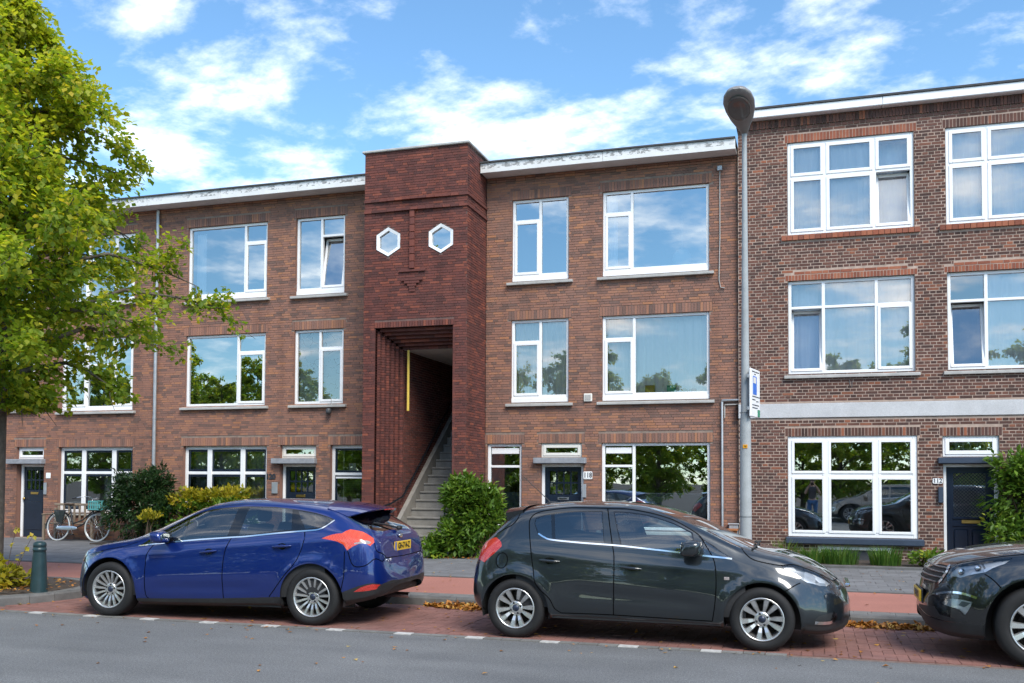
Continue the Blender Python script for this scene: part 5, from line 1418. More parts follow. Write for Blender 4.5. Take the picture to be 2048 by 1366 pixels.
def build_car(name, label, sp, F, paint, O, heading, wheel, extras=None, plate=None):
    """F: features {name: (polygon in (x,t), material, parent part or None)} in order of priority"""
    S = CarSurf(sp)
    car = thing(name, label, 'car', (O[0], O[1], 0.0), heading)
    # domain points
    xs = []
    x = sp['xr']
    while x < sp['xf'] - 1e-6:
        xs.append(x); d = min(x - sp['xr'], sp['xf'] - x); x += max(0.004, min(0.05, 0.006 + d * 0.12))
    xs.append(sp['xf'])
    ts = [i / 38 for i in range(39)]
    pts = []; edges = []; seen = {}
    def addp(p):
        k = (round(p[0], 5), round(p[1], 5))
        if k not in seen: seen[k] = len(pts); pts.append(k)
        return seen[k]
    def addloop(poly, closed=True):
        ids = [addp(p) for p in poly]
        for i in range(len(ids) if closed else len(ids) - 1):
            a, b = ids[i], ids[(i + 1) % len(ids)]
            if a != b: edges.append((a, b))
    bd = [(x, 0.0) for x in xs] + [(sp['xf'], t) for t in ts[1:]] + [(x, 1.0) for x in reversed(xs[:-1])] + [(sp['xr'], t) for t in reversed(ts[1:-1])]
    addloop(bd)
    polys = [('hole', arch_poly(S, *a), None, None, None) for a in sp['arch']]
    for nm, (poly, mt, par, sm) in F.items():
        q = smooth_poly(poly, True, 3) if sm else poly
        q = [(max(sp['xr'], min(sp['xf'], a)), max(0, min(1, b))) for a, b in q]
        polys.append((nm, densify(q, 0.06), mt, par, None))
    for p in polys: addloop(p[1])
    for x in xs[1:-1]:
        for t in ts[1:-1]: addp((x, t))
    co = [Vector((p[0], p[1] * TS)) for p in pts]
    vo, eo, fo, ov, oe, of = delaunay_2d_cdt(co, edges, [], 0, 1e-5)
    V2 = [(v.x, v.y / TS) for v in vo]
    groups = {}
    for f in fo:
        if len(f) != 3: continue
        cx = sum(V2[i][0] for i in f) / 3; cy = sum(V2[i][1] for i in f) / 3
        g = 'body'
        for nm, poly, mt, par, _ in polys:
            if inside(poly, cx, cy): g = nm; break
        if g != 'hole': groups.setdefault(g, []).append(f)
    spec = {p[0]: p for p in polys}
    body = emit('body', [surface_mesh('b', S, groups['body'], V2, s, None) for s in (1, -1)], paint, car)
    made = {}
    for nm in groups:
        if nm == 'body': continue
        _, poly, mt, par, _ = spec[nm]
        base = nm.rstrip('0123456789').rstrip('_')
        if nm in ('windscreen', 'rear_window', 'grille', 'front_intake', 'rear_valance', 'front_valance', 'cladding'):
            made[nm] = {0: emit(base, [surface_mesh('b', S, groups[nm], V2, s, None) for s in (1, -1)], mt, car)}
        else:
            made[nm] = {}
            if nm in ('headlamp', 'fog_lamp'):
                for s in (1, -1):
                    made[nm][s] = emit(nm, [surface_mesh('b', S, groups[nm], V2, s, None)], M['lamp_lens'], car)
                    emit('lamp_housing', [surface_mesh('b', S, groups[nm], V2, s, None, -0.03)], M['lamp_inside'], made[nm][s])
                continue
            for s in (1, -1):
                pr = made[par][s] if par in made and s in made[par] else car
                made[nm][s] = emit(base, [surface_mesh('b', S, groups[nm], V2, s, None)], mt, pr)
    # shut lines
    gp = MB()
    for ln in extras.get('gaps', []):
        for s in (1, -1): strip(gp, S, ln, s, 0.010)
    gp.build('panel_gap', M['gap_black'], body)['kind'] = 'stuff'
    if 'chrome' in extras:
        for s in (1, -1):
            m = MB(); strip(m, S, extras['chrome'], s, 0.016, 0.005); m.build('chrome_strip', M['chrome'], car)
    for ln, mt, w in extras.get('strips', []):
        for s in (1, -1):
            m = MB(); strip(m, S, ln, s, w, 0.006); m.build('trim_strip', mt, car)
    # handles
    for (xa, ta, xb, tb, par) in extras.get('handles', []):
        for s in (1, -1):
            a = Vector(S.P(xa, ta)); b = Vector(S.P(xb, tb)); m = MB()
            pts_ = []
            for k in range(7):
                u = k / 6; p = a.lerp(b, u); bow = math.sin(math.pi * u)
                pts_.append((p.x, (max(p.y, S.P(p.x, ta + (tb - ta) * u)[1]) + 0.008 + 0.022 * bow ** 0.6) * s, p.z))
            m.tube(pts_, [0.008, 0.012, 0.0135, 0.0135, 0.0135, 0.012, 0.008], 8)
            m.build('handle', paint, made[par][s] if par in made else car)
            c = a.lerp(b, 0.5); d = MB(); yb = S.P(c.x, (ta + tb) / 2)[1]
            v = []
            for k in range(14):
                q = 2 * math.pi * k / 14; xx = c.x + 0.055 * math.cos(q); zz = c.z + 0.034 * math.sin(q); tt = S.t_at(xx, zz); v.append((xx, (S.P(xx, tt)[1] + 0.002) * s, zz))
            d.add(v, [tuple(range(14)) if s > 0 else tuple(reversed(range(14)))], True); d.build('handle_recess', M['gloss_black'], made[par][s] if par in made else car)
    # mirrors
    if 'mirror' in extras:
        mx_, mz_, mr = extras['mirror']
        for s in (1, -1):
            y = S.P(mx_, S.t_at(mx_, mz_ - 0.06))[1]
            m = MB(); sellip(m, (mx_, (y + 0.13) * s, mz_), mr, 0.62, 20, 12, 0.25); mo = fix_normals(m.build('mirror', extras.get('mirror_mat', paint), car))
            g = MB(); sellip(g, (mx_ - mr[0] * 0.93, (y + 0.13) * s, mz_), (0.008, mr[1] * 0.80, mr[2] * 0.74), 0.7, 16, 8); g.build('mirror_glass', M['mirror_pane'], mo)
            k = MB(); k.tube([(mx_ - 0.01, (y - 0.01) * s, mz_ - 0.06), (mx_, (y + 0.08) * s, mz_ - 0.03)], [0.03, 0.022], 8); k.build('mirror_foot', M['black_plastic'], mo)
    # wheels
    R_, rim, wd, style, hw = wheel
    for ax, az, _r in sp['arch']:
        for s in (1, -1): make_wheel(car, ax, hw * s, R_, rim, wd, style, s, None)
    # wheel wells and underside
    for ax, az, ar in sp['arch']:
        for s in (1, -1):
            wl = MB(); n = 18; v = []
            for k in range(n + 1):
                a = math.pi * (k / n) * 1.16 - 0.25; xx = ax - (ar + 0.008) * math.cos(a); zz = az + (ar + 0.008) * math.sin(a)
                v += [(xx, (hw - 0.015) * s, zz), (xx, (hw - 0.33) * s, zz)]
            wl.add(v, [(2 * k, 2 * k + 1, 2 * k + 3, 2 * k + 2) for k in range(n)], True)
            wl.box(ax - ar, ax + ar, min((hw - 0.34) * s, (hw - 0.33) * s), max((hw - 0.34) * s, (hw - 0.33) * s), 0.18, az + ar)
            wl.build('wheel_well', M['black_plastic'], car)
    ub = MB(); zb0 = S.zb(-1.2)
    ub.bevbox(sp['arch'][1][0] - 0.1, sp['arch'][0][0] + 0.25, -0.60, 0.60, zb0 + 0.01, zb0 + 0.14, 0.03); ub.bevbox(sp['xr'] + 0.12, sp['arch'][1][0], -0.58, 0.58, zb0 + 0.15, zb0 + 0.30, 0.03); ub.bevbox(sp['arch'][0][0], sp['xf'] - 0.2, -0.5, 0.5, zb0 + 0.05, zb0 + 0.30, 0.03); a0, a1 = sp['arch'][1][0] + sp['arch'][1][2], sp['arch'][0][0] - sp['arch'][0][2]
    ub.box(a0 + 0.03, a1 - 0.03, -0.80, 0.80, zb0 + 0.02, zb0 + 0.12)
    ub.build('underbody', M['black_plastic'], car)
    # cabin: inner skin, seats, dashboard, wheel
    x0, x1 = extras['cabin']
    ic = []
    for s in (1, -1):
        for (ta, tb) in ((0.10, 0.515), (0.80, 1.0)):
            v = []; nx = 24; nt_ = 8
            xa = x0 if ta < 0.5 else extras.get('roof', (x0 + 0.45, x1 - 0.75))[0]; xb = x1 if ta < 0.5 else extras.get('roof', (x0 + 0.45, x1 - 0.75))[1]
            for i in range(nx + 1):
                for j in range(nt_ + 1):
                    xx = xa + (xb - xa) * i / nx; tt = ta + (tb - ta) * j / nt_; p = S.P(xx, tt); n = S.N(xx, tt)
                    v.append((p[0] - n[0] * 0.035, max(0, p[1] - n[1] * 0.035) * s, p[2] - n[2] * 0.035))
            ic.append((v, [(i * (nt_ + 1) + j, i * (nt_ + 1) + j + 1, (i + 1) * (nt_ + 1) + j + 1, (i + 1) * (nt_ + 1) + j) for i in range(nx) for j in range(nt_)]))
    m = MB()
    for v, f in ic[:1] + ic[2:3]: m.add(v, f, True)
    m.build('door_lining', M['car_trim'], car)
    m = MB()
    for v, f in ic[1:2] + ic[3:4]: m.add(v, f, True)
    m.build('roof_lining', M['grey_trim'], car)
    zf = zb0 + 0.2; zbelt = S.zs((x0 + x1) / 2)
    m = MB(); m.box(x0, x1, -0.74, 0.74, zf - 0.03, zf); m.bevbox(x1 - 0.42, x1 - 0.05, -0.72, 0.72, zf, zbelt - 0.03, 0.06); m.build('dashboard', M['car_trim'], car)
    m = MB(); wy = 0.36
    ring = []
    for k in range(25):
        a = 2 * math.pi * k / 24; ring.append((x1 - 0.50 + 0.17 * math.sin(a) * 0.38, wy + 0.18 * math.cos(a), zbelt + 0.0 + 0.18 * math.sin(a) * 0.92))
    m.tube(ring, 0.013, 6, False); m.build('steering_wheel', M['black_plastic'], car)
    zs_ = zf + 0.16
    for (sx, sy, wdt) in ((x1 - 1.05, 0.36, 0.25), (x1 - 1.05, -0.36, 0.25), (x1 - 1.95, 0.36, 0.28), (x1 - 1.95, -0.36, 0.28)):
        m = MB(); m.bevbox(sx - 0.25, sx + 0.28, sy - wdt, sy + wdt, zs_ - 0.12, zs_ + 0.06, 0.05)
        v = [(sx - 0.24, sy - wdt, zs_), (sx - 0.10, sy - wdt, zs_), (sx - 0.10, sy + wdt, zs_), (sx - 0.24, sy + wdt, zs_), (sx - 0.42, sy - wdt * 0.8, zs_ + 0.55), (sx - 0.32, sy - wdt * 0.8, zs_ + 0.57), (sx - 0.32, sy + wdt * 0.8, zs_ + 0.57), (sx - 0.42, sy + wdt * 0.8, zs_ + 0.55)]
        m.add(v, [(0, 3, 2, 1), (4, 5, 6, 7), (0, 1, 5, 4), (1, 2, 6, 5), (2, 3, 7, 6), (3, 0, 4, 7)])
        sellip(m, (sx - 0.40, sy, zs_ + 0.68), (0.045, 0.13, 0.085), 0.6, 12, 8)
        m.build('seat', M['seat_cloth'], car)
    return car, S, made

# ---- blue hatchback
gap = M['black_plastic']
ff = {
    'tail_lamp_white': ([(-3.09, .462), (-3.142, .482), (-3.232, .60), (-3.240, .57), (-3.210, .492), (-3.095, .450)], M['lamp_grey'], None, True),
    'tail_lamp': ([(-2.697, .472), (-2.926, .524), (-3.000, .625), (-3.133, .705), (-3.248, .735), (-3.268, .670), (-3.246, .508), (-3.012, .407), (-2.962, .436), (-2.891, .451)], M['lamp_orange_red'], None, False),
    'reflector': ([(-3.095, .120), (-3.175, .158), (-3.347, .207), (-3.316, .103)], M['lamp_red'], None, False),
    'headlamp': ([(.13, .498), (.17, .526), (.36, .535), (.50, .60), (.58, .58), (.56, .50), (.42, .44), (.284, .448)], M['lamp_chrome'], None, True),
    'door_front_glass': ([(-.811, .537), (-.690, .725), (-.899, .728), (-1.182, .697), (-1.571, .694), (-1.508, .531), (-1.161, .527)], M['car_glass'], None, False),
    'quarter_light': ([(-.385, .582), (-.525, .722), (-.655, .728), (-.770, .545), (-.622, .545)], M['car_glass_dark'], None, False),
    'rear_door_glass': ([(-1.657, .531), (-1.710, .697), (-1.974, .700), (-2.257, .693), (-2.312, .546), (-1.823, .529)], M['car_glass_dark'], None, False),
    'quarter_glass': ([(-2.480, .547), (-2.333, .684), (-2.570, .675), (-2.783, .655), (-2.675, .570)], M['car_glass_dark'], None, False),
    'window_surround': ([(-.356, .555), (-.496, .738), (-.668, .738), (-.850, .736), (-1.171, .711), (-1.569, .704), (-2.035, .706), (-2.313, .695), (-2.563, .686), (-2.799, .664), (-2.683, .552), (-2.481, .529), (-1.826, .518), (-1.558, .519), (-.720, .526)], M['gloss_black'], None, False),
    'windscreen': ([(-.36, .768), (-.80, .758), (-1.30, .765), (-1.22, .87), (-1.17, 1.0), (-.02, 1.0), (-.12, .88), (-.24, .81)], M['car_glass'], None, False),
    'rear_window': ([(-2.86, .758), (-2.98, .759), (-3.12, .777), (-3.235, .835), (-3.245, 1.0), (-2.84, 1.0)], M['car_glass_dark'], None, False),
    'sill': ([(-.40, 0), (-.381, .078), (-.534, .080), (-1.510, .095), (-2.080, .106), (-2.233, .111), (-2.24, 0)], M['black_plastic'], None, False),
    'rear_valance': ([(-2.93, 0), (-2.948, .123), (-3.350, .223), (-3.39, .36), (-3.41, .45), (-3.42, .8), (-3.42, 0)], M['black_plastic'], None, False),
    'front_door': ([(-.544, .529), (-.720, .5255), (-1.568, .5185), (-1.505, .427), (-1.501, .237), (-1.510, .095), (-.534, .080), (-.501, .127), (-.488, .369), (-.496, .442)], M['paint_blue'], None, False),
    'rear_door': ([(-1.570, .5185), (-1.826, .5175), (-2.479, .5285), (-2.484, .457), (-2.416, .362), (-2.273, .271), (-2.102, .131), (-2.080, .106), (-1.512, .095), (-1.503, .237), (-1.507, .427)], M['paint_blue'], None, False),
}
ex = dict(gaps=[[(-.56, .526), (-.496, .442), (-.488, .369), (-.501, .127), (-.534, .082)], [(-1.568, .517), (-1.505, .427), (-1.501, .237), (-1.510, .097)], [(-2.480, .528), (-2.484, .457), (-2.416, .362), (-2.273, .271), (-2.102, .131), (-2.085, .108)], [(-2.95, .122), (-2.99, .26), (-2.985, .40)], [(-3.02, .405), (-3.10, .33), (-3.24, .36), (-3.33, .52), (-3.345, .75), (-3.35, 1.0)], [(-3.27, .66), (-3.30, .56), (-3.345, .75)], [(-2.80, .755), (-2.70, .79), (-2.66, .9), (-2.65, 1.0)], [(.42, .44), (.28, .36)], [(.17, .53), (-.1, .575), (-.30, .70)]],
          chrome=[(-.353, .548), (-.720, .5255), (-1.557, .5195), (-1.825, .5185), (-2.480, .5305), (-2.682, .554), (-2.798, .657)],
          handles=[(-1.198, .441, -1.408, .446, 'front_door'), (-2.112, .443, -2.339, .440, 'rear_door')], mirror=(-.715, .945, (.085, .115, .068)), cabin=(-2.75, -.28), roof=(-2.6, -1.32))
fo_car, FS, fm = build_car('parked_car', 'blue hatchback with a yellow rear plate parked at the kerb', FOCUS, ff, M['paint_blue'], (-7.9103, 10.2041), math.atan2(-0.0461, -0.9989), (0.318, 0.218, 0.21, (15, 0.0135, 0.017, 0.0, 0.012), 0.875), ex)
# tailgate spoiler
m = MB(); nu, nv = 24, 8; top = []; bot = []
for i in range(nu + 1):
    u = -1 + 2 * i / nu; y = u * 0.62
    for j in range(nv + 1):
        v = j / nv; xx = -2.66 - (0.49 - 0.24 * abs(u) ** 3) * v; zz = 1.354 - 0.060 * abs(u) ** 3 - 0.060 * v - 0.020 * v * abs(u) ** 3 - 0.010 * v * v
        top.append((xx, y, zz)); bot.append((xx + 0.01 * v, y, zz - 0.022 + 0.008 * v - 0.03 * (1 - v)))
k = nv + 1
f = [(i * k + j, i * k + j + 1, (i + 1) * k + j + 1, (i + 1) * k + j) for i in range(nu) for j in range(nv)]
m.add(top, f, True); m.add(bot, [tuple(reversed(q)) for q in f], True)
for i in range(nu): m.add([top[i * k + nv], top[(i + 1) * k + nv], bot[(i + 1) * k + nv], bot[i * k + nv]], [(0, 1, 2, 3)])
for i in (0, nu): m.add([top[i * k + j] for j in range(k)] + [bot[i * k + j] for j in reversed(range(k))], [tuple(range(2 * k))])
fix_normals(m.build('spoiler', M['paint_blue'], fo_car))
m = MB(); m.bevbox(-3.165, -3.150, -0.14, 0.14, 1.262, 1.276, 0.004); m.build('brake_light', M['lamp_red'], fo_car)
m = MB(); m.bevbox(-3.335, -3.322, -0.255, 0.255, 0.80, 0.905, 0.003)
pl_ = m.build('plate', M['plate_yellow'], fo_car)
m = MB(); m.box(-3.337, -3.3355, 0.21, 0.253, 0.803, 0.902); m.build('plate_band', M['plate_blue'], pl_)
text_mesh('plate_text', 'GH-714-Z', 0.095, M['black_paint'], pl_, (-3.338, -0.02, 0.852), (math.pi / 2, 0, -math.pi / 2), 0.001, bold=0.002, sx=0.92)
text_mesh('script', 'FOCUS', 0.05, M['chrome'], fo_car, (-3.352, 0.47, 0.715), (math.pi / 2, 0, -math.pi / 2), 0.003)
text_mesh('script', 'ST', 0.045, M['chrome'], fo_car, (-3.352, -0.50, 0.715), (math.pi / 2, 0, -math.pi / 2), 0.003)
m = MB(); sellip(m, (-3.305, 0.0, 0.968), (0.012, 0.062, 0.026), 0.9, 20, 8); m.build('badge', M['chrome'], fo_car)
m = MB(); m.tube([(-3.0, -0.30, 0.24), (-3.30, -0.30, 0.235)], 0.034, 12, False); m.tube([(-3.30, -0.30, 0.235), (-3.2, -0.30, 0.235)], 0.03, 12); m.build('exhaust', M['chrome'], fo_car)
m = MB(); m.tube([(-3.275, 0.02, 1.055), (-3.20, 0.22, 1.10), (-3.13, 0.40, 1.125)], 0.010, 6); sellip(m, (-3.285, 0.0, 1.055), (0.03, 0.05, 0.025), 0.7, 10, 6); m.build('rear_wiper', M['black_plastic'], fo_car)

# ---- dark grey small hatchback
cf = {
    'tail_lamp': ([(-2.868, .458), (-2.915, .55), (-2.925, .68), (-2.83, .735), (-2.70, .64), (-2.625, .525), (-2.613, .487), (-2.692, .447), (-2.80, .41)], M['lamp_red'], None, False),
    'headlamp': ([(.163, .624), (.296, .715), (.424, .715), (.563, .74), (.650, .75), (.600, .60), (.529, .526), (.413, .484), (.255, .524)], M['lamp_chrome'], None, False),
    'fog_recess': ([(.469, .166), (.517, .252), (.623, .316), (.682, .322), (.665, .198), (.622, .137), (.479, .145)], M['black_plastic'], None, False),
    'front_door_glass': ([(-1.451, .690), (-1.299, .688), (-1.125, .692), (-1.038, .691), (-.861, .689), (-.677, .679), (-.656, .626), (-.664, .535), (-1.018, .531), (-1.357, .531)], M['car_glass'], None, False),
    'quarter_light': ([(-.561, .665), (-.456, .638), (-.288, .557), (-.543, .541)], M['car_glass'], None, False),
    'rear_door_glass': ([(-2.079, .684), (-1.828, .688), (-1.586, .691), (-1.541, .532), (-1.792, .530), (-2.041, .537)], M['car_glass_dark'], None, False),
    'quarter_glass': ([(-2.276, .636), (-2.265, .661), (-2.185, .675), (-2.117, .682), (-2.080, .539), (-2.152, .550), (-2.231, .577)], M['car_glass_dark'], None, False),
    'surround_rear': ([(-2.286, .633), (-2.278, .667), (-2.186, .683), (-2.080, .691), (-1.829, .695), (-1.577, .699), (-1.531, .527), (-1.791, .525), (-2.041, .531), (-2.163, .545), (-2.241, .571)], M['gloss_black'], None, False),
    'surround_front': ([(-1.468, .698), (-1.300, .696), (-1.126, .699), (-1.039, .698), (-.862, .697), (-.664, .689), (-.640, .630), (-.648, .531), (-1.017, .5245), (-1.370, .5255)], M['gloss_black'], None, False),
    'surround_sail': ([(-.617, .685), (-.457, .654), (-.273, .550), (-.542, .531), (-.566, .650)], M['gloss_black'], None, False),
    'windscreen': ([(-.215, .768), (-.30, .757), (-.58, .768), (-.83, .776), (-1.12, .792), (-1.07, .88), (-1.02, 1.0), (.0, 1.0), (-.07, .88)], M['car_glass'], None, False),
    'rear_window': ([(-2.53, .772), (-2.66, .770), (-2.79, .79), (-2.845, .84), (-2.85, 1.0), (-2.50, 1.0)], M['car_glass_dark'], None, False),
    'front_valance': ([(.345, 0), (.348, .066), (.463, .100), (.66, .085), (.75, .09), (.80, .2), (.82, .5), (.82, 0)], M['black_plastic'], None, False),
    'rear_door': ([(-2.195, .709), (-2.288, .696), (-2.338, .661), (-2.331, .601), (-2.299, .481), (-2.257, .362), (-2.216, .275), (-2.086, .189), (-2.032, .105), (-1.965, .067), (-1.431, .078), (-1.427, .419), (-1.457, .534), (-1.534, .715), (-1.836, .716)], M['paint_grey'], None, False),
    'front_door': ([(-1.527, .715), (-1.305, .714), (-1.130, .716), (-1.043, .714), (-.866, .719), (-.636, .699), (-.553, .653), (-.456, .519), (-.426, .384), (-.438, .220), (-.463, .066), (-1.427, .078), (-1.423, .419), (-1.453, .534)], M['paint_grey'], None, False),
}
circ = [(-2.601 + 0.062 * math.cos(a * math.pi / 8), .403 + 0.062 / 1.55 * math.sin(a * math.pi / 8)) for a in range(17)]
ex = dict(gaps=[[(-2.195, .709), (-2.288, .696), (-2.338, .661), (-2.331, .601), (-2.299, .481), (-2.257, .362), (-2.216, .275), (-2.086, .189), (-2.032, .105), (-1.965, .067)], [(-1.965, .067), (-1.43, .076), (-.463, .066)], [(-1.530, .715), (-1.455, .534), (-1.425, .419), (-1.429, .078)], [(-.866, .719), (-.636, .699), (-.553, .653), (-.456, .519), (-.426, .384), (-.438, .220), (-.463, .066)], [(-2.195, .709), (-1.836, .716), (-1.305, .714), (-.866, .719)], [(-.196, .768), (-.135, .664), (-.047, .609), (.158, .621), (.296, .725), (.42, .728), (.56, .755), (.66, .80), (.70, 1.0)], [(.208, .37), (.28, .41), (.35, .455)], circ, [(-2.87, .44), (-2.90, .40), (-2.97, .38)], [(-2.47, .80), (-2.473, .70), (-2.553, .66), (-2.70, .70)]],
          chrome=[(-2.228, .568), (-2.163, .5455), (-2.076, .5315), (-1.791, .5245), (-1.442, .5245), (-1.017, .5245), (-.563, .533), (-.280, .548)],
          handles=[(-2.192, .418, -1.983, .417, 'rear_door'), (-1.356, .415, -1.147, .413, 'front_door')], mirror=(-.655, .965, (.095, .125, .080)), cabin=(-2.45, -.15), roof=(-2.35, -1.15), strips=[([(.479, .152), (.611, .157), (.640, .20)], M['chrome'], 0.03), ([(.63, .20), (.668, .275), (.640, .31)], M['chrome'], 0.05)])
co_car, CS, cm = build_car('parked_car', 'dark grey small hatchback parked behind the blue car', CORSA, cf, M['paint_grey'], (-.462, 10.26), 0.0, (0.305, 0.205, 0.20, (10, 0.017, 0.031, 0.045, 0.010), 0.84), ex)
for s in (1, -1):
    p = CS.P(-.327, .396); m = MB(); m.bevbox(-.352, -.302, min(p[1] * s, (p[1] + .006) * s), max(p[1] * s, (p[1] + .006) * s), p[2] - .015, p[2] + .015, .003); m.build('indicator', M['lamp_grey'], co_car)
m = MB(); nu, nv = 20, 6; top = []; bot = []
for i in range(nu + 1):
    u = -1 + 2 * i / nu; y = u * 0.615
    for j in range(nv + 1):
        v = j / nv; xx = -2.44 - (0.24 - 0.05 * abs(u) ** 2.5) * v; zz = 1.352 - 0.045 * abs(u) ** 3 - 0.035 * v
        top.append((xx, y, zz)); bot.append((xx + 0.02 * v, y, zz - 0.05 - 0.05 * abs(u) ** 4 * (1 - 0.4 * v)))
k = nv + 1; f = [(i * k + j, i * k + j + 1, (i + 1) * k + j + 1, (i + 1) * k + j) for i in range(nu) for j in range(nv)]
m.add(top, f, True); m.add(bot, [tuple(reversed(q)) for q in f], True)
for i in range(nu): m.add([top[i * k + nv], top[(i + 1) * k + nv], bot[(i + 1) * k + nv], bot[i * k + nv]], [(0, 1, 2, 3)])
for i in (0, nu): m.add([top[i * k + j] for j in range(k)] + [bot[i * k + j] for j in reversed(range(k))], [tuple(range(2 * k))])
fix_normals(m.build('spoiler', M['paint_grey'], co_car))
m = MB(); m.tube([(-2.30, 0.0, 1.36), (-2.33, 0.0, 1.40), (-2.62, 0.0, 1.66)], [0.02, 0.006, 0.003], 6); sellip(m, (-2.28, 0, 1.365), (0.07, 0.035, 0.022), 0.8, 12, 8); m.build('aerial', M['black_plastic'], co_car)
m = MB(); m.bevbox(.76, .812, -.30, .30, .585, .625, .012); m.build('grille_bar', M['chrome'], co_car)
for s in (1, -1):
    m = MB(); m.tube([(-.10, .62 * s, .955), (-.06, .2 * s, .985), (-.10, -.1 * s, .995)], .010, 6); m.build('wiper', M['black_plastic'], co_car)

# ---- black SUV at the right edge
kf = {
    'headlamp': ([(.711, .627), (.679, .695), (.633, .752), (.520, .70), (.415, .673), (.187, .667), (.260, .546), (.412, .475), (.607, .493)], M['lamp_chrome'], None, False),
    'fog_lamp': ([(.770, .375), (.745, .394), (.523, .328), (.588, .232), (.643, .295), (.752, .349)], M['lamp_chrome'], None, False),
    'grille': ([(.800, 1.0), (.785, .924), (.723, .847), (.671, .781), (.743, .617), (.780, .630), (.845, .80), (.855, 1.0)], M['black_plastic'], None, False),
    'front_intake': ([(.86, .382), (.804, .361), (.767, .260), (.660, .206), (.580, .207), (.564, .163), (.752, .171), (.860, .215), (.895, .28), (.895, .38)], M['black_plastic'], None, False),
    'front_door_glass': ([(-.95, .54), (-.80, .70), (-1.10, .70), (-1.50, .70), (-1.48, .53)], M['car_glass_dark'], None, False),
    'rear_door_glass': ([(-1.56, .53), (-1.58, .70), (-2.2, .70), (-2.4, .67), (-2.35, .54)], M['car_glass_dark'], None, False),
    'windscreen': ([(-.30, .775), (-.7, .765), (-1.15, .775), (-1.05, 1.0), (-.15, 1.0), (-.2, .88)], M['car_glass'], None, False),
    'rear_window': ([(-2.95, .775), (-3.2, .79), (-3.22, 1.0), (-2.93, 1.0)], M['car_glass_dark'], None, False),
    'cladding': ([(-2.1, .14), (-.60, .14), (-.52, .30), (-.35, .39), (-.15, .415), (.0, .405), (.130, .364), (.246, .333), (.330, .283), (.396, .225), (.445, .152), (.564, .153), (.752, .161), (.860, .172), (.885, .2), (.90, .3), (.90, 0), (-2.1, 0)], M['black_plastic'], None, False),
    'front_door': ([(-.45, .52), (-1.53, .52), (-1.50, .42), (-1.50, .15), (-.60, .15), (-.48, .36)], M['paint_black'], None, False),
    'rear_door': ([(-1.535, .52), (-2.45, .52), (-2.35, .38), (-2.1, .15), (-1.505, .15), (-1.505, .42)], M['paint_black'], None, False),
}
ex = dict(gaps=[[(.421, .460), (.36, .42), (.303, .378)], [(.62, .765), (.389, .735), (.066, .735), (-.25, .74)], [(-.45, .52), (-.48, .36), (-.60, .15)], [(-1.53, .52), (-1.50, .42), (-1.50, .15)]],
          chrome=[(-.9, .53), (-1.5, .522), (-2.4, .53)], handles=[(-1.2, .44, -1.40, .44, 'front_door'), (-2.1, .44, -2.3, .44, 'rear_door')], mirror=(-.62, 1.08, (.09, .13, .09)), cabin=(-2.8, -.2), roof=(-2.7, -1.2), strips=[([(.784, .458), (.70, .42), (.60, .385), (.488, .346)], M['chrome'], 0.02), ([(.671, .781), (.70, .70), (.743, .617), (.770, .60)], M['chrome'], 0.03), ([(.671, .781), (.723, .85), (.785, .93), (.80, .995)], M['chrome'], 0.025)])
ki_car, KS, km = build_car('parked_car', 'black sport utility car, only its front showing, at the right edge', SUV, kf, M['paint_black'], (1.88, 10.22), math.pi, (0.355, 0.235, 0.23, (10, 0.020, 0.034, 0.05, 0.012), 0.885), ex)
gpoly = kf['grille'][0]
for z in (.60, .645, .69, .735, .78, .82):
    ln = []
    for k in range(60):
        xx = .60 + k * .005; tt = KS.t_at(xx, z)
        if tt < .995 and inside(gpoly, xx, tt): p = KS.P(xx, tt); n = KS.N(xx, tt); ln.append((p[0] + n[0] * .010, p[1] + n[1] * .010, p[2] + n[2] * .010))
    if len(ln) > 2:
        full = ln + [(q[0], -q[1], q[2]) for q in reversed(ln)]
        m = MB(); m.tube(full, .009, 6); m.build('grille_slat', M['grille_metal'], ki_car)
m = MB(); m.bevbox(.885, .905, -.26, .26, .475, .585, .004); kp = m.build('plate', M['plate_yellow'], ki_car)
m = MB(); m.bevbox(.872, .886, -.275, .275, .462, .598, .004); m.build('plate_frame', M['dark_grey'], kp)
text_mesh('plate_text', '27-RZV-6', 0.095, M['black_paint'], kp, (.907, 0, .53), (math.pi / 2, 0, math.pi / 2), 0.001, bold=0.002, sx=0.9)
for s in (1, -1):
    for (px_, t_, r_) in ((.60, .60, .034), (.47, .57, .032)):
        p = KS.P(px_, t_); n = KS.N(px_, t_); m = MB(); sellip(m, (p[0] - n[0] * .02, (p[1] - n[1] * .032) * s, p[2] - n[2] * .02), (r_, r_ * .8, r_), 1.0, 16, 10); m.build('lamp_bulb', M['chrome'], km['headlamp'][s])

# beige car on the other side of the street, mirrored in the window of number 112
bg_car = copy_tree(ki_car); tag(bg_car, 'beige car across the street, mirrored in the ground floor window of number 112', 'car')
bg_car.location = (1.45, -3.1, 0)
def repaint(o):
    if o.type == 'MESH' and any(q and q.name == 'paint_black' for q in o.data.materials):
        o.data = o.data.copy()
        for k, q in enumerate(o.data.materials):
            if q.name == 'paint_black': o.data.materials[k] = M['paint_beige']
    for ch in o.children: repaint(ch)
repaint(bg_car)
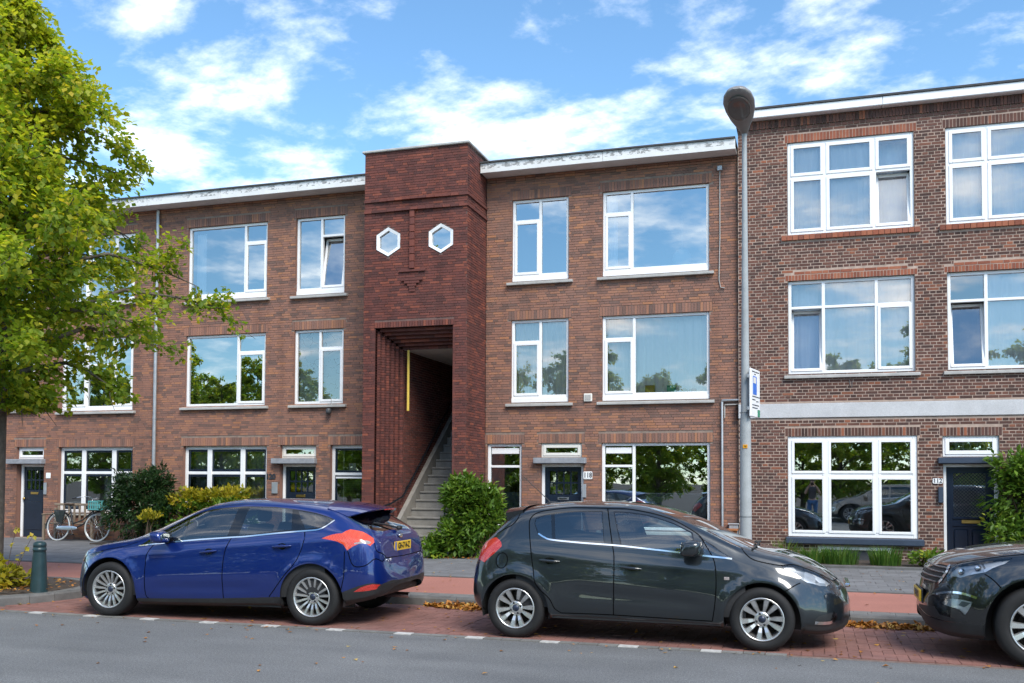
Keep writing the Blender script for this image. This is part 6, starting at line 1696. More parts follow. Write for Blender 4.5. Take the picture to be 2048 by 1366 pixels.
# ------------------------------------------------------------------ trees, shrubs, leaves
def leaf_quad(m, p, d, n, L, w, fold, c):
    """leaf from p along d, facing n"""
    d = d.normalized(); s = d.cross(n)
    if s.length < 1e-4: s = d.orthogonal()
    s.normalize(); n = s.cross(d)
    a = p; b = p + d * L
    l1 = p + d * L * 0.42 + s * w * 0.5 + n * fold; r1 = p + d * L * 0.42 - s * w * 0.5 + n * fold
    o = len(m.v); m.v += [tuple(a), tuple(l1), tuple(b), tuple(r1)]
    m.f += [(o, o + 1, o + 2), (o, o + 2, o + 3)]; m.sm += [False, False]; m.c += [c, c]

def rv(r):
    while True:
        v = Vector((r.uniform(-1, 1), r.uniform(-1, 1), r.uniform(-1, 1)))
        if 0.05 < v.length < 1: return v

def grow_tree(seed, prof, h0, hmax, trunk_r, limbs, twigs, leaves, lsize, yellow=0.25, lean=0.0):
    """returns (wood MB, crown MB); prof(z) is the crown radius"""
    r = random.Random(seed); wood = MB(); crown = MB()
    tp = [(0, 0, -0.05), (0.0, 0.0, 0.12), (0.02, 0.01, 0.6), (0.03, 0.03, h0), (0.06, 0.0, (h0 + hmax) / 2), (0.03, 0.05, hmax * 0.93)]
    wood.tube(tp, [trunk_r * 1.5, trunk_r * 1.12, trunk_r, trunk_r * 0.86, trunk_r * 0.45, 0.02], 12)
    for i in range(limbs):
        u = (i + r.random() * 0.8) / limbs
        zs = h0 - 0.2 + (hmax - 0.6 - h0) * u ** 1.05
        az = i * 2.39996 + r.uniform(-0.35, 0.35)
        ze = min(hmax - 0.1, zs + r.uniform(-0.15, 0.75)); rr = max(0.25, prof(ze)) * r.uniform(0.78, 1.0)
        if i % 3 == 0: rr *= 0.62
        dirv = Vector((math.cos(az), math.sin(az), 0))
        a = Vector((0.04, 0.02, zs)); e = dirv * rr + Vector((0, 0, ze)); mid = a.lerp(e, 0.5) + Vector((0, 0, 0.18 * rr)) + rv(r) * 0.12
        rad = max(0.008, trunk_r * 0.34 * (1 - u * 0.75))
        path = [a, a.lerp(mid, 0.5) + Vector((0, 0, 0.04)), mid, mid.lerp(e, 0.55) + Vector((0, 0, 0.05)), e]
        wood.tube(path, [rad, rad * 0.8, rad * 0.6, rad * 0.38, 0.006], 6, False)
        for k in range(twigs):
            q = 0.16 + 0.84 * (k + r.random()) / twigs
            j = min(3, int(q * 4)); b = path[j].lerp(path[j + 1], q * 4 - j)
            td = (dirv * r.uniform(0.2, 1.0) + rv(r) * 0.9 + Vector((0, 0, -0.1))).normalized()
            L = r.uniform(0.35, 0.8) * (0.55 + 0.15 * rr)
            tip = b + td * L + Vector((0, 0, -0.10 * L))
            wood.tube([b, b.lerp(tip, 0.5) + rv(r) * 0.04, tip], [0.008, 0.006, 0.003], 4, False)
            tone = r.uniform(0.0, 1.0)
            for n in range(leaves):
                f = r.random() ** 0.7; p = b.lerp(tip, f) + rv(r) * 0.15 * (0.5 + f)
                rxy = math.hypot(p.x, p.y); lim = prof(p.z) * 1.06 + 0.06
                if rxy > lim or p.z > hmax + 0.2 or p.z < h0 - 0.12: continue
                hf = (p.z - h0) / (hmax - h0)
                c = 0.08 + 0.38 * tone + 0.32 * r.random() + 0.18 * hf  # paler and yellower towards the top: autumn tint plus painted-in sunlight
                if r.random() < yellow * (0.35 + 0.9 * hf) * (0.4 + f): c = r.uniform(0.75, 0.97)
                s = lsize * r.uniform(0.7, 1.25)
                d = (td * 0.6 + rv(r) + Vector((0, 0, -0.35)))
                leaf_quad(crown, p, d, Vector((r.uniform(-.7, .7), r.uniform(-.7, .7), 1)), s, s * 0.78, s * r.uniform(-0.12, 0.12), min(1, max(0.01, c)))
    return wood, crown

lin_prof = Prof([(2.35, 0.6), (2.6, 1.0), (2.85, 1.9), (3.2, 2.6), (3.6, 3.05), (4.1, 3.25), (4.6, 2.95), (5.06, 2.45), (5.8, 2.05), (6.5, 1.8), (7.4, 1.3), (8.2, 0.62), (8.8, 0.2), (9.1, 0.05)])
lt = thing('linden_tree', 'street linden with yellowing crown at the left edge of the street', 'tree', (-10.98, 10.62, PAVE))
wood, crown = grow_tree(3, lambda z: lin_prof(z + PAVE), 2.6, 8.8, 0.155, 84, 11, 84, 0.090, 0.55)
wood.build('trunk', M['bark'], lt)
crown.build('crown', M['leaf_linden'], lt)

# trees across the street: seen in the window panes
fp = Prof([(0.8, 1.2), (2.0, 2.6), (3.5, 3.1), (5.5, 2.9), (7.5, 2.1), (9.0, 1.0), (9.8, 0.1)])
wood, crown = grow_tree(8, fp, 1.0, 9.6, 0.2, 60, 8, 34, 0.20, 0.22)
wm = wood.mesh('trunk'); wm.materials.append(M['bark']); cm_ = crown.mesh('crown'); cm_.materials.append(M['leaf_far'])
tr_ = random.Random(4)
spots = [(x, -8.2) for x in (-46, -41, -36.5, -32, -28, -23.5, -19.5, -15.5, -11.0, -7.2, -2.6, 1.2, 5.6, 9.8)] + [(x, -13.5) for x in (-43, -38, -33, -27, -21.5, -16.5, -12.5, -8.5, -4.5, -0.5, 3.5, 7.5)]
for i, (x, yb) in enumerate(spots):
    y = yb + tr_.uniform(-1.2, 1.0); sc = (1.0, 0.88, 1.06, 0.78, 0.95, 0.72, 1.04, 0.85, 0.98, 0.74, 0.9, 0.8, 1.02, 0.9)[i % 14] * (1.0 if i < 14 else 0.92)
    t = thing('street_tree', 'leafy tree across the street, seen mirrored in the house windows', 'tree', (x, y, 0.08), tr_.uniform(0, 6.2), 'trees across the street')
    t.scale = (sc, sc, sc)
    for nm, me in (('trunk', wm), ('crown', cm_)):
        o = bpy.data.objects.new(nm, me); COL.objects.link(o); o.parent = t

def bush(name, label, lobes, mat, nleaf, size, aspect=0.5, seed=1, droop=0.2, stems=14, base=None, clump=26, loc=(0, 0, 0)):
    """lobes: (x,y,z,rx,ry,rz)"""
    r = random.Random(seed); b = thing(name, label, 'shrub', loc)
    fo = MB(); st = MB(); bx_, by_ = base or (lobes[0][0], lobes[0][1])
    tot = sum(l[3] * l[4] + l[3] * l[5] for l in lobes)
    for l in lobes:
        n = max(1, int(nleaf * (l[3] * l[4] + l[3] * l[5]) / tot / clump))
        for k in range(n):
            d = rv(r).normalized()
            if d.z < -0.5 and r.random() < 0.7: d.z = -d.z
            q = r.random() ** 0.33 * r.uniform(0.72, 1.06)
            c0 = Vector((l[0] + d.x * l[3] * q, l[1] + d.y * l[4] * q, l[2] + d.z * l[5] * q))
            tone = r.random(); out = (d + Vector((0, 0, 0.35 - droop)) + rv(r) * 0.5).normalized()
            for i in range(clump):
                p = c0 + rv(r) * size * 1.3
                if p.z < PAVE + 0.02: p.z = PAVE + 0.02 + r.random() * 0.1
                dd = (out + rv(r) * 0.9 + Vector((0, 0, -droop))).normalized()
                s = size * r.uniform(0.65, 1.3)
                leaf_quad(fo, p, dd, Vector((r.uniform(-.8, .8), r.uniform(-.8, .8), 0.9)), s, s * aspect, s * r.uniform(-0.1, 0.12), min(1, max(0.01, 0.5 * tone + 0.5 * r.random())))
    for i in range(stems):
        l = r.choice(lobes); e = Vector((l[0] + r.uniform(-.7, .7) * l[3], l[1] + r.uniform(-.7, .7) * l[4], l[2] + r.uniform(0, .8) * l[5])); a = Vector((bx_ + r.uniform(-.15, .15), by_ + r.uniform(-.1, .1), PAVE))
        st.tube([a, a.lerp(e, 0.5) + Vector((0, 0, 0.12)), e], [0.016, 0.011, 0.004], 5, False)
    fo.build('foliage', mat, b); st.build('stems', M['stem_brown'], b)['kind'] = 'stuff'
    return b

bush('evergreen_shrub', 'large dark green shrub beside the bicycle', [(-14.95, 18.75, 0.95, 0.98, 0.6, 0.85), (-14.6, 18.7, 1.35, 0.6, 0.5, 0.55), (-15.4, 18.75, 1.2, 0.5, 0.45, 0.55), (-14.2, 18.6, 0.7, 0.7, 0.5, 0.6)], M['leaf_dark'], 9500, 0.115, 0.34, 2, 0.35)
bush('hedge', 'low hedge with yellow green leaves along the front of number 120', [(-13.35, 18.6, 0.72, 0.75, 0.5, 0.5), (-12.4, 18.6, 0.75, 0.75, 0.5, 0.5)], M['leaf_mid'], 3800, 0.10, 0.6, 5, 0.1)
bush('spindle_shrub', 'bright yellow leaves on top of the low hedge', [(-13.5, 18.55, 1.16, 0.5, 0.32, 0.16), (-12.9, 18.55, 1.22, 0.35, 0.3, 0.12), (-12.35, 18.55, 1.24, 0.42, 0.3, 0.14)], M['leaf_yellow'], 2000, 0.10, 0.55, 6, 0.0, 10)
bush('golden_shrub', 'small patch of yellow leaves in front of the dark green shrub', [(-14.15, 18.05, 0.72, 0.24, 0.2, 0.16)], M['leaf_yellow'], 380, 0.085, 0.6, 7, 0.0, 5)
bush('stair_shrub', 'bright green rounded shrub right of the stone stairs', [(-6.42, 17.85, 0.95, 0.62, 0.5, 0.75), (-6.15, 17.8, 0.85, 0.55, 0.5, 0.6), (-6.6, 17.8, 1.3, 0.42, 0.4, 0.42), (-6.75, 17.65, 0.45, 0.5, 0.4, 0.4), (-7.05, 17.5, 0.22, 0.32, 0.28, 0.2)], M['leaf_mid'], 9000, 0.115, 0.5, 9, 0.25)
bush('climbing_shrub', 'glossy green climber beside the door of number 112', [(3.75, 19.15, 1.35, 0.65, 0.3, 0.62), (3.5, 19.1, 1.85, 0.42, 0.28, 0.28), (3.35, 19.05, 0.75, 0.38, 0.25, 0.28), (4.1, 19.1, 0.8, 0.5, 0.3, 0.6)], M['leaf_mid'], 5200, 0.13, 0.42, 12, 0.3, base=(3.9, 19.2))
bush('garden_plant', 'low leafy plant at the front of the bed by number 112', [(1.95, 18.35, 0.24, 0.32, 0.25, 0.18), (2.2, 18.4, 0.2, 0.2, 0.2, 0.15)], M['leaf_mid'], 700, 0.09, 0.5, 14, 0.2, 5)
bush('pit_plants', 'yellow green plants round the foot of the linden', [(-10.75, 10.2, 0.35, 0.35, 0.3, 0.25), (-10.35, 10.25, 0.26, 0.3, 0.28, 0.16), (-10.95, 10.35, 0.5, 0.3, 0.3, 0.3), (-10.15, 10.35, 0.2, 0.2, 0.2, 0.1)], M['leaf_yellow'], 900, 0.095, 0.75, 15, 0.2, 12)
bush('pit_herbs', 'green lobed leaves at the kerb under the linden', [(-10.62, 10.02, 0.3, 0.3, 0.22, 0.2), (-10.9, 9.95, 0.35, 0.25, 0.2, 0.2)], M['leaf_mid'], 240, 0.12, 0.9, 16, 0.2, 5)
# bare stalks with a few yellow leaves
sk = thing('tall_weed', 'thin stalk with a few yellow leaves beside the bollard', 'plant', (0, 0, 0)); wr = random.Random(6); m = MB(); lv = MB()
for (x0, y0, x1, z1) in ((-10.45, 10.4, -10.25, 0.95), (-10.30, 10.38, -9.95, 0.85), (-10.25, 10.3, -10.05, 0.6)):
    pts_ = [(x0 + (x1 - x0) * u ** 1.6, y0 - 0.05 * u, PAVE + (z1 - PAVE) * u) for u in (0, .25, .5, .75, 1)]; m.tube(pts_, [0.006, 0.005, 0.004, 0.003, 0.002], 5, False)
    for k in range(7):
        p = Vector(pts_[wr.choice((2, 3, 3, 4, 4))]) + rv(wr) * 0.05; leaf_quad(lv, p, rv(wr) + Vector((0, 0, -0.3)), Vector((0, -0.4, 1)), 0.075, 0.055, 0.005, wr.uniform(0.4, 0.9))
m.build('stalk', M['stem_brown'], sk); lv.build('leaves', M['leaf_yellow'], sk)
# beds with edging in front of the dark house
m = MB(); m.bevbox(-1.3, 2.25, 17.86, 17.95, 0.0, PAVE + 0.05, 0.01); m.build('bed_edging', M['kerb_stone'])['kind'] = 'structure'
m = MB(); m.box(-1.3, 2.25, 17.952, 19.48, 0.0, PAVE + 0.03); m.build('garden_bed', M['soil'])['kind'] = 'structure'
m = MB(); m.box(-15.9, -12.0, 18.2, 19.55, 0.0, PAVE + 0.03); m.build('garden_bed', M['soil'])['kind'] = 'structure'
gr = random.Random(21)
for i, (cx, cy, rr, hh, lab) in enumerate(((-0.02, 18.5, 0.26, 0.30, 'leftmost tuft of long grass under the navy sill'), (0.48, 18.45, 0.32, 0.34, 'wide middle tuft of long grass in front of the cellar window'), (1.25, 18.45, 0.26, 0.34, 'tuft of long grass at the right end of the cellar window'), (-0.5, 18.8, 0.2, 0.42, 'dry pale grass tuft beside the lamp post'))):
    g = thing('grass_tuft', lab, 'grass', (cx, cy, PAVE + 0.03)); m = MB()
    for k in range(420 if i < 3 else 120):
        a = gr.uniform(0, 6.28); q = rr * math.sqrt(gr.random()); x, y = math.cos(a) * q, math.sin(a) * q * 0.7; h = hh * gr.uniform(0.55, 1.1); bnd = gr.uniform(0.1, 0.55) * h; w = gr.uniform(0.004, 0.008)
        ca, sa = math.cos(a + gr.uniform(-.8, .8)), math.sin(a + gr.uniform(-.8, .8)); px_, py_ = -sa * w, ca * w
        v = [(x - px_, y - py_, 0), (x + px_, y + py_, 0), (x + ca * bnd * .35 - px_ * .8, y + sa * bnd * .35 - py_ * .8, h * .6), (x + ca * bnd * .35 + px_ * .8, y + sa * bnd * .35 + py_ * .8, h * .6), (x + ca * bnd, y + sa * bnd, h)]
        m.add(v, [(0, 1, 3, 2), (2, 3, 4)], True, c=gr.uniform(0.05, 1) if i < 3 else gr.uniform(.8, 1))
    m.build('blades', M['grass_blade'], g)['kind'] = 'stuff'
# fallen leaves: drifts along the kerb and strays
lr = random.Random(31); m = MB()
def fallen(x, y, z, s, tilt):
    d = Vector((lr.uniform(-1, 1), lr.uniform(-1, 1), lr.uniform(-tilt, tilt))); n = Vector((lr.uniform(-tilt, tilt), lr.uniform(-tilt, tilt), 1))
    leaf_quad(m, Vector((x, y, z)), d, n, s, s * 0.72, s * lr.uniform(-.15, .25), max(0.01, lr.random()))
for (x0, x1, n, wd) in ((-4.75, -3.0, 1500, 0.30), (0.1, 1.75, 900, 0.24), (-9.3, -7.8, 120, 0.3), (1.7, 3.6, 250, 0.2)):
    for k in range(n):
        x = lr.uniform(x0, x1); e = math.sin(math.pi * (x - x0) / (x1 - x0)) ** 0.6; y = 11.49 - abs(lr.gauss(0, 0.45)) * wd * e - 0.01
        h = max(0, 0.055 * e * (1 - (11.5 - y) / (wd + 0.05)))
        fallen(x, y, 0.010 + lr.random() * h, lr.uniform(0.035, 0.075), 0.55)
for k in range(420): fallen(lr.uniform(-10, 4), lr.uniform(9.0, 11.45), 0.012, lr.uniform(0.03, 0.07), 0.15)
for k in range(340): fallen(lr.uniform(-13, 4), lr.uniform(11.6, 17.7), PAVE + 0.016, lr.uniform(0.03, 0.06), 0.15)
for k in range(260):
    a = lr.uniform(0, 6.28); q = math.sqrt(lr.random()) * 1.2; fallen(-10.7 + math.cos(a) * q, 10.4 + math.sin(a) * q * 0.7, PAVE + 0.06, lr.uniform(0.04, 0.08), 0.3)
for k in range(160): fallen(lr.uniform(-7.7, -5.6), lr.uniform(17.2, 18.0), PAVE + 0.02, lr.uniform(0.04, 0.08), 0.3)
for k in range(60): fallen(lr.uniform(-9, 3), lr.uniform(6.8, 9.2), 0.006, lr.uniform(0.03, 0.06), 0.1)
tag(m.build('fallen_leaves', M['leaf_fallen']), 'orange brown leaves fallen along the kerb and over the street', 'leaves', kind='stuff')
# ------------------------------------------------------------------ street furniture and small things
# lamp post
lp = thing('street_lamp', 'tall grey lamp post with a pear shaped head in front of the house joint', 'street lamp', (-0.785, 12.2, 0.0))
concrete('galvanised', (0.50, 0.53, 0.54), 7, var=0.16, rough=0.55)
m = MB(); m.lathe([(0.075, 0.0), (0.074, PAVE + 0.01), (0.072, 1.0), (0.070, 1.55), (0.0685, 1.56), (0.0665, 2.30), (0.052, 2.60), (0.046, 3.4), (0.034, 5.0), (0.029, 6.02)], 20); m.build('post', M['galvanised'], lp)
m = MB()
for z in (0.78, 1.18, 2.47): m.lathe([(0.0745, z), (0.0745, z + 0.006)], 20)
m.build('joint_ring', M['dark_grey'], lp)
plain('lamp_shell', (0.24, 0.23, 0.22), 0.42, 0.2, var=0.15)
plain('lamp_bowl', (0.10, 0.085, 0.075), 0.15, coat=0.6)
ax = Vector((-0.06, -0.93, 0.34)).normalized(); sd = Vector((0, 0, 1)).cross(ax).normalized() * -1; upv = ax.cross(sd) * -1
if upv.z < 0: upv = -upv
secs = [(-0.06, .035, .035, .035), (0.0, .05, .05, .045), (0.10, .085, .07, .055), (0.24, .140, .085, .06), (0.40, .178, .105, .06), (0.54, .188, .11, .055), (0.66, .165, .095, .045), (0.74, .115, .065, .03), (0.775, .04, .025, .012)]
v = []; n = 24; o0 = Vector((0, 0, 6.02))
for (d, w, hu, hl) in secs:
    for k in range(n):
        a = 2 * math.pi * k / n; c_, s_ = math.cos(a), math.sin(a); v.append(tuple(o0 + ax * d + sd * w * c_ + upv * (hu if s_ > 0 else hl) * s_))
m = MB(); m.add(v, [(i * n + k, i * n + (k + 1) % n, (i + 1) * n + (k + 1) % n, (i + 1) * n + k) for i in range(len(secs) - 1) for k in range(n)], True)
m.add([v[(len(secs) - 1) * n + k] for k in range(n)], [tuple(range(n))])
hd = fix_normals(m.build('lamp_head', M['lamp_shell'], lp))
v = []; cen = o0 + ax * 0.49 - upv * 0.045; rings = ((1.0, 0.0), (0.93, 0.022), (0.86, 0.018), (0.6, 0.030), (0.3, 0.036))
for (q, dz) in rings:
    for k in range(n):
        a = 2 * math.pi * k / n; v.append(tuple(cen + ax * 0.21 * q * math.cos(a) + sd * 0.140 * q * math.sin(a) - upv * (dz + 0.012)))
v.append(tuple(cen - upv * 0.05))
f = [(i * n + k, i * n + (k + 1) % n, (i + 1) * n + (k + 1) % n, (i + 1) * n + k) for i in range(len(rings) - 1) for k in range(n)] + [((len(rings) - 1) * n + k, (len(rings) - 1) * n + (k + 1) % n, len(rings) * n) for k in range(n)]
m = MB(); m.add(v, f, True); fix_normals(m.build('lamp_glass', M['lamp_bowl'], hd))
m = MB(); m.bevbox(-0.028, 0.028, -0.073, -0.069, 2.03, 2.075, 0.001); st = m.build('number_sticker', M['label_orange'], lp); text_mesh('sticker_text', '96', 0.035, M['black_paint'], st, (0, -0.0745, 2.052), extrude=0.0005)
# zone sign strapped to the post
sg = thing('parking_sign', 'white parking zone sign with blue panel strapped to the lamp post', 'sign', (-0.785, 12.2, 0.0))
q = Matrix.Rotation(math.atan2(0.40, 0.175), 4, 'Z')
def sbox(x0, x1, y0, y1, z0, z1, name, mat, par, b=0.002):
    m = MB(); m.bevbox(x0, x1, y0, y1, z0, z1, b); o = m.build(name, M[mat], par); return o
S_ = empty('sign_panel', (0.05, -0.12, 0.0), sg, math.atan2(0.40, 0.085))
pn = sbox(0.0, 0.42, -0.025, 0.0, 2.42, 3.02, 'board', 'white_paint', S_, 0.008)
sbox(0.09, 0.26, -0.028, -0.0255, 2.70, 2.93, 'blue_print', 'blue_print', S_, 0.001)
sbox(0.10, 0.22, -0.030, -0.0282, 2.84, 2.915, 'pale_print', 'cream_paint', S_, 0.001)
sbox(0.30, 0.41, -0.028, -0.0255, 2.43, 2.52, 'green_print', 'green_print', S_, 0.001)
for z, a, b in ((2.985, .05, .37), (2.955, .15, .22), (2.675, .06, .40), (2.635, .06, .20), (2.62, .24, .34), (2.57, .06, .36), (2.535, .06, .30)):
    sbox(a, b, -0.0275, -0.0255, z - .006, z + .006, 'print_line', 'lead_text', S_, 0.0005)
sbox(-0.02, 0.12, 0.0005, 0.02, 2.50, 2.54, 'strap', 'zinc', S_); sbox(-0.02, 0.12, 0.0005, 0.02, 2.90, 2.94, 'strap', 'zinc', S_)
# bollard
bo = thing('bollard', 'dark green cast bollard on the kerb by the linden', 'bollard', (-9.785, 10.28, PAVE))
m = MB(); m.lathe([(0.112, 0.0), (0.108, 0.03), (0.100, 0.20), (0.080, 0.52), (0.078, 0.545), (0.086, 0.55), (0.086, 0.575), (0.079, 0.58), (0.079, 0.60), (0.083, 0.605), (0.082, 0.635), (0.070, 0.655), (0.04, 0.668), (0, 0.672)], 20); m.build('post', M['bollard_green'], bo)
# things on the first-floor sill of number 118
def sillbox(name, lab, x, w, h, mat, extra=None):
    t = thing(name, lab, 'box' if 'box' in name else 'pot', (x, YW + 0.22, 3.43)); m = MB(); m.bevbox(-w / 2, w / 2, -0.05, 0.05, 0, h, 0.006); m.build('body', mat, t); m = MB(); m.bevbox(-w / 2 - .005, w / 2 + .005, -0.055, 0.055, h, h + 0.02, 0.004); m.build('lid', mat, t); return t
plain('ochre_tin', (0.42, 0.28, 0.02), 0.45); plain('green_tin', (0.02, 0.36, 0.22), 0.4); plain('clay_pot', (0.30, 0.12, 0.06), 0.7)
sillbox('tin_box', 'ochre yellow box behind the first floor window of number 118', -3.21, 0.19, 0.17, M['ochre_tin'])
sillbox('tin_box', 'green box behind the first floor window of number 118', -2.76, 0.18, 0.16, M['green_tin'])
t = thing('tea_pot', 'small yellow pot behind the first floor window of number 118', 'pot', (-2.5, YW + 0.22, 3.43)); m = MB(); m.lathe([(0, 0), (.06, 0.005), (.085, .04), (.07, .085), (.03, .1), (.03, .12), (0, .125)], 14); m.build('body', M['ochre_tin'], t); m = MB(); m.tube([(.07, 0, .05), (.11, 0, .07), (.12, 0, .10)], .012, 6); m.build('spout', M['ochre_tin'], t)
t = thing('flower_pot', 'small clay pot at the right end of that first floor window sill', 'pot', (-2.31, YW + 0.22, 3.43)); m = MB(); m.lathe([(0, 0), (.04, 0), (.055, .08), (.06, .08), (.06, .1), (.05, .1), (.045, .08), (0, .08)], 14); m.build('pot', M['clay_pot'], t)
# planter and meter box at the wall between the two houses
t = thing('planter_box', 'orange wooden planter against the wall behind the grey car', 'planter', (-1.62, 19.25, PAVE))
for (a, b, c, d, e, f_) in ((-.2, .2, -.15, -.125, 0, .55), (-.2, .2, .125, .15, 0, .55), (-.2, -.175, -.124, .124, 0, .55), (.175, .2, -.124, .124, 0, .55)):
    m = MB(); m.bevbox(a, b, c, d, e, f_, .006); m.build('panel', M['wood_orange'], t)
m = MB(); m.bevbox(-.23, .23, -.18, .18, .552, .59, .008); m.build('rim', M['wood_orange'], t)
t = thing('meter_box', 'grey meter box on the wall beside the lamp post', 'box', (-1.46, 19.54, PAVE)); m = MB(); m.bevbox(-.12, .06, -.1, .05, 0, .66, .01); m.build('case', M['zinc'], t); m = MB(); m.bevbox(-.14, .08, -.12, .05, .662, .69, .008); m.build('lid', M['zinc'], t)
# wooden bench behind the bicycle
t = thing('garden_bench', 'weathered wooden bench against the wall behind the bicycle', 'bench', (-17.35, 19.3, PAVE))
for x in (-.72, .72):
    for y in (-.2, .18): m = MB(); m.bevbox(x - .03, x + .03, y - .03, y + .03, 0, .78 if y > 0 else .62, .006); m.build('leg', M['wood_tan'], t)
for k in range(4): m = MB(); m.bevbox(-.76, .76, -.22 + k * .1, -.14 + k * .1, .40, .425, .006); m.build('seat_slat', M['wood_tan'], t)
for k in range(9): m = MB(); m.bevbox(-.66 + k * .16, -.60 + k * .16, .17, .19, .43, .84, .006); m.build('back_slat', M['wood_tan'], t)
m = MB(); m.bevbox(-.76, .76, .16, .20, .842, .90, .01); m.build('top_rail', M['wood_tan'], t)
for x in (-.72, .72): m = MB(); m.bevbox(x - .04, x + .04, -.25, .16, .622, .65, .008); m.build('armrest', M['wood_tan'], t)
# bicycle
plain('bike_black', (0.012, 0.013, 0.015), 0.25, coat=0.5); plain('tyre_wall', (0.50, 0.50, 0.48), 0.6); plain('saddle_brown', (0.10, 0.07, 0.05), 0.5)
bk = thing('bicycle', 'black town bicycle with white tyres parked in front of the left house', 'bicycle', (-16.95, 18.95, PAVE), 0.0)
bk.rotation_euler = (R(-7), 0, 0)
WR = 0.345; XR, XF = -0.575, 0.575
def bwheel(x, rz=0.0):
    w = empty('wheel', (x, 0, WR), bk, rz)
    m = MB(); ring = [(math.cos(2 * math.pi * k / 40) * (WR - .016), 0, math.sin(2 * math.pi * k / 40) * (WR - .016)) for k in range(41)]; m.tube(ring, .0165, 8, False); m.build('tyre', M['tyre_wall'], w)
    m = MB(); ring = [(math.cos(2 * math.pi * k / 40) * (WR - .036), 0, math.sin(2 * math.pi * k / 40) * (WR - .036)) for k in range(41)]; m.tube(ring, .010, 6, False); m.build('rim', M['steel'], w)
    m = MB()
    for k in range(20):
        a = 2 * math.pi * k / 20; b = a + (0.5 if k % 2 else -0.5); m.tube([(math.cos(b) * .03, .03 if k % 2 else -.03, math.sin(b) * .03), (math.cos(a) * (WR - .04), 0, math.sin(a) * (WR - .04))], .0016, 4, False)
    m.build('spokes', M['steel'], w)['kind'] = 'stuff'
    m = MB(); m.lathe([(0.0, -.05), (.03, -.05), (.022, 0), (.03, .05), (0, .05)], 12, 'y'); m.build('hub', M['steel'], w)
    return w
bwheel(XR); bwheel(XF, 0.12)
def guard(x, a0, a1, name):
    m = MB(); m.tube([(x + math.cos(a0 + (a1 - a0) * k / 16) * (WR + .028), 0, WR + math.sin(a0 + (a1 - a0) * k / 16) * (WR + .028)) for k in range(17)], .022, 6); m.build(name, M['bike_black'], bk)
guard(XR, 0.35, 3.3, 'mudguard'); guard(XF, 0.3, 2.6, 'mudguard')
BB = (-.12, 0, .30); ST = (-.30, 0, .86); HT = (.36, 0, .90); HB = (.42, 0, .66)
for nm, pts_, r_ in (('down_tube', [HB, (.15, 0, .42), BB], .019), ('top_tube', [(.40, 0, .74), (.12, 0, .52), (-.16, 0, .42)], .017), ('seat_tube', [BB, ST], .016), ('chain_stay', [BB, (XR, .04, WR)], .010), ('chain_stay', [BB, (XR, -.04, WR)], .010), ('seat_stay', [(-.25, 0, .72), (XR, .04, WR)], .009), ('seat_stay', [(-.25, 0, .72), (XR, -.04, WR)], .009), ('head_tube', [HB, HT], .021), ('fork', [HB, (.50, .045, .50), (XF, .045, WR)], .012), ('fork', [HB, (.50, -.045, .50), (XF, -.045, WR)], .012)):
    m = MB(); m.tube(pts_, r_, 8); m.build(nm, M['bike_black'], bk)
m = MB(); m.tube([HT, (.335, 0, 1.02), (.36, .12, 1.07), (.30, .27, 1.06), (.08, .30, 1.02)], .012, 8); m.tube([(.335, 0, 1.02), (.36, -.12, 1.07), (.30, -.27, 1.06), (.08, -.30, 1.02)], .012, 8); m.build('handlebar', M['steel'], bk)
for s in (1, -1): m = MB(); m.tube([(.14, .297 * s, 1.03), (.02, .305 * s, 1.01)], .018, 8); m.build('grip', M['bike_black'], bk)
m = MB(); sellip(m, (-.33, 0, .90), (.14, .085, .035), .8, 16, 8); m.build('saddle', M['saddle_brown'], bk)
m = MB(); m.bevbox(XR - .25, XR + .22, -.07, .07, .735, .75, .004); m.tube([(XR - .2, .06, .735), (XR, .06, WR)], .007, 6); m.tube([(XR - .2, -.06, .735), (XR, -.06, WR)], .007, 6); m.build('carrier', M['bike_black'], bk)
m = MB(); v = []
for y in (-.10, -.13): v += [(XR - .08, y, .74), (XR + .27, y, .74), (XR + .20, y, .42), (XR + .02, y, .46)]
m.add(v, [(0, 1, 2, 3), (7, 6, 5, 4), (0, 4, 5, 1), (1, 5, 6, 2), (2, 6, 7, 3), (3, 7, 4, 0)]); bevel_mod(m.build('coat_guard', M['bike_black'], bk), .01)
m = MB(); sellip(m, (-.28, -.06, .315), (.32, .012, .055), .8, 20, 8); m.build('chain_guard', M['steel'], bk)
m = MB(); m.tube([(-.12, -.08, .30), (-.04, -.10, .16)], .009, 6); m.bevbox(-.09, .01, -.19, -.10, .145, .17, .006); m.build('pedal', M['bike_black'], bk)
m = MB(); m.bevbox(.36, .80, -.17, .17, .735, .752, .004); m.tube([(.74, .08, .735), (XF, .06, WR)], .007, 6); m.tube([(.74, -.08, .735), (XF, -.06, WR)], .007, 6); m.build('front_carrier', M['bike_black'], bk)
cr = thing('plastic_crate', 'teal plastic crate on the front carrier of the bicycle', 'crate', (-16.36, 18.95 + .08, PAVE + .765)); 
m = MB(); m.bevbox(-.2, .2, -.14, .14, 0, .012, .003); m.build('base', M['teal_plastic'], cr)
for nm, (a, b, c, d) in (('side', (-.2, .2, -.15, -.14)), ('side', (-.2, .2, .14, .15)), ('side', (-.21, -.2, -.15, .15)), ('side', (.2, .21, -.15, .15))):
    m = MB()
    lx, ly = b - a, d - c
    for z0, z1 in ((0, .03), (.105, .125), (.19, .22)): m.box(a, b, c, d, z0, z1)
    k = 6 if max(lx, ly) > .35 else 4
    for i in range(k + 1):
        if lx > ly: xx = a + lx * i / k; m.box(max(a, xx - .012), min(b, xx + .012), c + .001, d - .001, .0305, .1895)
        else: yy = c + ly * i / k; m.box(a + .001, b - .001, max(c, yy - .012), min(d, yy + .012), .0305, .1895)
    m.build(nm, M['teal_plastic'], cr)

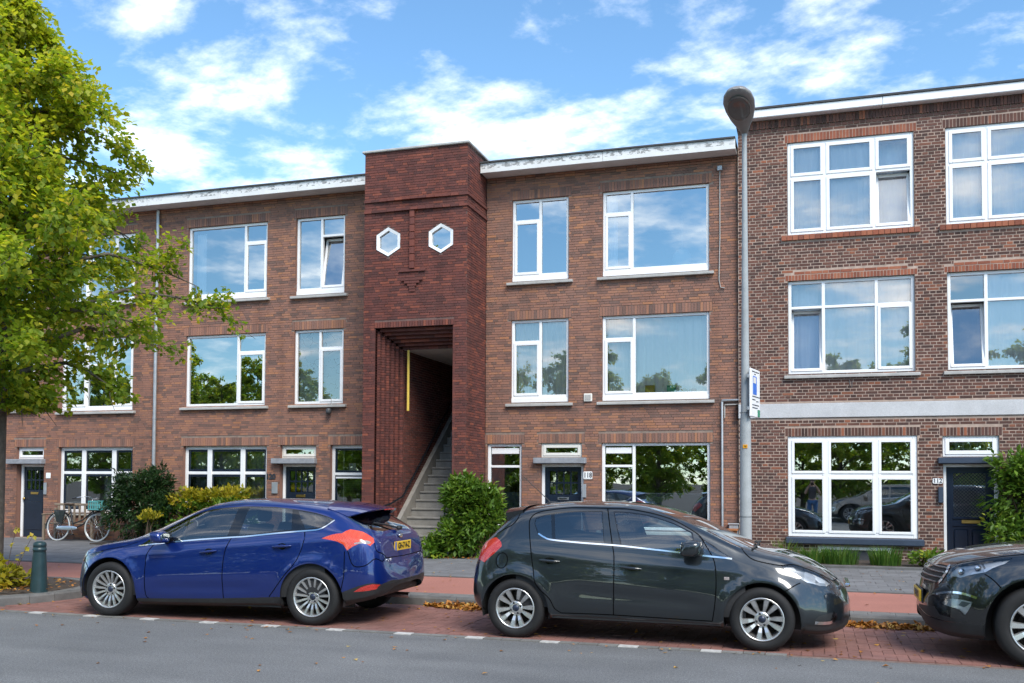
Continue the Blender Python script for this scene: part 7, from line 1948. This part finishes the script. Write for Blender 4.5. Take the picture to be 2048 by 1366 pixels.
# the photographer, mirrored in the window of number 112
plain('skin', (0.55, 0.33, 0.24), 0.5, var=0.05); plain('denim', (0.07, 0.17, 0.36), 0.85, var=0.2, vscale=20); plain('grey_shirt', (0.10, 0.10, 0.11), 0.9); plain('hair_brown', (0.05, 0.03, 0.02), 0.7); plain('shoe', (0.25, 0.25, 0.25), 0.6)
ps = thing('person', 'person in grey top and jeans holding a camera, mirrored in the window of number 112', 'person', (0.0, -0.42, 0.0))
def skin_body(name, verts, edges, mat, parent, root=0, sub=2):
    me = bpy.data.meshes.new(name); me.from_pydata([v[:3] for v in verts], edges, []); o = bpy.data.objects.new(name, me); COL.objects.link(o); o.parent = parent
    sk_ = o.modifiers.new('skin', 'SKIN'); sk_.use_smooth_shade = True
    for i, v in enumerate(verts):
        d = me.skin_vertices[0].data[i]; d.radius = (v[3], v[4] if len(v) > 4 else v[3]); d.use_root = (i == root)
    sb = o.modifiers.new('sub', 'SUBSURF'); sb.levels = sub; sb.render_levels = sub
    me.materials.append(mat); return o
V = [(0, 0, .95, .15, .11), (0, 0, 1.12, .13, .10), (0, .01, 1.30, .16, .11), (0, 0, 1.43, .10, .08), (0, .01, 1.50, .055), (0, .03, 1.56, .06), (0, .03, 1.64, .085, .10), (0, .02, 1.72, .06, .075),
     (.18, 0, 1.39, .055), (.27, .10, 1.20, .045), (.16, .27, 1.42, .036), (.09, .33, 1.52, .028), (-.18, 0, 1.39, .055), (-.27, .10, 1.20, .045), (-.16, .27, 1.42, .036), (-.09, .33, 1.52, .028),
     (.10, 0, .88, .10), (.12, .03, .48, .065), (.13, -.01, .09, .045), (.14, .12, .035, .04), (-.10, 0, .88, .10), (-.12, .03, .48, .065), (-.13, -.01, .09, .045), (-.14, .12, .035, .04)]
Ed = [(0, 1), (1, 2), (2, 3), (3, 4), (4, 5), (5, 6), (6, 7), (3, 8), (8, 9), (9, 10), (10, 11), (3, 12), (12, 13), (13, 14), (14, 15), (0, 16), (16, 17), (17, 18), (18, 19), (0, 20), (20, 21), (21, 22), (22, 23)]
skin_body('body', V, Ed, M['skin'], ps)
k_ = lambda v, e: (v[0], v[1], v[2], v[3] + e, (v[4] if len(v) > 4 else v[3]) + e)
skin_body('shirt', [k_(V[i], .016) for i in (0, 1, 2, 3)] + [k_(V[8], .016), (.225, .05, 1.295, .062), k_(V[12], .016), (-.225, .05, 1.295, .062)], [(0, 1), (1, 2), (2, 3), (3, 4), (4, 5), (3, 6), (6, 7)], M['grey_shirt'], ps)
skin_body('jeans', [k_(V[0], .014)] + [k_(V[i], .014) for i in (16, 17, 18, 20, 21, 22)], [(0, 1), (1, 2), (2, 3), (0, 4), (4, 5), (5, 6)], M['denim'], ps)
m = MB(); sellip(m, (0, .0, 1.69), (.092, .10, .085), .9, 16, 10); m.build('hair', M['hair_brown'], ps)
for s in (1, -1):
    m = MB(); sellip(m, (.14 * s, .08, .045), (.05, .13, .045), .8, 14, 8); m.build('shoe', M['shoe'], ps)
    for f_ in range(4):
        z = 1.565 - f_ * .02; L = (.062, .070, .066, .052)[f_]; m = MB(); m.tube([(.085 * s, .335, z), (.080 * s, .335 + L * .5, z + .004), (.060 * s, .335 + L, z)], [.0095, .009, .0075], 8); m.build('finger', M['skin'], ps)
    m = MB(); m.tube([(.085 * s, .33, 1.52), (.07 * s, .315, 1.505), (.045 * s, .325, 1.50)], [.011, .010, .008], 8); m.build('thumb', M['skin'], ps)
cp_ = thing('hand_camera', 'black camera held up by the mirrored photographer', 'camera', (0.0, -0.10, 1.55)); m = MB(); m.bevbox(-.07, .07, -.05, .01, -.045, .045, .008); m.bevbox(-.03, .03, -.04, .0, .046, .07, .008); m.build('body', M['black_plastic'], cp_); m = MB(); m.lathe([(.035, .01), (.035, .045), (.03, .045), (.028, .02), (0, .018)], 18, 'y'); m.build('lens', M['black_plastic'], cp_)
